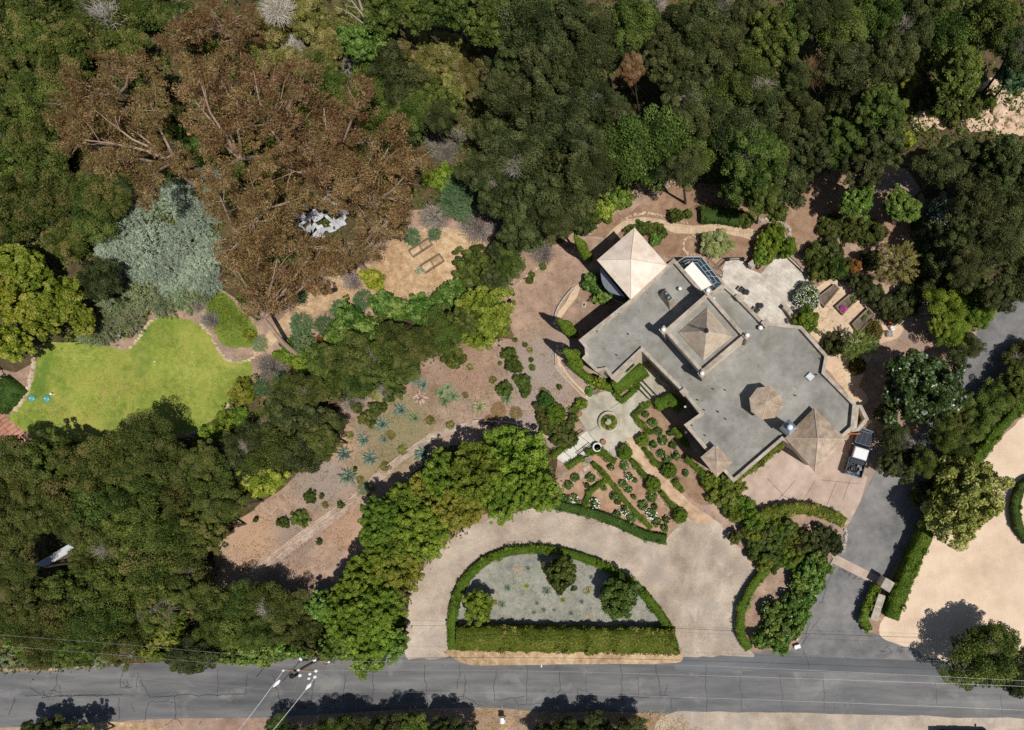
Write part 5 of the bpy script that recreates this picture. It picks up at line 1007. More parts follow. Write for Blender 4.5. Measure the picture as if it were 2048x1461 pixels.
# ------------------------------------------------------------------ hedges, clipped shapes, beds
HS = [0]
def hedge(label, path, wpx, h, leaf='hedge', smooth=True, lf=0.13, dens=70, wob=0.09, round_=0.08, name='hedge', group=None, rag=None):
    HS[0] += 1
    P = [tuple(W(x, y, h)[:2]) for x, y in path]
    if smooth and len(P) > 2: P = spline(P, 5, False)
    o = obj_from(name, hedge_arrays(P, L(wpx, h), h, HS[0], lf, dens, wob, round_=round_, rag=(int(6 + sum((Vector(a) - Vector(c)).length for a, c in zip(P[:-1], P[1:])) * (5 if wob > .12 else 1.2)) if rag is None else rag)), LM[leaf]); return tag(o, label, 'hedge', group)
hedge('low clipped hedge curving around the half round bed', [(903, 1300), (902, 1240), (911, 1197), (930, 1160), (965, 1126), (1005, 1108), (1055, 1101), (1105, 1102), (1165, 1117), (1222, 1142), (1270, 1175), (1308, 1215), (1334, 1255), (1350, 1300)], 16, 0.9, 'hedge', dens=80)
hedge('tall thick hedge between half round bed and road', [(912, 1279), (1020, 1281), (1130, 1283), (1240, 1284), (1348, 1286)], 46, 1.9, 'hedge_yellow', lf=0.19, dens=75, wob=0.26, round_=0.15)
hedge('clipped hedge between rose garden and gravel drive', [(1106, 1010), (1140, 1018), (1190, 1030), (1240, 1049), (1290, 1072), (1332, 1080)], 18, 1.0, 'hedge_dark', lf=.12, dens=85)
hedge('thin straight hedge dividing the rose garden lengthwise', [(1184, 926), (1215, 958), (1252, 1006), (1302, 1058)], 9, 0.6, lf=.1, dens=110, round_=.02)
hedge('short curved hedge branching off inside the rose garden', [(1168, 1014), (1176, 992), (1193, 973), (1220, 960)], 9, 0.6, lf=.1, dens=110)
G_ = 'low hedges along the garden path'
hedge('low hedge between upper and middle topiary balls', [(1262, 920), (1293, 956)], 9, 0.6, lf=.1, dens=110, group=G_)
hedge('low hedge on garden path between middle and lower topiary balls', [(1322, 984), (1350, 1020)], 9, 0.6, lf=.1, dens=110, group=G_)
hedge('low hedge on the house side of the garden path', [(1286, 896), (1304, 918), (1318, 934)], 9, 0.6, lf=.1, dens=110, group=G_)
hedge('low hedge stub below the east topiary ball', [(1350, 962), (1366, 985)], 9, 0.6, lf=.1, dens=110, group=G_)
hedge('angled low hedge right of the round planter', [(1302, 806), (1284, 815), (1267, 832), (1284, 849), (1302, 868)], 9, 0.6, smooth=False, lf=.1, dens=110)
hedge('small hooked hedge in front of the white wing wall', [(1228, 786), (1243, 803), (1262, 787), (1275, 773), (1268, 758)], 9, 0.7, smooth=False, lf=.1, dens=110)
hedge('bright clipped hedge block in the house shade', [(1312, 812), (1342, 797), (1362, 818)], 22, 1.3, smooth=False, lf=.12, dens=90)
hedge('tall hedge wrapped around the west wing', [(1138, 722), (1160, 745), (1190, 764), (1222, 776)], 14, 2.2, 'hedge', lf=.15, round_=.2, wob=.1)
hedge('square topped hedge under the white wing wall', [(1226, 774), (1258, 756), (1288, 736)], 24, 2.8, 'hedge', lf=.14, smooth=False)
G_ = 'shaded low hedges along the house wall'
hedge('shaded low hedge along house wall, upper one', [(1347, 856), (1362, 874), (1376, 892)], 10, 1.2, 'hedge', lf=.12, group=G_)
hedge('shaded low hedge along house wall, lower one', [(1373, 915), (1394, 938), (1420, 958)], 10, 1.2, 'hedge', lf=.12, group=G_)
hedge('low hedge on the upper side of the slab walk', [(1102, 914), (1122, 898), (1146, 884)], 10, .7, lf=.11, dens=90, smooth=False)
hedge('low hedge on the lower side of the slab walk', [(1134, 936), (1150, 924), (1166, 916)], 10, .7, lf=.11, dens=90, smooth=False)
hedge('bent hedge behind the white urn', [(1172, 908), (1186, 902), (1204, 904), (1216, 916), (1230, 924)], 12, .8, lf=.11, dens=90)
hedge('small clipped hedge at the upper left plaza edge', [(1145, 824), (1152, 814), (1166, 806)], 11, .9, lf=.11, dens=90)
hedge('tall hedge along the left side of the pink gravel court', [(1872, 1028), (1850, 1080), (1830, 1122), (1806, 1180), (1784, 1238)], 28, 2.2, 'hedge', lf=.17, wob=.15, round_=.12)
hedge('ivy hedge in front of the gate wall', [(1756, 1172), (1742, 1205), (1729, 1235), (1740, 1262)], 15, 1.2, 'hedge', lf=.16, wob=.15, round_=.2)
hedge('curved clipped hedge at the right edge on pink gravel', [(2070, 960), (2048, 974), (2036, 1005), (2036, 1035), (2046, 1065), (2070, 1090)], 16, 1.2, 'hedge_dark', lf=.12)
hedge('arched yellow green hedge below the motor court', [(1515, 1038), (1548, 1024), (1600, 1018), (1650, 1026), (1690, 1046)], 20, 1.4, 'hedge_yellow', lf=.18, wob=.16, round_=.2)
hedge('crescent hedge on the gravel drive left of the white flowering bushes', [(1538, 1138), (1512, 1165), (1492, 1200), (1481, 1235), (1482, 1270), (1498, 1300)], 17, 1.1, 'hedge', lf=.12, dens=80)
hedge('big dark clipped hedge at the left edge of the lawn', [(-22, 812), (0, 790), (20, 766)], 46, 1.2, 'hedge_dark', lf=.13, dens=80, round_=.15, smooth=False)
hedge('dark clipped hedge mound on the slope behind the house', [(1402, 428), (1440, 428), (1482, 436)], 30, 1.1, 'hedge_dark', lf=.13, round_=.3)
hedge('hedge along the pale gravel court beside the dull shrubs', [(2060, 800), (2010, 850), (1965, 908), (1930, 950)], 18, 1.6, 'hedge', lf=.16, wob=.15)
hedge('climbing green vine over the motor court wall', [(1472, 962), (1510, 932), (1562, 890)], 10, 5.2, 'hedge_yellow', lf=.22, wob=.2, dens=30, name='vine')
for i, (x, y, r, lab) in enumerate(((1250, 905, 17, 'topiary ball nearest the white urn'), (1306, 971, 18, 'topiary ball in the middle of the west path edge'), (1360, 1032, 17, 'lowest topiary ball beside the gravel drive'), (1338, 942, 17, 'topiary ball on the house side of the garden path'), (1285, 880, 15, 'loose topiary ball right below the round planter'))):
    rr = L(r, 1); p = W(x, y, 0.9); o = obj_from('topiary_ball', PR['ball'][i % 2], LM['hedge'] if i != 4 else LM['camphor'], (p.x, p.y, rr * 0.95), None, i * 1.3, (rr / .9,) * 3); tag(o, 'clipped round ' + lab, 'topiary', 'topiary balls along the garden path')
for i, (x, y, r, lab) in enumerate(((1092, 803, 19, 'upper left of two touching clipped domes'), (1112, 828, 22, 'larger lower right of two touching clipped domes'))):
    rr = L(r, 1); p = W(x, y, 1); o = obj_from('topiary_dome', PR['ball'][i % 2], LM['hedge_dark'] if i == 0 else LM['hedge'], (p.x, p.y, rr * .9), None, i, (rr / .9,) * 3); tag(o, lab + ' left of the plaza', 'topiary', 'clipped domes left of the plaza')
for i, (x, y, r, lab) in enumerate(((1747, 660, 23, 'beside the third raised bed'), (1716, 732, 20, 'near the east house wall'))):
    rr = L(r, .8); p = W(x, y, .6); o = obj_from('topiary_dome', PR['ball'][i % 2], LM['brown_mound'], (p.x, p.y, 0.25), None, i, (rr / .9, rr / .9, .9 / .9)); tag(o, 'low brownish clipped dome ' + lab, 'topiary', 'brownish clipped domes')
# roses
def rose(x, y, r, lab, grp, white=0.5, leaf='rose'):
    R = L(r, .5); p = W(x, y, .4); root = empty('rose_bush', (p.x, p.y, 0)); tag(root, lab, 'rose bush', grp)
    s = R / .6
    obj_from('foliage', RNG.choice(PR['small']), LM[leaf], (0, 0, .32), root, RNG.uniform(0, 6), (s, s, .9))
    if white: obj_from('blossoms', FL[0 if white > .7 else RNG.choice((1, 2))], LM['white'], (0, 0, .42), root, RNG.uniform(0, 6), (s, s, .8))
FL = [np_mesh('blossoms', *flower_dots(1, .6, .8, 30, .14), mats=[LM['white']]), np_mesh('blossoms', *flower_dots(2, .6, .8, 7, .11), mats=[LM['white']]), np_mesh('blossoms', *flower_dots(3, .6, .8, 5, .11), mats=[LM['white']])]
RW = [(1150, 956, 10, .5), (1181, 956, 11, .4), (1137, 971, 10, .4), (1174, 972, 6, 0), (1129, 997, 10, .3), (1147, 997, 10, .8), (1155, 1004, 6, .5), (1140, 1001, 8, .4)]
RM = [(1249, 932, 11, .4), (1222, 935, 8, .3), (1258, 954, 9, .8), (1270, 961, 6, 0), (1246, 969, 10, .5), (1257, 979, 9, .4), (1268, 995, 6, 0), (1287, 1011, 12, .3), (1303, 995, 12, .3), (1303, 1028, 12, .9), (1314, 1044, 11, .4), (1334, 1040, 9, .3), (1330, 1058, 9, .4), (1310, 1014, 7, .3)]
RL = [(1208, 977, 7, .4), (1189, 1008, 12, .95), (1226, 994, 9, .6), (1236, 1004, 8, .3), (1234, 1029, 9, .5), (1250, 1022, 10, .9), (1263, 1037, 11, .6), (1257, 1030, 6, .3)]
RE = [(1291, 829, 8, 0), (1306, 846, 11, 0), (1316, 863, 10, 0), (1326, 881, 11, .3), (1308, 890, 9, .3), (1346, 891, 9, 0), (1322, 908, 10, .4), (1351, 913, 10, .3), (1334, 920, 10, .4), (1340, 868, 6, 0), (1372, 947, 8, .3), (1353, 968, 8, 0)]
for base, lst, g_ in (('rose bush in the west bed', RW, 'roses of the west bed'), ('rose bush in the middle bed', RM, 'roses of the middle bed'), ('rose bush in the lower triangular bed', RL, 'roses of the lower bed'), ('rose bush in the bed beside the house', RE, 'roses of the house bed')):
    for p, lab in zip(lst, rank_labels(base, lst)): rose(p[0], p[1], p[2], lab, g_, p[3])
# agaves
AG = [(800, 820, 18, 'agave'), (762, 849, 19, 'agave'), (724, 881, 15, 'agave'), (766, 879, 11, 'agave'), (685, 909, 19, 'agave'), (737, 917, 18, 'agave'), (693, 954, 22, 'agave'), (846, 909, 22, 'agave'), (825, 757, 18, 'agave'), (845, 770, 14, 'agave')]
for p, lab in zip(AG, rank_labels('spiky blue grey agave on the terrace', AG)): shrub('agave', p[0], p[1], p[2], .8, 'agave', p[3], lab, 'agave', 'blue agaves of the terrace')
AG2 = [(828, 836, 14), (880, 786, 14), (905, 792, 14), (888, 802, 14), (893, 775, 11), (1013, 796, 15)]
for p, lab in zip(AG2, rank_labels('fresh green agave rosette on the terrace', AG2)): shrub('agave', p[0], p[1], p[2], .7, 'agave', 'agave_green', lab, 'agave', 'green agaves of the terrace')
shrub('agave', 957, 814, 17, .7, 'agave', 'agave_yellow', 'cream striped agave in the middle of the bare terrace', 'agave')
shrub('agave', 838, 796, 17, .7, 'agave', 'agave_brown', 'pinkish brown dried agave on the terrace', 'agave')
AG3 = [(1015, 1177, 9), (1093, 1183, 12), (1003, 1210, 10), (1073, 1208, 5), (1087, 1221, 7), (1108, 1221, 5), (1163, 1205, 7), (1142, 1228, 6), (1055, 1137, 6), (1067, 1226, 6), (1182, 1155, 6)]
for p, lab in zip(AG3, rank_labels('small blue agave in the half round bed', AG3)): shrub('agave', p[0], p[1], p[2], .4, 'agave', 'agave', lab, 'agave', 'small agaves of the half round bed')
shrub('agave', 1176, 1182, 11, .5, 'agave', 'agave_yellow', 'striped round agave between the two leafy trees of the half round bed', 'agave')
for x, y, r, lab in ((1053, 1173, 7, 'upper of two small yellow plants in the half round bed'), (1125, 1201, 7, 'lower of two small yellow plants in the half round bed')): shrub('succulent', x, y, r, .3, 'agave', 'lime', lab, 'succulent', 'small yellow plants of the half round bed')
tree('small_tree', 1122, 1148, 38, 3.6, 'leafy', 'oak_green', 'loose dark green tree in the upper middle of the half round bed', 'tree')
tree('small_tree', 1238, 1190, 44, 4, 'leafy', 'oak_green', 'broad dark green tree in the right half of the half round bed', 'tree')
tree('small_tree', 958, 1212, 34, 3.2, 'leafy', 'camphor', 'yellow green tree in the left corner of the half round bed', 'tree')
for i, (x, y, lab) in enumerate(((982, 1117, 'left'), (1099, 1104, 'top'), (1200, 1126, 'right of top'), (1293, 1186, 'right'))):
    shrub('hedge_post_shrub', x, y, 7, 1.3, 'small', 'hedge', f'small taller tuft breaking the {lab} part of the curved hedge', 'shrub', 'tufts in the curved hedge')
shrub('hedge_post_shrub', 1352, 1303, 9, 1.3, 'small', 'hedge', 'small tuft at the road end of the curved hedge', 'shrub')
# shrubs on the terraces and about the house
TS = [(618, 994, 15), (598, 1036, 20), (566, 1046, 14), (645, 994, 6), (682, 1011, 8), (513, 1040, 6), (640, 1085, 7), (712, 940, 5)]
for p, lab in zip(TS, rank_labels('dark green shrub on the bare lower terrace', TS)): shrub('shrub', p[0], p[1], p[2], .9, 'bush', 'oak_green', lab, 'shrub', 'dark shrubs of the lower terrace')
shrub('shrub', 731, 978, 16, .4, 'spray', 'sagegreen', 'flat grey green patch beside the terrace path', 'shrub')
G('fern green bush above the agaves', 'shrub', 'shrub', 'fern green bushes above the agaves', 'bush', 'scrub', 1.0, [(735, 836, 20), (750, 820, 16), (712, 815, 14), (765, 815, 12)], maker=shrub)
G('rusty dry grass tuft on the terrace', 'grass_tuft', 'grass', 'rusty grass tufts of the terrace', 'spray', 'straw', .35, [(996, 820, 16), (1032, 826, 14), (980, 842, 12)], maker=shrub)
G('green shrub of the row on the west terrace', 'shrub', 'shrub', 'shrub row on the west terrace', 'bush', 'oak_green', 1.2, [(1018, 708, 17), (1028, 732, 19), (1045, 762, 16), (1008, 778, 19), (1050, 780, 16)], maker=shrub)
SC_ = [(1062, 720, 6), (1030, 680, 6), (1050, 690, 6), (1058, 560, 9), (1085, 533, 9), (1063, 549, 7), (1118, 775, 7), (1000, 727, 5), (1027, 590, 4), (1064, 735, 8)]
for p, lab in zip(SC_, rank_labels('small green plant on the bare west terrace', SC_)): shrub('small_plant', p[0], p[1], p[2], .4, 'small', 'oak_green', lab, 'plant', 'small plants of the west terrace')
G('green shrub left of the plaza', 'shrub', 'shrub', 'shrubs left of the plaza', 'bush', ['oak_green', 'scrub'], 1.5, [(1088, 835, 22), (1100, 856, 20), (1128, 862, 24), (1140, 880, 20), (1118, 880, 18), (1150, 838, 10), (1082, 815, 14)], maker=shrub)
shrub('bush', 1164, 808, 13, 1.3, 'bush', 'camphor', 'yellow green bush at the upper left plaza corner', 'shrub')
shrub('bush', 1180, 784, 10, .9, 'small', 'fresh', 'small green bush beside the square wooden planter', 'shrub')
shrub('bush', 1203, 768, 12, 3, 'small', 'camphor', 'yellow green bulge in the tall hedge around the wing', 'shrub')
G('leafy green bush in the shade of the pavilion', 'bush', 'shrub', 'leafy bushes beside the pavilion', 'leafbush', 'fresh', 2, [(1188, 566, 22), (1205, 590, 22), (1196, 578, 16)], maker=shrub)
G('dark low shrub behind the pale pavilion', 'shrub', 'shrub', 'dark low shrubs behind the pavilion', 'bush', 'oak_green', .8, [(1262, 462, 16), (1285, 456, 18), (1308, 458, 18), (1322, 466, 14)], maker=shrub)
shrub('bush', 1312, 478, 14, 1.0, 'leafbush', 'fresh', 'brighter leafy bush in front of the dark low shrubs', 'shrub')
shrub('round_shrub', 1434, 487, 35, 2.6, 'oak', 'greyolive', 'round grey olive shrub behind the sun room', 'shrub')
tree('small_tree', 1352, 432, 16, 1.6, 'small', 'oak_green', 'tiny dark green shrub above the curved path', 'shrub')
shrub('shrub', 1376, 429, 11, 1.0, 'small', 'oak_green', 'dark ball shrub left of the dark clipped hedge mound', 'shrub')
shrub('shrub', 1492, 440, 20, 1.2, 'bush', 'oak_green', 'dark green shrub at the right end of the clipped mound', 'shrub')
shrub('shrub', 1556, 425, 22, 1.0, 'leafbush', 'oak_green', 'spreading dark shrub on the mulch above the paving stubs', 'shrub')
shrub('bush', 1240, 395, 26, 2.2, 'leafbush', 'fresh', 'bright leafy bush under the oaks above the curved path, right one', 'shrub')
shrub('bush', 1206, 412, 30, 2.2, 'leafbush', 'lime', 'bright yellow green bush under the oaks left of the curved path', 'shrub')
shrub('bush', 1216, 440, 10, 1.0, 'small', 'oak_green', 'small dark ball shrub beside the curved path start', 'shrub')
shrub('shrub', 1180, 430, 26, 2.0, 'bush', 'oak_green', 'dull green shrub beside the upper cypress', 'shrub')
shrub('shrub', 1165, 450, 24, 2.0, 'bush', 'oak', 'dark shrub touching the upper cypress', 'shrub')
G('leafy yellow green shrub above the patio', 'shrub', 'shrub', 'leafy shrubs above the patio', 'leafbush', ['camphor', 'fresh'], 2.2, [(1530, 495, 24), (1552, 478, 24), (1575, 498, 20), (1524, 515, 20), (1540, 508, 18), (1545, 465, 18)], maker=shrub)
r_ = empty('flowering_bush', W(1612, 596)); tag(r_, 'big bush covered in white blossom beside the patio', 'shrub')
for k, (dx, dy, s_) in enumerate(((.25, .3, .7), (-.5, -.3, .75), (.5, -.9, .6), (-.1, .9, .45))):
    obj_from('foliage', PR['bush'][k], LM['hedge'], (dx, dy, .9), r_, k, (s_, s_, .9)); obj_from('blossoms', np_mesh('blossoms', *flower_dots(8 + k, 1.5, .8, 210, .13), mats=[LM['white']]), None, (dx, dy, .98), r_, k, (s_, s_, .85))
shrub('shrub', 1614, 642, 28, 2.6, 'bush', 'hedge', 'bright green rounded bush below the white flowering bush', 'shrub')
G('pine green feathery tree by the raised beds', 'feathery_tree', 'tree', 'feathery trees by the raised beds', 'wisp', 'fresh', 3.2, [(1712, 688, 28), (1738, 690, 22), (1700, 705, 18)])
shrub('shrub', 1668, 688, 28, 1.8, 'bush', 'oak', 'dark shrub in shade left of the feathery trees', 'shrub')
# bank between gravel drive, motor court and side drive
G('yellow green shrub below the house corner', 'shrub', 'shrub', 'yellow green shrubs below the house corner', 'bush', ['camphor', 'hedge_yellow'], 2.2, [(1436, 985, 26), (1462, 1000, 28), (1420, 962, 18), (1455, 968, 22), (1488, 1015, 26), (1478, 975, 16), (1508, 1042, 24), (1470, 1030, 18)], maker=shrub)
G('mixed shrub right of the gravel drive', 'shrub', 'shrub', 'shrubs on the bank right of the gravel drive', 'bush', ['oak_green', 'scrub', 'hedge_yellow'], 2.2, [(1530, 1065, 26), (1550, 1085, 28), (1520, 1105, 28), (1545, 1120, 26), (1508, 1085, 20), (1575, 1060, 22), (1495, 1060, 16), (1470, 1075, 16)], maker=shrub)
G('dark shrub on the bank beside the side drive', 'shrub', 'shrub', 'dark shrubs beside the side drive', 'bush', 'oak', 2.0, [(1615, 1085, 28), (1660, 1082, 24), (1640, 1098, 24), (1672, 1095, 18), (1645, 1062, 16)], maker=shrub)
WF = [(1632, 1112, 24), (1644, 1135, 22), (1615, 1140, 24), (1630, 1165, 24), (1600, 1170, 24), (1610, 1200, 24), (1588, 1205, 22), (1600, 1232, 22), (1570, 1235, 26), (1582, 1262, 24), (1548, 1262, 28), (1560, 1285, 24), (1525, 1280, 22), (1540, 1222, 22)]
for p, lab in zip(WF, rank_labels('white flecked bush beside the side drive', WF)): shrub('flowering_bush', p[0], p[1], p[2], 2.0, 'leafbush', 'fresh', lab, 'shrub', 'white flecked bushes of the side drive bank')
obj_from('fallen_petals', (lambda a: a)(flower_dots(5, 3.0, .3, 60, .1)), LM['white'], W(1575, 1225, 1.4))['kind'] = 'stuff'
bpy.data.objects['fallen_petals']['label'] = 'white petals over the side drive bank'
obj_from('wild_flowers', flower_dots(9, 1.7, .3, 90, .16), LM['white'], W(1882, 425, 1.0))['kind'] = 'stuff'
tag(bpy.data.objects['wild_flowers'], 'white flowers on the low shrub right of the young trees')
# cypresses
def cypress(x0, y0, x1, y1, wpx, label):
    """top at (x0,y0), foot at (x1,y1)"""
    base = W(x1, y1); h = 6.0; best = min(range(20, 100), key=lambda k: abs((W(x0, y0, k / 10) - base).xy.length)); h = best / 10
    root = empty('cypress', base); tag(root, label, 'tree', 'slim cypresses west of the house'); rg = np.random.default_rng(int(x0)); n = 5200
    t = rg.uniform(0.03, 1, n); R = L(wpx / 2, 3) * (np.sin(np.clip(t * 1.02, 0, 1) * math.pi) ** 0.55) * (1.05 - .3 * t); a = rg.uniform(0, 6.28, n)
    wob = 1 + .12 * np.sin(3 * a + 9 * t) + .1 * np.sin(14 * t)
    C = np.column_stack([R * wob * np.cos(a) * rg.uniform(.75, 1.03, n), R * wob * np.sin(a) * rg.uniform(.75, 1.03, n), t * h]); N = unit(np.column_stack([np.cos(a), np.sin(a), np.full(n, .5)]) + .4 * rg.normal(size=(n, 3)))
    V, F = leaf_quads(C, N, .22, .12, rg, axis=np.tile([0, 0, 1.0], (n, 1))); obj_from('foliage', (V, F, np.clip(rg.normal(.5, .25, n), 0, 1)), LM['hedge'], (0, 0, 0), root)
    b = MB(); b.tube([(0, 0, 0), (0, 0, h * .85)], [.14, .03], 7); b.build('trunk', BARK, root)
cypress(1104, 645, 1166, 728, 30, 'longest slim cypress at the corner of the west wing')
cypress(1122, 632, 1152, 672, 26, 'slim cypress directly behind the longest one')
cypress(1153, 468, 1180, 522, 24, 'slim cypress standing alone left of the pale pavilion')
# ------------------------------------------------------------------ things in the garden
def lathe_thing(name, label, cat, x, y, prof, m, extra=None, group=None):
    p = W(x, y, .3); root = empty(name, (p.x, p.y, 0)); tag(root, label, cat, group); b = MB(); b.lathe(prof, n=20); b.build('bowl', m, root, smooth=False)
    if extra: extra(root)
    return root
def soil(r, z):
    def f(root): b = MB(); b.lathe([(r, z - .02), (r, z)], n=16); b.build('soil', MULCH, root)
    return f
fp = empty('round_planter', W(1219, 845)); tag(fp, 'round stone planter full of green plants in the middle of the plaza', 'planter')
o_ = [(1.17 * math.cos(i * 2 * math.pi / 40), 1.17 * math.sin(i * 2 * math.pi / 40)) for i in range(40)]; i_ = [(a * .8, c * .8) for a, c in o_]
b = MB(); b.ring(o_, i_, 0, .5); b.build('stone_rim', CONC, fp); b = MB(); b.add([(x, y, .4) for x, y in i_], [list(range(40))]); b.build('soil', MULCH, fp)
for k in range(7): obj_from('plant', RNG.choice(PR['small']), LM['hedge' if k % 2 else 'camphor'], (.55 * math.cos(k * .9), .55 * math.sin(k * .9), .45), fp, k, (.62, .62, .5))
b = MB(); b.lathe([(.12, .4), (.1, .8), (.3, .95), (.34, 1.0), (.3, 1.02), (.06, .98), (.05, 1.3), (.16, 1.4), (.02, 1.5)], n=14); b.build('fountain_bowl', STONEG, fp)
def urn(x, y, label):
    root = lathe_thing('urn', label, 'urn', x, y, [(.3, 0), (.3, .1), (.16, .2), (.2, .35), (.4, .6), (.46, .82), (.5, .86), (.42, .88), (.36, .8)], WHITE, soil(.37, .8))
urn(1196, 895, 'white urn on its plinth beside the slab walk')
lathe_thing('plant_pot', 'round brown pot next to the white urn', 'pot', 1207, 885, [(.22, 0), (.3, .4), (.32, .42), (.28, .42), (.25, .36)], TERRA, soil(.26, .38))
lathe_thing('plant_pot', 'flat terracotta pot in the left plaza corner', 'pot', 1158, 828, [(.24, 0), (.34, .25), (.36, .27), (.3, .27), (.28, .2)], TERRA, soil(.3, .24))
lathe_thing('plant_pot', 'black pot at the top of the plaza steps', 'pot', 1279, 757, [(.2, 0), (.3, .4), (.34, .45), (.29, .45), (.26, .38)], BLACK, soil(.28, .4))
lathe_thing('plant_pot', 'teal glazed pot below the slab walk', 'pot', 1175, 921, [(.22, 0), (.36, .45), (.38, .5), (.33, .5), (.3, .42)], plain('teal_glaze', (0.05, 0.3, 0.32), .3), soil(.31, .44))
lathe_thing('plant_pot', 'round dark pot at the lower end of the patio railing', 'pot', 1629, 563, [(.25, 0), (.36, .4), (.42, .5), (.36, .5), (.32, .42)], WOOD, soil(.34, .44))
lathe_thing('plant_pot', 'blue glazed pot beside the low planter bowl', 'pot', 1771, 632, [(.16, 0), (.28, .35), (.24, .5), (.27, .52), (.2, .52), (.18, .4)], plain('blue_glaze', (0.05, 0.14, 0.3), .3), soil(.19, .44))
lathe_thing('plant_pot', 'low round stone bowl beside the blue pot', 'pot', 1767, 640, [(.3, 0), (.46, .22), (.48, .25), (.42, .25), (.38, .18)], STONEG, soil(.4, .2))
lathe_thing('plant_pot', 'empty brown clay bowl between blue pot and white chair', 'pot', 1781, 644, [(.2, 0), (.36, .1), (.38, .14), (.32, .13)], TERRA, soil(.3, .1))
lathe_thing('plant_pot', 'left of the two small dark pots above the third raised bed', 'pot', 1726, 605, [(.12, 0), (.2, .25), (.22, .27), (.17, .27)], BLACK, soil(.17, .24), 'small pots above the third raised bed')
lathe_thing('plant_pot', 'right, reddish one of two small pots above the third raised bed', 'pot', 1735, 604, [(.12, 0), (.2, .25), (.22, .27), (.17, .27)], TERRA, soil(.17, .24), 'small pots above the third raised bed')
lathe_thing('plant_pot', 'left dark pot inside the black balcony railing', 'pot', 1456, 519, [(.14, 0), (.22, .3), (.24, .32), (.19, .32)], BLACK, soil(.19, .28), 'pots inside the balcony railing')
lathe_thing('plant_pot', 'right dark pot inside the black balcony railing', 'pot', 1485, 519, [(.14, 0), (.22, .3), (.24, .32), (.19, .32)], BLACK, soil(.19, .28), 'pots inside the balcony railing')
def frame_box(name, label, cat, quad, h, t, m, inner, z=.0, fillz=None, group=None, divider=False):
    P = ccw(PX(quad, h)); root = empty(name, W(quad[0][0], quad[0][1])); o0 = root.location.copy(); tag(root, label, cat, group)
    Q = [(x - o0.x, y - o0.y) for x, y in P]; I = offset(Q, t)
    b = MB(); b.ring(Q, I, 0, h)
    if divider:
        a1, a2 = Vector(I[0]), Vector(I[1]); c1, c2 = Vector(I[3]), Vector(I[2])
        if (a2 - a1).length < (c1 - a1).length: a1, a2, c1, c2 = a1, c1, a2, c2
        m1, m2 = (a1 + a2) / 2, (c1 + c2) / 2; d = (m2 - m1); b.box(((m1 + m2).x / 2, (m1 + m2).y / 2, h / 2), (d.length, .06, h - .01), math.atan2(d.y, d.x))
    b.build('boards', m, root); fz = fillz or h * .72
    b = MB(); b.add([(x, y, fz) for x, y in offset(Q, t * .9)], [[0, 1, 2, 3]]); b.build('soil', inner, root)
    return root, Q, fz
FB = frame_box
FB('raised_bed', 'upper long wooden planter frame on the straw clearing', 'raised bed', [(815.5, 500), (855, 474.5), (863.5, 488), (824, 514)], .45, .09, WOOD, STRAW, fillz=.15, group='planter frames on the straw clearing', divider=True)
FB('raised_bed', 'lower long wooden planter frame on the straw clearing', 'raised bed', [(838, 531), (877, 506), (887, 521), (849, 546)], .45, .09, WOOD, STRAW, fillz=.15, group='planter frames on the straw clearing', divider=True)
FB('raised_bed', 'empty raised bed nearest the patio', 'raised bed', [(1669.5, 567.5), (1680.5, 578), (1649, 614.5), (1632.5, 596.5)], .55, .16, WOOD, SOIL, group='raised beds east of the house')
r2, Q2, z2 = FB('raised_bed', 'middle raised bed with magenta flowers', 'raised bed', [(1707.5, 581), (1720.5, 595), (1686, 630), (1670.5, 613)], .55, .16, WOOD, SOIL, group='raised beds east of the house')
p = W(1687, 618, .7) - r2.location; obj_from('magenta_flowers', flower_dots(21, .42, .7, 120, .14), LM['pink'], (p.x, p.y, .5), r2)
for k, (x, y) in enumerate(((1705, 597), (1711, 594), (1708, 603))): q = W(x, y, .6) - r2.location; obj_from('seedling', PR['small'][k % 4], LM['fresh'], (q.x, q.y, .5), r2, k, (.4, .4, .4))
r3, Q3, z3 = FB('raised_bed', 'third raised bed beside the brownish clipped dome', 'raised bed', [(1737, 615), (1753, 631), (1718, 668), (1703.5, 648)], .55, .16, WOOD, SOIL, group='raised beds east of the house')
for k, (x, y) in enumerate(((1728, 638), (1731, 633), (1740, 625))): q = W(x, y, .6) - r3.location; obj_from('seedling', PR['small'][k % 4], LM['fresh'], (q.x, q.y, .5), r3, k, (.4, .4, .4))
FB('wooden_planter', 'square grey wooden planter at the plaza top left', 'planter', [(1185, 783), (1194, 775.5), (1200, 783), (1191, 790)], .55, .12, WOOD, MULCH)
FB('access_pit', 'small square stone framed pit west of the house', 'pit', [(1166, 603), (1174, 607), (1170, 616), (1162, 613)], .15, .12, STONEG, plain('dark_grate', (.05, .045, .04), .7))
FB('stone_planter', 'square stone planter with dark bowl above the patio', 'planter', [(1550, 484), (1558, 477.5), (1564, 484), (1557, 492)], 1.0, .14, STONEG, MULCH)
FB('metal_planter', 'dark square planter by the patio step', 'planter', [(1511, 532), (1518, 525), (1523, 532), (1516, 538)], .5, .08, BLACK, MULCH)
def chair(x, y, rz, m, label, group=None, h=.45):
    p = W(x, y, .3); root = empty('garden_chair', (p.x, p.y, 0), rz); tag(root, label, 'chair', group)
    b = MB()
    for i in range(4): b.box((-.21 + .14 * i, 0, h), (.11, .5, .03))
    b.build('seat', m, root)
    b = MB(); b.box((0, .27, h + .28), (.52, .04, .42)); b.build('backrest', m, root)
    for sx in (-.24, .24):
        for sy in (-.22, .24): b = MB(); b.tube([(sx, sy, 0), (sx, sy, h)], .025, 6); b.build('leg', m, root)
        b = MB(); b.tube([(sx, -.22, h), (sx, -.22, h + .2), (sx, .26, h + .22)], .022, 6); b.build('armrest', m, root)
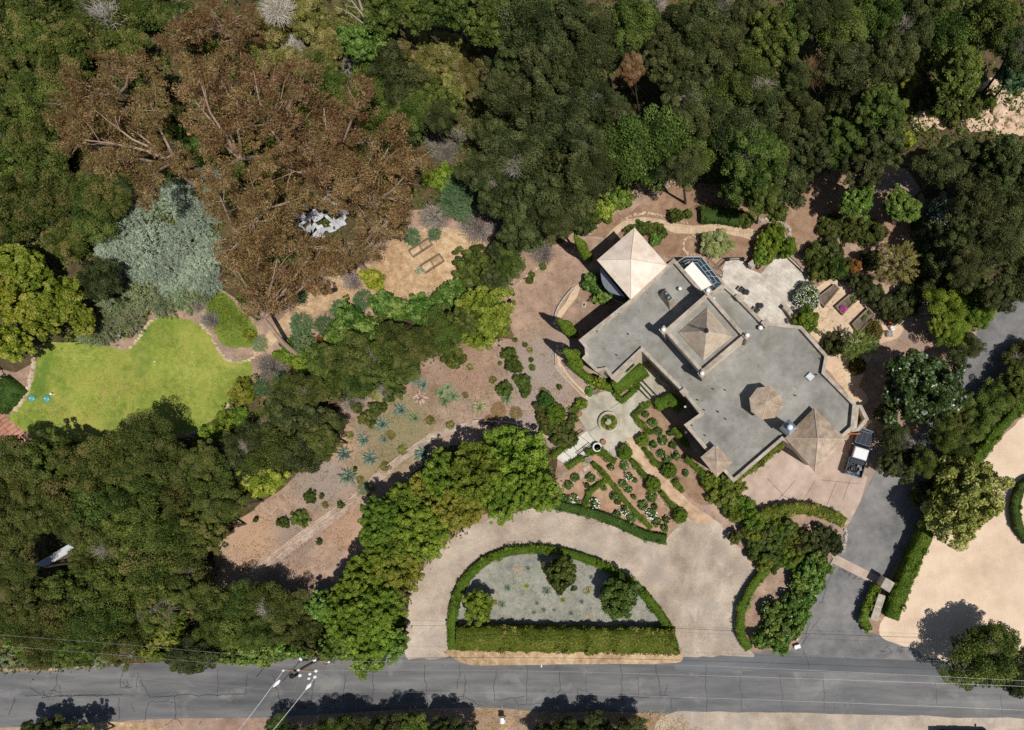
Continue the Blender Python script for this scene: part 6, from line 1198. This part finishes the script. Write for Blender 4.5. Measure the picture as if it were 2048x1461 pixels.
chair(1786, 657, .5, WHITE, 'white garden chair beside the raised bed garden'); chair(1798, 644, -2.4, plain('pale_grey_paint', (.5, .52, .55), .5), 'pale grey garden chair behind the white chair'); chair(1779, 670, .1, plain('grey_frame', (.25, .27, .29), .5), 'dark grey garden chair below the white chair')
def iron_set(x, y, label):
    p = W(x, y, .3); root = empty('patio_table', (p.x, p.y, 0), .6); tag(root, label, 'table'); b = MB()
    pts = [(.3 * math.cos(i * .524), .3 * math.sin(i * .524), .6) for i in range(13)]; b.tube(pts, .03, 5); 
    for i in range(3): b.tube([(.29 * math.cos(2.09 * i), .29 * math.sin(2.09 * i), .6), (0, 0, .3), (.28 * math.cos(2.09 * i + .3), .28 * math.sin(2.09 * i + .3), 0)], .025, 5)
    b.build('frame', BLACK, root); b = MB(); b.lathe([(.26, .6), (.26, .62)], n=20); b.build('tabletop', glass('smoked_glass', (.04, .04, .04, 1)), root)
chair(1484, 581, .9, BLACK, 'upper black iron chair beside the house wall on the patio'); iron_set(1493, 586, 'upper small round iron table on the patio'); chair(1514, 622, .9, BLACK, 'lower black iron chair beside the house wall on the patio'); iron_set(1521, 613, 'lower small round iron table on the patio')
def railing(name, label, pts, h=.95, step=.14, m=None, closed=False):
    P = [W(x, y, 0) for x, y in pts]; root = empty(name, P[0]); tag(root, label, 'railing'); o0 = P[0]; P = [p - o0 for p in P]
    b = MB()
    for a, c in zip(P[:-1], P[1:]):
        for z in (h, .12): b.tube([a + Vector((0, 0, z)), c + Vector((0, 0, z))], .035, 5)
    b.build('rail', m or BLACK, root); b = MB()
    for a, c in zip(P[:-1], P[1:]):
        n = max(1, int((c - a).length / step))
        for i in range(n + 1): q = a.lerp(c, i / n); b.tube([q, q + Vector((0, 0, h))], .014, 4)
    b.build('balusters', m or BLACK, root)
    for q in P: b = MB(); b.tube([q, q + Vector((0, 0, h + .1))], .05, 6); b.build('post', m or BLACK, root)
railing('balcony_railing', 'black iron railing around the upper end of the patio', [(1434, 540), (1453, 521), (1486, 520), (1502, 536)])
railing('patio_railing', 'iron railing along the right edge of the patio', [(1576, 517), (1600, 540), (1624, 564)], .9, .2)
def handrail(label, pts, grp):
    P = [W(x, y, 0) for x, y in pts]; root = empty('handrail', P[0]); tag(root, label, 'handrail', grp); P = [p - P[0] for p in P]
    b = MB(); b.tube([p + Vector((0, 0, .9)) for p in P], .04, 6); b.tube([p + Vector((0, 0, .5)) for p in P], .025, 6); b.build('rail', BLACK, root)
    for p in (P[0], P[-1]): b = MB(); b.tube([p, p + Vector((0, 0, .9))], .035, 6); b.build('post', BLACK, root)
handrail('upper of three dark handrails over the plaza steps', [(1285, 761), (1317, 795)], 'handrails over the plaza steps'); handrail('middle of three dark handrails over the plaza steps', [(1281, 768), (1309, 799)], 'handrails over the plaza steps'); handrail('lower of three dark handrails over the plaza steps', [(1277, 776), (1300, 800)], 'handrails over the plaza steps')
handrail('dark handrail along the lower side of the slab walk', [(1158, 910), (1184, 890)], None); handrail('dark handrail along the upper side of the slab walk', [(1148, 876), (1168, 863)], None)
pg = empty('pergola', W(1432, 534)); tag(pg, 'short wooden slat pergola between sun room and patio', 'pergola')
A, B = W(1412, 520, 2.4) - pg.location, W(1441, 548, 2.4) - pg.location; A.z = B.z = 0; d = (B - A).normalized(); nr = Vector((-d.y, d.x, 0))
for sgn in (-.3, .3): b = MB(); b.tube([A + nr * sgn + Vector((0, 0, 2.3)), B + nr * sgn + Vector((0, 0, 2.3))], .05, 4); b.build('beam', WOOD, pg)
for k in range(11): q = A.lerp(B, k / 10); b = MB(); b.box((q.x, q.y, 2.4), (.1, .95, .1), math.atan2(d.y, d.x)); b.build('slat', WOOD, pg)
for q in (A, B): b = MB(); b.tube([q + nr * .3, q + nr * .3 + Vector((0, 0, 2.3))], .06, 6); b.build('post', WOOD, pg)
def lowwall(name, label, pts, wpx, h, m, capm=None, smooth=False, z0=0.0):
    P = [tuple(W(x, y, h)[:2]) for x, y in pts]
    if smooth: P = spline(P, 4, False)
    w = L(wpx, h); Lf = offset(P, w / 2, False); Rt = offset(P, -w / 2, False); root = None; b = MB()
    n = len(P)
    for i in range(n - 1): b.prism([Rt[i], Rt[i + 1], Lf[i + 1], Lf[i]], z0, h, bottom=False)
    if capm:
        root = empty(name, W(*pts[0])); tag(root, label, 'wall'); o = b.build('masonry', m, root, loc=root.location); o.location = (0, 0, 0); b = MB(); Lf = offset(P, w / 2 + .05, False); Rt = offset(P, -w / 2 - .05, False)
        for i in range(n - 1):
            k = max(1, int((Vector(P[i + 1]) - Vector(P[i])).length / .8))
            for j in range(k):
                l0, l1, r0, r1 = (Vector(Lf[i]).lerp(Vector(Lf[i + 1]), (j + .03) / k), Vector(Lf[i]).lerp(Vector(Lf[i + 1]), (j + .97) / k), Vector(Rt[i]).lerp(Vector(Rt[i + 1]), (j + .03) / k), Vector(Rt[i]).lerp(Vector(Rt[i + 1]), (j + .97) / k))
                b.prism([r0, r1, l1, l0], h + .003, h + .09)
        o = b.build('coping', capm, root, loc=root.location); o.location = (0, 0, 0)
    else: root = tag(b.build(name, m), label, 'wall')
    return root
lowwall('gate_wall', 'stone capped wall beside the side drive entrance', [(1764, 1190), (1756, 1215), (1748, 1240)], 13, 1.5, STUCCO, STONEG)
pl = empty('gate_pillar', W(1762, 1160)); tag(pl, 'square stone gate pillar with flat cap beside the side drive', 'pillar'); q4 = [tuple((W(*p, 2.1) - pl.location)[:2]) for p in ((1771, 1155), (1789, 1166), (1778, 1185), (1760, 1174))]
b = MB(); b.prism(offset(ccw(q4), .06), 0, 2.1); b.build('shaft', STUCCO, pl); b = MB(); b.prism(ccw(q4), 2.1, 2.28); b.build('cap', STONEG, pl)
pl = empty('patio_pillar', W(1503, 534)); tag(pl, 'short stone pillar where the balcony railing ends', 'pillar'); b = MB(); b.box((0, 0, .55), (.55, .55, 1.1), .7); b.build('shaft', STUCCO, pl); b = MB(); b.box((0, 0, 1.15), (.68, .68, .1), .7); b.build('cap', STONEG, pl)
lowwall('garden_wall', 'low stone wall stub at the lower right of the patio', [(1568, 612), (1577, 620), (1586, 634)], 7, .9, STUCCO, STONEG)
lowwall('garden_wall', 'thin low wall curving west of the house', [(1146, 576), (1132, 592), (1118, 612), (1111, 630), (1112, 640)], 3.5, .45, STONEG, smooth=True)
lowwall('garden_wall', 'thin straight low wall below the west wing hedge', [(1111, 707), (1112, 730), (1140, 762), (1170, 793)], 3.0, .4, STONEG)
lowwall('garden_wall', 'thin pale curb below the clipped domes', [(945, 842), (1020, 845), (1070, 862), (1110, 884), (1116, 894)], 3, .3, STONE, smooth=True)
for x0, y0, x1, y1, lab in ((476, 1166, 690, 1002, 'upper pale edging board of the terrace path'), (520, 1143, 712, 1000, 'lower pale edging board of the terrace path'), (700, 998, 862, 866, 'far pale edging board of the terrace path')):
    lowwall('edging_board', lab, [(x0, y0), ((x0 + x1) / 2 - 4, (y0 + y1) / 2 - 3), (x1, y1)], 1.5, .14, STONE, smooth=True)
lowwall('garden_curb', 'white curb along the bank of the side drive', [(1668, 1118), (1652, 1150), (1632, 1190), (1612, 1235), (1594, 1282)], 3, .14, STONEG)
lowwall('garden_curb', 'pale curb on the left edge of the garden path bed', [(1256, 928), (1285, 958)], 2, .2, STONEG); lowwall('garden_curb', 'white curb left of the lowest topiary hedge', [(1312, 988), (1340, 1022)], 2, .2, STONEG)
def cobbles(name, label, path, n, r, seed, m=STONE):
    rg = random.Random(seed); P = spline([tuple(W(x, y)[:2]) for x, y in path], 8, False); b = MB()
    for i in range(n):
        q = P[min(len(P) - 1, int(i / n * len(P)))]; x, y = q[0] + rg.uniform(-.12, .12), q[1] + rg.uniform(-.12, .12); k = rg.uniform(.6, 1.3) * r
        pts = [(x + k * rg.uniform(.75, 1.1) * math.cos(a * 1.047), y + k * rg.uniform(.75, 1.1) * math.sin(a * 1.047)) for a in range(6)]
        b.prism(pts, 0, k * rg.uniform(.5, .9), top_pts=offset(ccw(pts), k * .25) if False else [((px_ - x) * .7 + x, (py_ - y) * .7 + y) for px_, py_ in pts], bottom=False)
    return tag(b.build(name, m), label, 'stone edging')
cobbles('stone_edging', 'rough stone edging on the left side of the lawn', [(66, 690), (68, 720), (62, 750), (58, 775), (46, 800), (30, 822)], 60, .2, 1)
cobbles('stone_edging', 'stone edging around the bay at the top of the lawn', [(240, 699), (266, 692), (286, 662), (304, 640), (330, 630)], 44, .16, 2)
cobbles('stone_edging', 'stone edging on the right side of the lawn bay', [(402, 650), (420, 668), (434, 696), (450, 716), (472, 724), (500, 720), (520, 700)], 60, .15, 3)
cobbles('stone_edging', 'stone edging on the lower right lawn rim', [(462, 806), (450, 822), (425, 845), (385, 868)], 50, .16, 4)
cobbles('stone_edging', 'rubble stones along the curved path behind the house', [(1245, 442), (1270, 430), (1300, 427), (1340, 436), (1375, 446)], 70, .13, 5)
cobbles('stone_edging', 'rubble stones at the foot of the mulch slope right of the curved path', [(1395, 470), (1372, 480), (1368, 500), (1380, 510)], 30, .13, 6)
cobbles('stone_edging', 'broken flagstones at the end of the curved path', [(1515, 440), (1540, 442), (1566, 448), (1580, 465), (1570, 480)], 30, .26, 7, STONEG)
cobbles('stone_edging', 'loose stones along the path above the patio', [(1582, 490), (1592, 510), (1612, 530), (1640, 560)], 40, .13, 8)
cobbles('stone_edging', 'pale stones on the right end of the arched hedge bank', [(1684, 1050), (1692, 1066), (1690, 1085), (1684, 1105)], 44, .2, 9, STONEG)
cobbles('stone_edging', 'stones under the straw slope left of the house', [(1020, 590), (1040, 565), (1065, 545), (1100, 520)], 36, .13, 10)
cobbles('stone_edging', 'broken stones scattered down the mulch right of the young trees', [(1660, 478), (1720, 490), (1790, 480), (1840, 478)], 36, .16, 12)
for x, y, rz, lab in ((1163, 950, -.9, 'lower of two white stone slabs in the rose garden'), (1174, 937, .45, 'upper of two white stone slabs in the rose garden')):
    p = W(x, y); b = MB(); b.box((p.x, p.y, .06), (.78, .46, .1), rz); tag(b.build('stone_slab', STONEG), lab, 'slab', 'white stone slabs in the rose garden')
# boulders
ROCK = surf('pale_boulder', lin(170, 142, 118), lin(210, 184, 158), lin(232, 212, 190), (0.5, 2, 10), bump=0.5, contrast=0.2, spots=[(.8, .58, .7, lin(190, 150, 116), .7)])
def boulder(x, y, r, label, seed, grp='pale boulders at the right edge', m=None):
    rg = random.Random(seed); R = L(r); n, k = 14, 7; vs = []; fs = []; off = Vector((rg.uniform(0, 50), rg.uniform(0, 50), 3)); sx, sy = rg.uniform(.8, 1.25), rg.uniform(.8, 1.1)
    for i in range(k + 1):
        th = math.pi * .62 * i / k
        for j in range(n):
            a = 2 * math.pi * j / n; v = Vector((math.sin(th) * math.cos(a), math.sin(th) * math.sin(a), math.cos(th) * .75)); f = 1 + .35 * noise.noise(v * 1.3 + off) + .15 * noise.noise(v * 3 + off); vs.append((v.x * R * f * sx, v.y * R * f * sy, v.z * R * f))
    for i in range(k):
        for j in range(n): fs.append([i * n + j, (i + 1) * n + j, (i + 1) * n + (j + 1) % n, i * n + (j + 1) % n])
    b = MB(); b.add(vs, fs); o = b.build('boulder', m or ROCK); p = W(x, y); o.location = (p.x, p.y, R * .1); o.rotation_euler = (0, 0, rg.uniform(0, 6)); tag(o, label, 'boulder', grp)
BO = [(1998, 232, 20), (2030, 206, 13), (2012, 214, 10), (2025, 238, 15), (1970, 222, 11), (1978, 238, 10), (2042, 245, 14), (2018, 250, 9), (2004, 212, 8), (1962, 234, 8), (1845, 240, 10), (1855, 250, 8), (1862, 238, 6), (1870, 246, 7), (2046, 225, 9), (1990, 252, 8), (1985, 176, 8), (1935, 242, 8), (1840, 252, 6)]
for i, (p, lab) in enumerate(zip(BO, rank_labels('pale beige boulder in the rock outcrop', BO))): boulder(p[0], p[1], p[2], lab, i)
for i, (x, y, r, lab) in enumerate(((1845, 478, 8, 'large pale stone at the right end of the mulch slope'), (1650, 690, 7, 'round stone in the raised bed garden'), (1640, 564, 5, 'white stone beside the patio pot'), (1590, 1055, 6, 'pale rock on the bank under the arched hedge'), (1635, 1068, 7, 'brown rock on the bank beside the dark shrub'), (1618, 1052, 5, 'small rock in the middle of the arched hedge bank'))): boulder(x, y, r, lab, 40 + i, None)
# ------------------------------------------------------------------ vehicles
CARP = plain('slate_blue_paint', (0.03, 0.037, 0.05), .22, .3, vary=.1); CHROME = plain('chrome', (.7, .72, .75), .15, 1.0, vary=.02); TYRE = plain('tyre_rubber', (.02, .02, .02), .8); PALEROOF = plain('white_cab_roof', (.72, .73, .75), .2, .0, vary=.04)
tk = empty('pickup_truck', W(1715, 906), math.radians(-17)); tag(tk, 'old dark blue pickup truck with white cab roof and loaded bed beside the garage', 'pickup truck')
b = MB(); b.prism([(-.92, -2.6), (.92, -2.6), (.96, -2.4), (.96, 2.1), (.86, 2.5), (.5, 2.68), (-.5, 2.68), (-.86, 2.5), (-.96, 2.1), (-.96, -2.4)], .45, .8)
b.prism([(-.94, .95), (.94, .95), (.92, 2.1), (.82, 2.45), (.48, 2.62), (-.48, 2.62), (-.82, 2.45), (-.92, 2.1)], .8, 1.12, top_pts=[(-.86, .95), (.86, .95), (.8, 2.0), (.68, 2.3), (.4, 2.46), (-.4, 2.46), (-.68, 2.3), (-.8, 2.0)])
b.prism([(-.94, -.75), (.94, -.75), (.94, .95), (-.94, .95)], .8, 1.15); b.build('body', CARP, tk)
b = MB(); b.prism([(-.88, -.72), (.88, -.72), (.88, .95), (-.88, .95)], 1.15, 1.72, top_pts=[(-.76, -.68), (.76, -.68), (.76, .5), (-.76, .5)]); b.build('cab_window', GLASS, tk)
b = MB(); b.prism([(-.78, -.7), (.78, -.7), (.8, -.3), (.76, .52), (-.76, .52), (-.8, -.3)], 1.72, 1.82, top_pts=[(-.7, -.62), (.7, -.62), (.72, -.3), (.66, .42), (-.66, .42), (-.72, -.3)]); b.build('cab_roof', PALEROOF, tk)
b = MB()
for sx in (-.93, .93): b.box((sx, -1.68, 1.02), (.1, 1.84, .46))
b.box((0, -2.56, 1.02), (1.76, .08, .46)); b.box((0, -.79, 1.02), (1.76, .06, .46)); b.build('bed_sides', CARP, tk)
b = MB(); b.tube([(-.93, -.8, 1.27), (.93, -.8, 1.27)], .03, 5); b.tube([(-.93, -2.55, 1.27), (.93, -2.55, 1.27)], .025, 5); b.tube([(-.93, -.8, 1.27), (-.93, -2.55, 1.27)], .02, 5); b.tube([(.93, -.8, 1.27), (.93, -2.55, 1.27)], .02, 5); b.build('bed_rail', CHROME, tk)
ld = MB(); rg = random.Random(3)
ld.box((0, -1.02, 1.0), (1.6, .36, .5), 0, m=2)
for k in range(46): ld.box((rg.uniform(-.75, .75), rg.uniform(-2.45, -1.3), .84 + rg.uniform(0, .2)), (rg.uniform(.06, .3), rg.uniform(.08, .4), rg.uniform(.06, .24)), rg.uniform(0, 3), m=k % 3)
ld.tube([(.3 * math.cos(t * .52) - .1, -1.9 + .3 * math.sin(t * .52), 1.12) for t in range(13)], .1, 6, m=0)
ld.build('bed_load', [BLACK, plain('grey_tarp', (.12, .13, .15), .4), CARP], tk)
b = MB()
for sx in (-1, 1): b.tube([(sx * .84, .98, 1.14), (sx * .8, 1.95, 1.14), (sx * .66, 2.3, 1.12)], .022, 4); b.tube([(sx * .78, -.66, 1.74), (sx * .77, .5, 1.74), (sx * .86, .94, 1.17)], .025, 4); b.tube([(sx * .3, 1.0, 1.135), (sx * .24, 2.3, 1.135)], .014, 4)
b.tube([(-.66, 2.36, 1.1), (.66, 2.36, 1.1)], .03, 4); b.tube([(-.86, .95, 1.17), (.86, .95, 1.17)], .025, 4); b.build('trim', CHROME, tk)
b = MB(); b.box((0, 2.6, .86), (1.0, .06, .2)); b.build('grille', CHROME, tk)
b = MB(); b.box((0, 2.68, .58), (1.8, .14, .18)); b.build('bumper', CHROME, tk); b = MB(); b.box((0, -2.66, .55), (1.8, .12, .16)); b.build('bumper', CHROME, tk)
for sx in (-.66, .66): b = MB(); b.box((sx, 2.56, .86), (.26, .14, .2)); b.build('headlight', CHROME, tk); b = MB(); b.box((sx * 1.25, -2.62, .9), (.14, .06, .3)); b.build('tail_light', plain('red_lens', (.3, .02, .02), .3), tk); b = MB(); b.box((sx * 1.62, .72, 1.25), (.2, .1, .16)); b.build('mirror', CHROME, tk)
def wheels(root, xs, ys, r=.36, w=.22):
    for sx in xs:
        for sy in ys:
            b = MB(); b.tube([(sx - w / 2, sy, r), (sx + w / 2, sy, r)], r, 18); wh = b.build('wheel', TYRE, root); b = MB(); b.tube([(sx - w / 2 - .01, sy, r), (sx + w / 2 + .01, sy, r)], r * .55, 12); b.build('rim', CHROME, wh)
wheels(tk, (-.86, .86), (-1.75, 1.65))
sv = empty('parked_van', W(1924, 1476)); tag(sv, 'dark van with roof rails cut off by the bottom edge on the road shoulder', 'van')
b = MB(); b.prism([(-3.0, -.95), (2.75, -.95), (3.05, -.6), (3.05, .6), (2.75, .95), (-3.0, .95), (-3.15, .7), (-3.15, -.7)], .4, 1.15); b.prism([(-3.05, -.93), (2.3, -.93), (2.3, .93), (-3.05, .93)], 1.15, 2.0, top_pts=[(-2.9, -.78), (1.5, -.78), (1.5, .78), (-2.9, .78)]); b.build('body', plain('black_paint', (.02, .02, .025), .25, .3), sv)
b = MB(); b.prism([(-2.8, -.74), (1.4, -.74), (1.4, .74), (-2.8, .74)], 2.004, 2.05); b.build('roof', plain('grey_roof', (.3, .31, .33), .3), sv)
for sy in (-.68, .68): b = MB(); b.tube([(-2.6, sy, 2.12), (1.2, sy, 2.12)], .035, 6); b.build('roof_rail', CHROME, sv); b = MB(); b.box((2.0, sy * 1.6, 1.2), (.14, .26, .2)); b.build('mirror', BLACK, sv)
for sx in (-1.6, -.3): b = MB(); b.box((sx, .88, 1.55), (1.0, .05, .4)); b.build('side_window', GLASS, sv)
for sy in (-.85, .85):
    for sx in (-2.1, 2.0): b = MB(); b.tube([(sx, sy - .11, .36), (sx, sy + .11, .36)], .36, 16); b.build('wheel', TYRE, sv)
# ------------------------------------------------------------------ street things and odds and ends
mb = empty('mailbox', W(1011, 1433)); tag(mb, 'white domed mailbox on a post at the near road edge', 'mailbox')
b = MB(); b.tube([(0, 0, 0), (0, 0, 1.1)], .06, 6); b.build('post', WOOD, mb); b = MB(); pts = [(.3 * math.cos(a), .3 * math.sin(a)) for a in [math.pi * i / 10 for i in range(11)]]
vs = [(x, -.32, 1.1 + y) for x, y in pts] + [(x, .32, 1.1 + y) for x, y in pts]; b.add(vs, [[i, i + 1, 12 + i, 11 + i] for i in range(10)] + [list(range(11))[::-1], list(range(11, 22)), [0, 11, 21, 10]]); b.build('box', WHITE, mb)
b = MB(); b.box((.32, .2, 1.4), (.03, .1, .3)); b.build('flag', plain('red_flag', (.4, .03, .03), .5), mb)
bn = empty('recycling_bin', W(1528, 1025), .5); tag(bn, 'blue recycling bin beside the arched hedge', 'bin'); b = MB(); b.prism([(-.24, -.28), (.24, -.28), (.24, .28), (-.24, .28)], .05, .95, top_pts=[(-.3, -.34), (.3, -.34), (.3, .34), (-.3, .34)]); b.build('body', plain('blue_plastic', (.02, .12, .42), .4), bn); b = MB(); b.box((0, 0, .99), (.64, .74, .07)); b.build('lid', plain('blue_lid', (.03, .16, .5), .4), bn); b = MB(); b.tube([(-.26, .4, .92), (.26, .4, .92)], .03, 6); b.build('handle', plain('blue_handle', (.02, .1, .35), .4), bn)
b = MB(); p = W(1594, 1292); b.box((p.x, p.y, .2), (.6, .34, .4), .3); b.box((p.x, p.y, .42), (.66, .4, .05), .3); tag(b.build('utility_box', WHITE), 'small white utility box at the mouth of the side drive', 'utility box')
for x, y, lab in ((64, 797, 'left of two turquoise domed covers on the lawn'), (94, 798, 'right of two turquoise domed covers on the lawn')):
    r_ = empty('domed_cover', W(x, y)); tag(r_, lab, 'cover', 'turquoise covers on the lawn'); b = MB(); b.lathe([(.42, 0), (.42, .08), (.36, .16), (.2, .22), (.05, .24)], n=22); b.build('dome', plain('turquoise_lid', (.1, .3, .27), .4), r_, smooth=True); b = MB(); b.lathe([(.1, .23), (.08, .29), (.02, .3)], n=10); b.build('knob', plain('pale_knob', (.4, .6, .56), .4), r_)
b = MB(); p = W(107, 789); b.lathe([(.1, 0), (.1, .3), (.13, .3), (.12, .36), (.03, .4)], (p.x, p.y, 0), 12); tag(b.build('vent_pipe', WHITE), 'short white capped pipe beside the right turquoise cover', 'pipe')
b = MB(); p = W(312, 724); b.lathe([(.04, 0), (.04, .2), (.08, .22), (.02, .26)], (p.x, p.y, 0), 8); tag(b.build('sprinkler', WHITE), 'tiny white sprinkler head in the middle of the lawn', 'sprinkler')
gl_ = empty('garden_lamp', W(246, 673)); tag(gl_, 'small pale blue lamp at the edge of the lawn bed', 'lamp'); b = MB(); b.tube([(0, 0, 0), (0, 0, .5)], .04, 6); b.build('stem', METAL, gl_); b = MB(); b.lathe([(.06, .5), (.26, .56), (.22, .66), (.05, .72)], n=14); b.build('hood', METAL, gl_)
tr_ = empty('trellis', W(4, 756), .5); tag(tr_, 'white wooden trellis frame cut by the left edge above the dark hedge', 'trellis')
for k in range(4): b = MB(); b.box((-.9 + .6 * k, 0, 1.9), (.1, 1.5, .08)); b.build('slat', WHITE, tr_)
for k in (-.7, 0, .7): b = MB(); b.box((0, k, 1.98), (2.2, .1, .07)); b.build('rail', WHITE, tr_)
for sx in (-.9, .9): b = MB(); b.tube([(sx, -.7, 0), (sx, -.7, 1.86)], .05, 6); b.build('post', WHITE, tr_)
sh = empty('shed', W(113, 1112)); tag(sh, 'long narrow shed with pale grey roof hidden in the lower left wood', 'shed'); A, B = W(70, 1137, 2.3) - sh.location, W(158, 1085, 2.3) - sh.location; A.z = B.z = 0; d = (B - A); rz = math.atan2(d.y, d.x); m_ = (A + B) / 2
b = MB(); b.box((m_.x, m_.y, 1.05), (d.length - .3, .5, 2.1), rz); b.build('wall', WOOD, sh); b = MB(); b.box((m_.x, m_.y, 2.2), (d.length, .8, .12), rz); b.build('roof', plain('pale_roof_sheet', (.52, .54, .57), .5), sh)
def tarp(x, y, rpx, label, seed, m, z=1.6):
    R = L(rpx); rg = random.Random(seed); b = MB(); n = 16; vs = []
    for i in range(n + 1):
        for j in range(n + 1):
            u, v = i / n * 2 - 1, j / n * 2 - 1; q = Vector((u * 2.2, v * 2.2, seed)); vs.append((u * R * (1 + .2 * noise.noise(q)), v * R * .8 * (1 + .2 * noise.noise(q + Vector((5, 0, 0)))), max(.05, z * (1 - .7 * max(abs(u), abs(v))) + .5 * noise.noise(q * 1.7))))
    fs = [[i * (n + 1) + j, (i + 1) * (n + 1) + j, (i + 1) * (n + 1) + j + 1, i * (n + 1) + j + 1] for i in range(n) for j in range(n) if noise.noise(Vector((i * .45, j * .45, seed))) > -.08]
    b.add(vs, fs); o = b.build('tarp', m); p = W(x, y); o.location = p; o.rotation_euler = (0, 0, .6); tag(o, label, 'tarp')
TARP = plain('white_tarp_cloth', (.46, .47, .5), .6, vary=.15); tarp(650, 438, 46, 'torn crumpled white tarp under the eucalyptus', 2, TARP, 2.2)
tarp(703, 516, 12, 'small crumpled white cloth below the torn tarp', 5, TARP, .5); tarp(840, 541, 9, 'small green cloth beside the lower planter frame', 6, plain('green_cloth', (.2, .3, .2), .7), .2)
lathe_thing('clay_pot', 'orange clay pot lying near the small white cloth', 'pot', 684, 540, [(.2, 0), (.32, .4), (.34, .42), (.26, .42)], TERRA, soil(.26, .38))
b = MB(); p = W(812, 606); b.tube([p + Vector((-.4, .6, .1)), p + Vector((0, 0, .15)), p + Vector((.25, -.5, .1))], [.09, .12, .06], 6); tag(b.build('log', BARK_PALE), 'short pale log at the lower edge of the straw clearing', 'log')
b = MB(); p = W(1145, 432); b.box((p.x, p.y, .2), (2.4, .8, .25), .5); tag(b.build('timber_step', WOOD), 'grey weathered timber deck half hidden under the oaks', 'deck')
# ------------------------------------------------------------------ utility pole and lines
PH = 10.0
up = empty('utility_pole', W(676, 1298)); tag(up, 'wooden utility pole with two crossarms and white insulators beside the road', 'utility pole'); o0 = up.location
T = lambda x, y, z: W(x, y, z) - o0
b = MB(); b.tube([(0, 0, 0), T(588, 1346, PH)], [.19, .12], 10); b.build('pole', WOOD, up)
def arm(a, c, z): b = MB(); A, B = T(*a, z), T(*c, z); d = B - A; m_ = (A + B) / 2; b.box(tuple(m_), (d.length, .14, .14), math.atan2(d.y, d.x)); return b.build('crossarm', WOOD, up)
ar1 = arm((566, 1340), (634, 1343), 9.6); ar2 = arm((602, 1319), (660, 1325), 6.6)
INS = plain('porcelain', (.8, .8, .8), .2, vary=.03)
for x, y, z, r in ((567, 1341, 9.75, .12), (597, 1340, 9.75, .12), (632, 1342, 9.75, .16), (630, 1354, 9.7, .16), (620, 1348, 9.5, .15), (618, 1357, 9.2, .14), (600, 1351, 9.4, .17), (602, 1318, 6.8, .2), (629, 1320, 6.8, .18), (658, 1324, 6.7, .12)):
    b = MB(); p = T(x, y, z); b.lathe([(r * .6, -.12), (r, -.05), (r, .06), (r * .5, .16)], tuple(p), 10); b.build('insulator', INS, up)
b = MB(); p = T(588, 1350, 8.6); b.lathe([(.2, -.45), (.26, -.4), (.26, .4), (.18, .48)], tuple(p), 14); b.build('transformer', BLACK, up)
b = MB(); b.tube([T(600, 1350, 9.3), T(586, 1384, 9.0)], .03, 5); b.build('bracket', METAL, up)
WIRE = plain('aluminium_wire', (.55, .55, .56), .45, .3); DWIRE = plain('dark_cable', (.03, .03, .03), .6)
def wire(label, pts, r=.018, m=None, sag=.25):
    P = [W(*p) for p in pts]; out = []
    for A, B in zip(P[:-1], P[1:]):
        n = 14
        for i in range(n + (B is P[-1])): t = i / n; q = A.lerp(B, t); q.z -= sag * 4 * t * (1 - t); out.append(q)
    b = MB(); b.tube(out, r, 5); return tag(b.build('power_line', m or WIRE), label, 'power line', 'power lines along and across the road')
wire('line from the left crossarm tip to the bottom edge', [(567, 1341, 9.6), (470, 1470, 9.3)], .035); wire('line from the right crossarm tip to the bottom edge', [(630, 1355, 9.6), (530, 1480, 9.3)], .035)
for A, B, lab in (((560, 1360), (547, 1374), 'left'), ((622, 1367), (612, 1379), 'right')):
    b = MB(); a_, c_ = W(*A, 9.5), W(*B, 9.45); b.tube([a_, a_.lerp(c_, .4), c_], [.06, .2, .07], 8); tag(b.build('line_insulator', INS), f'white insulator string on the {lab} line crossing the road', 'insulator', 'insulator strings on the crossing lines')
wire('upper line left of the pole above the trees', [(-60, 1266, 9.2), (567, 1318, 8.9), (602, 1318, 6.8)], .008); wire('second line left of the pole over the road bank', [(-60, 1288, 9.2), (566, 1340, 9.7), ], .008)
wire('lowest line left of the pole across the asphalt', [(-60, 1334, 7.6), (590, 1384, 8.2), (1200, 1390, 8.4), (2120, 1424, 8.0)], .008)
wire('top line right of the pole near the far road edge', [(632, 1342, 9.7), (1100, 1343, 9.2), (2120, 1376, 9.4)], .009); wire('line on the road bank right of the pole', [(660, 1324, 6.7), (1000, 1326, 6.4), (1400, 1332, 6.4), (2120, 1366, 6.6), ], .008)
wire('dark cable along the far road edge', [(629, 1320, 6.7), (1000, 1316, 6.2), (1400, 1322, 6.2), (2120, 1350, 6.4)], .02, DWIRE)
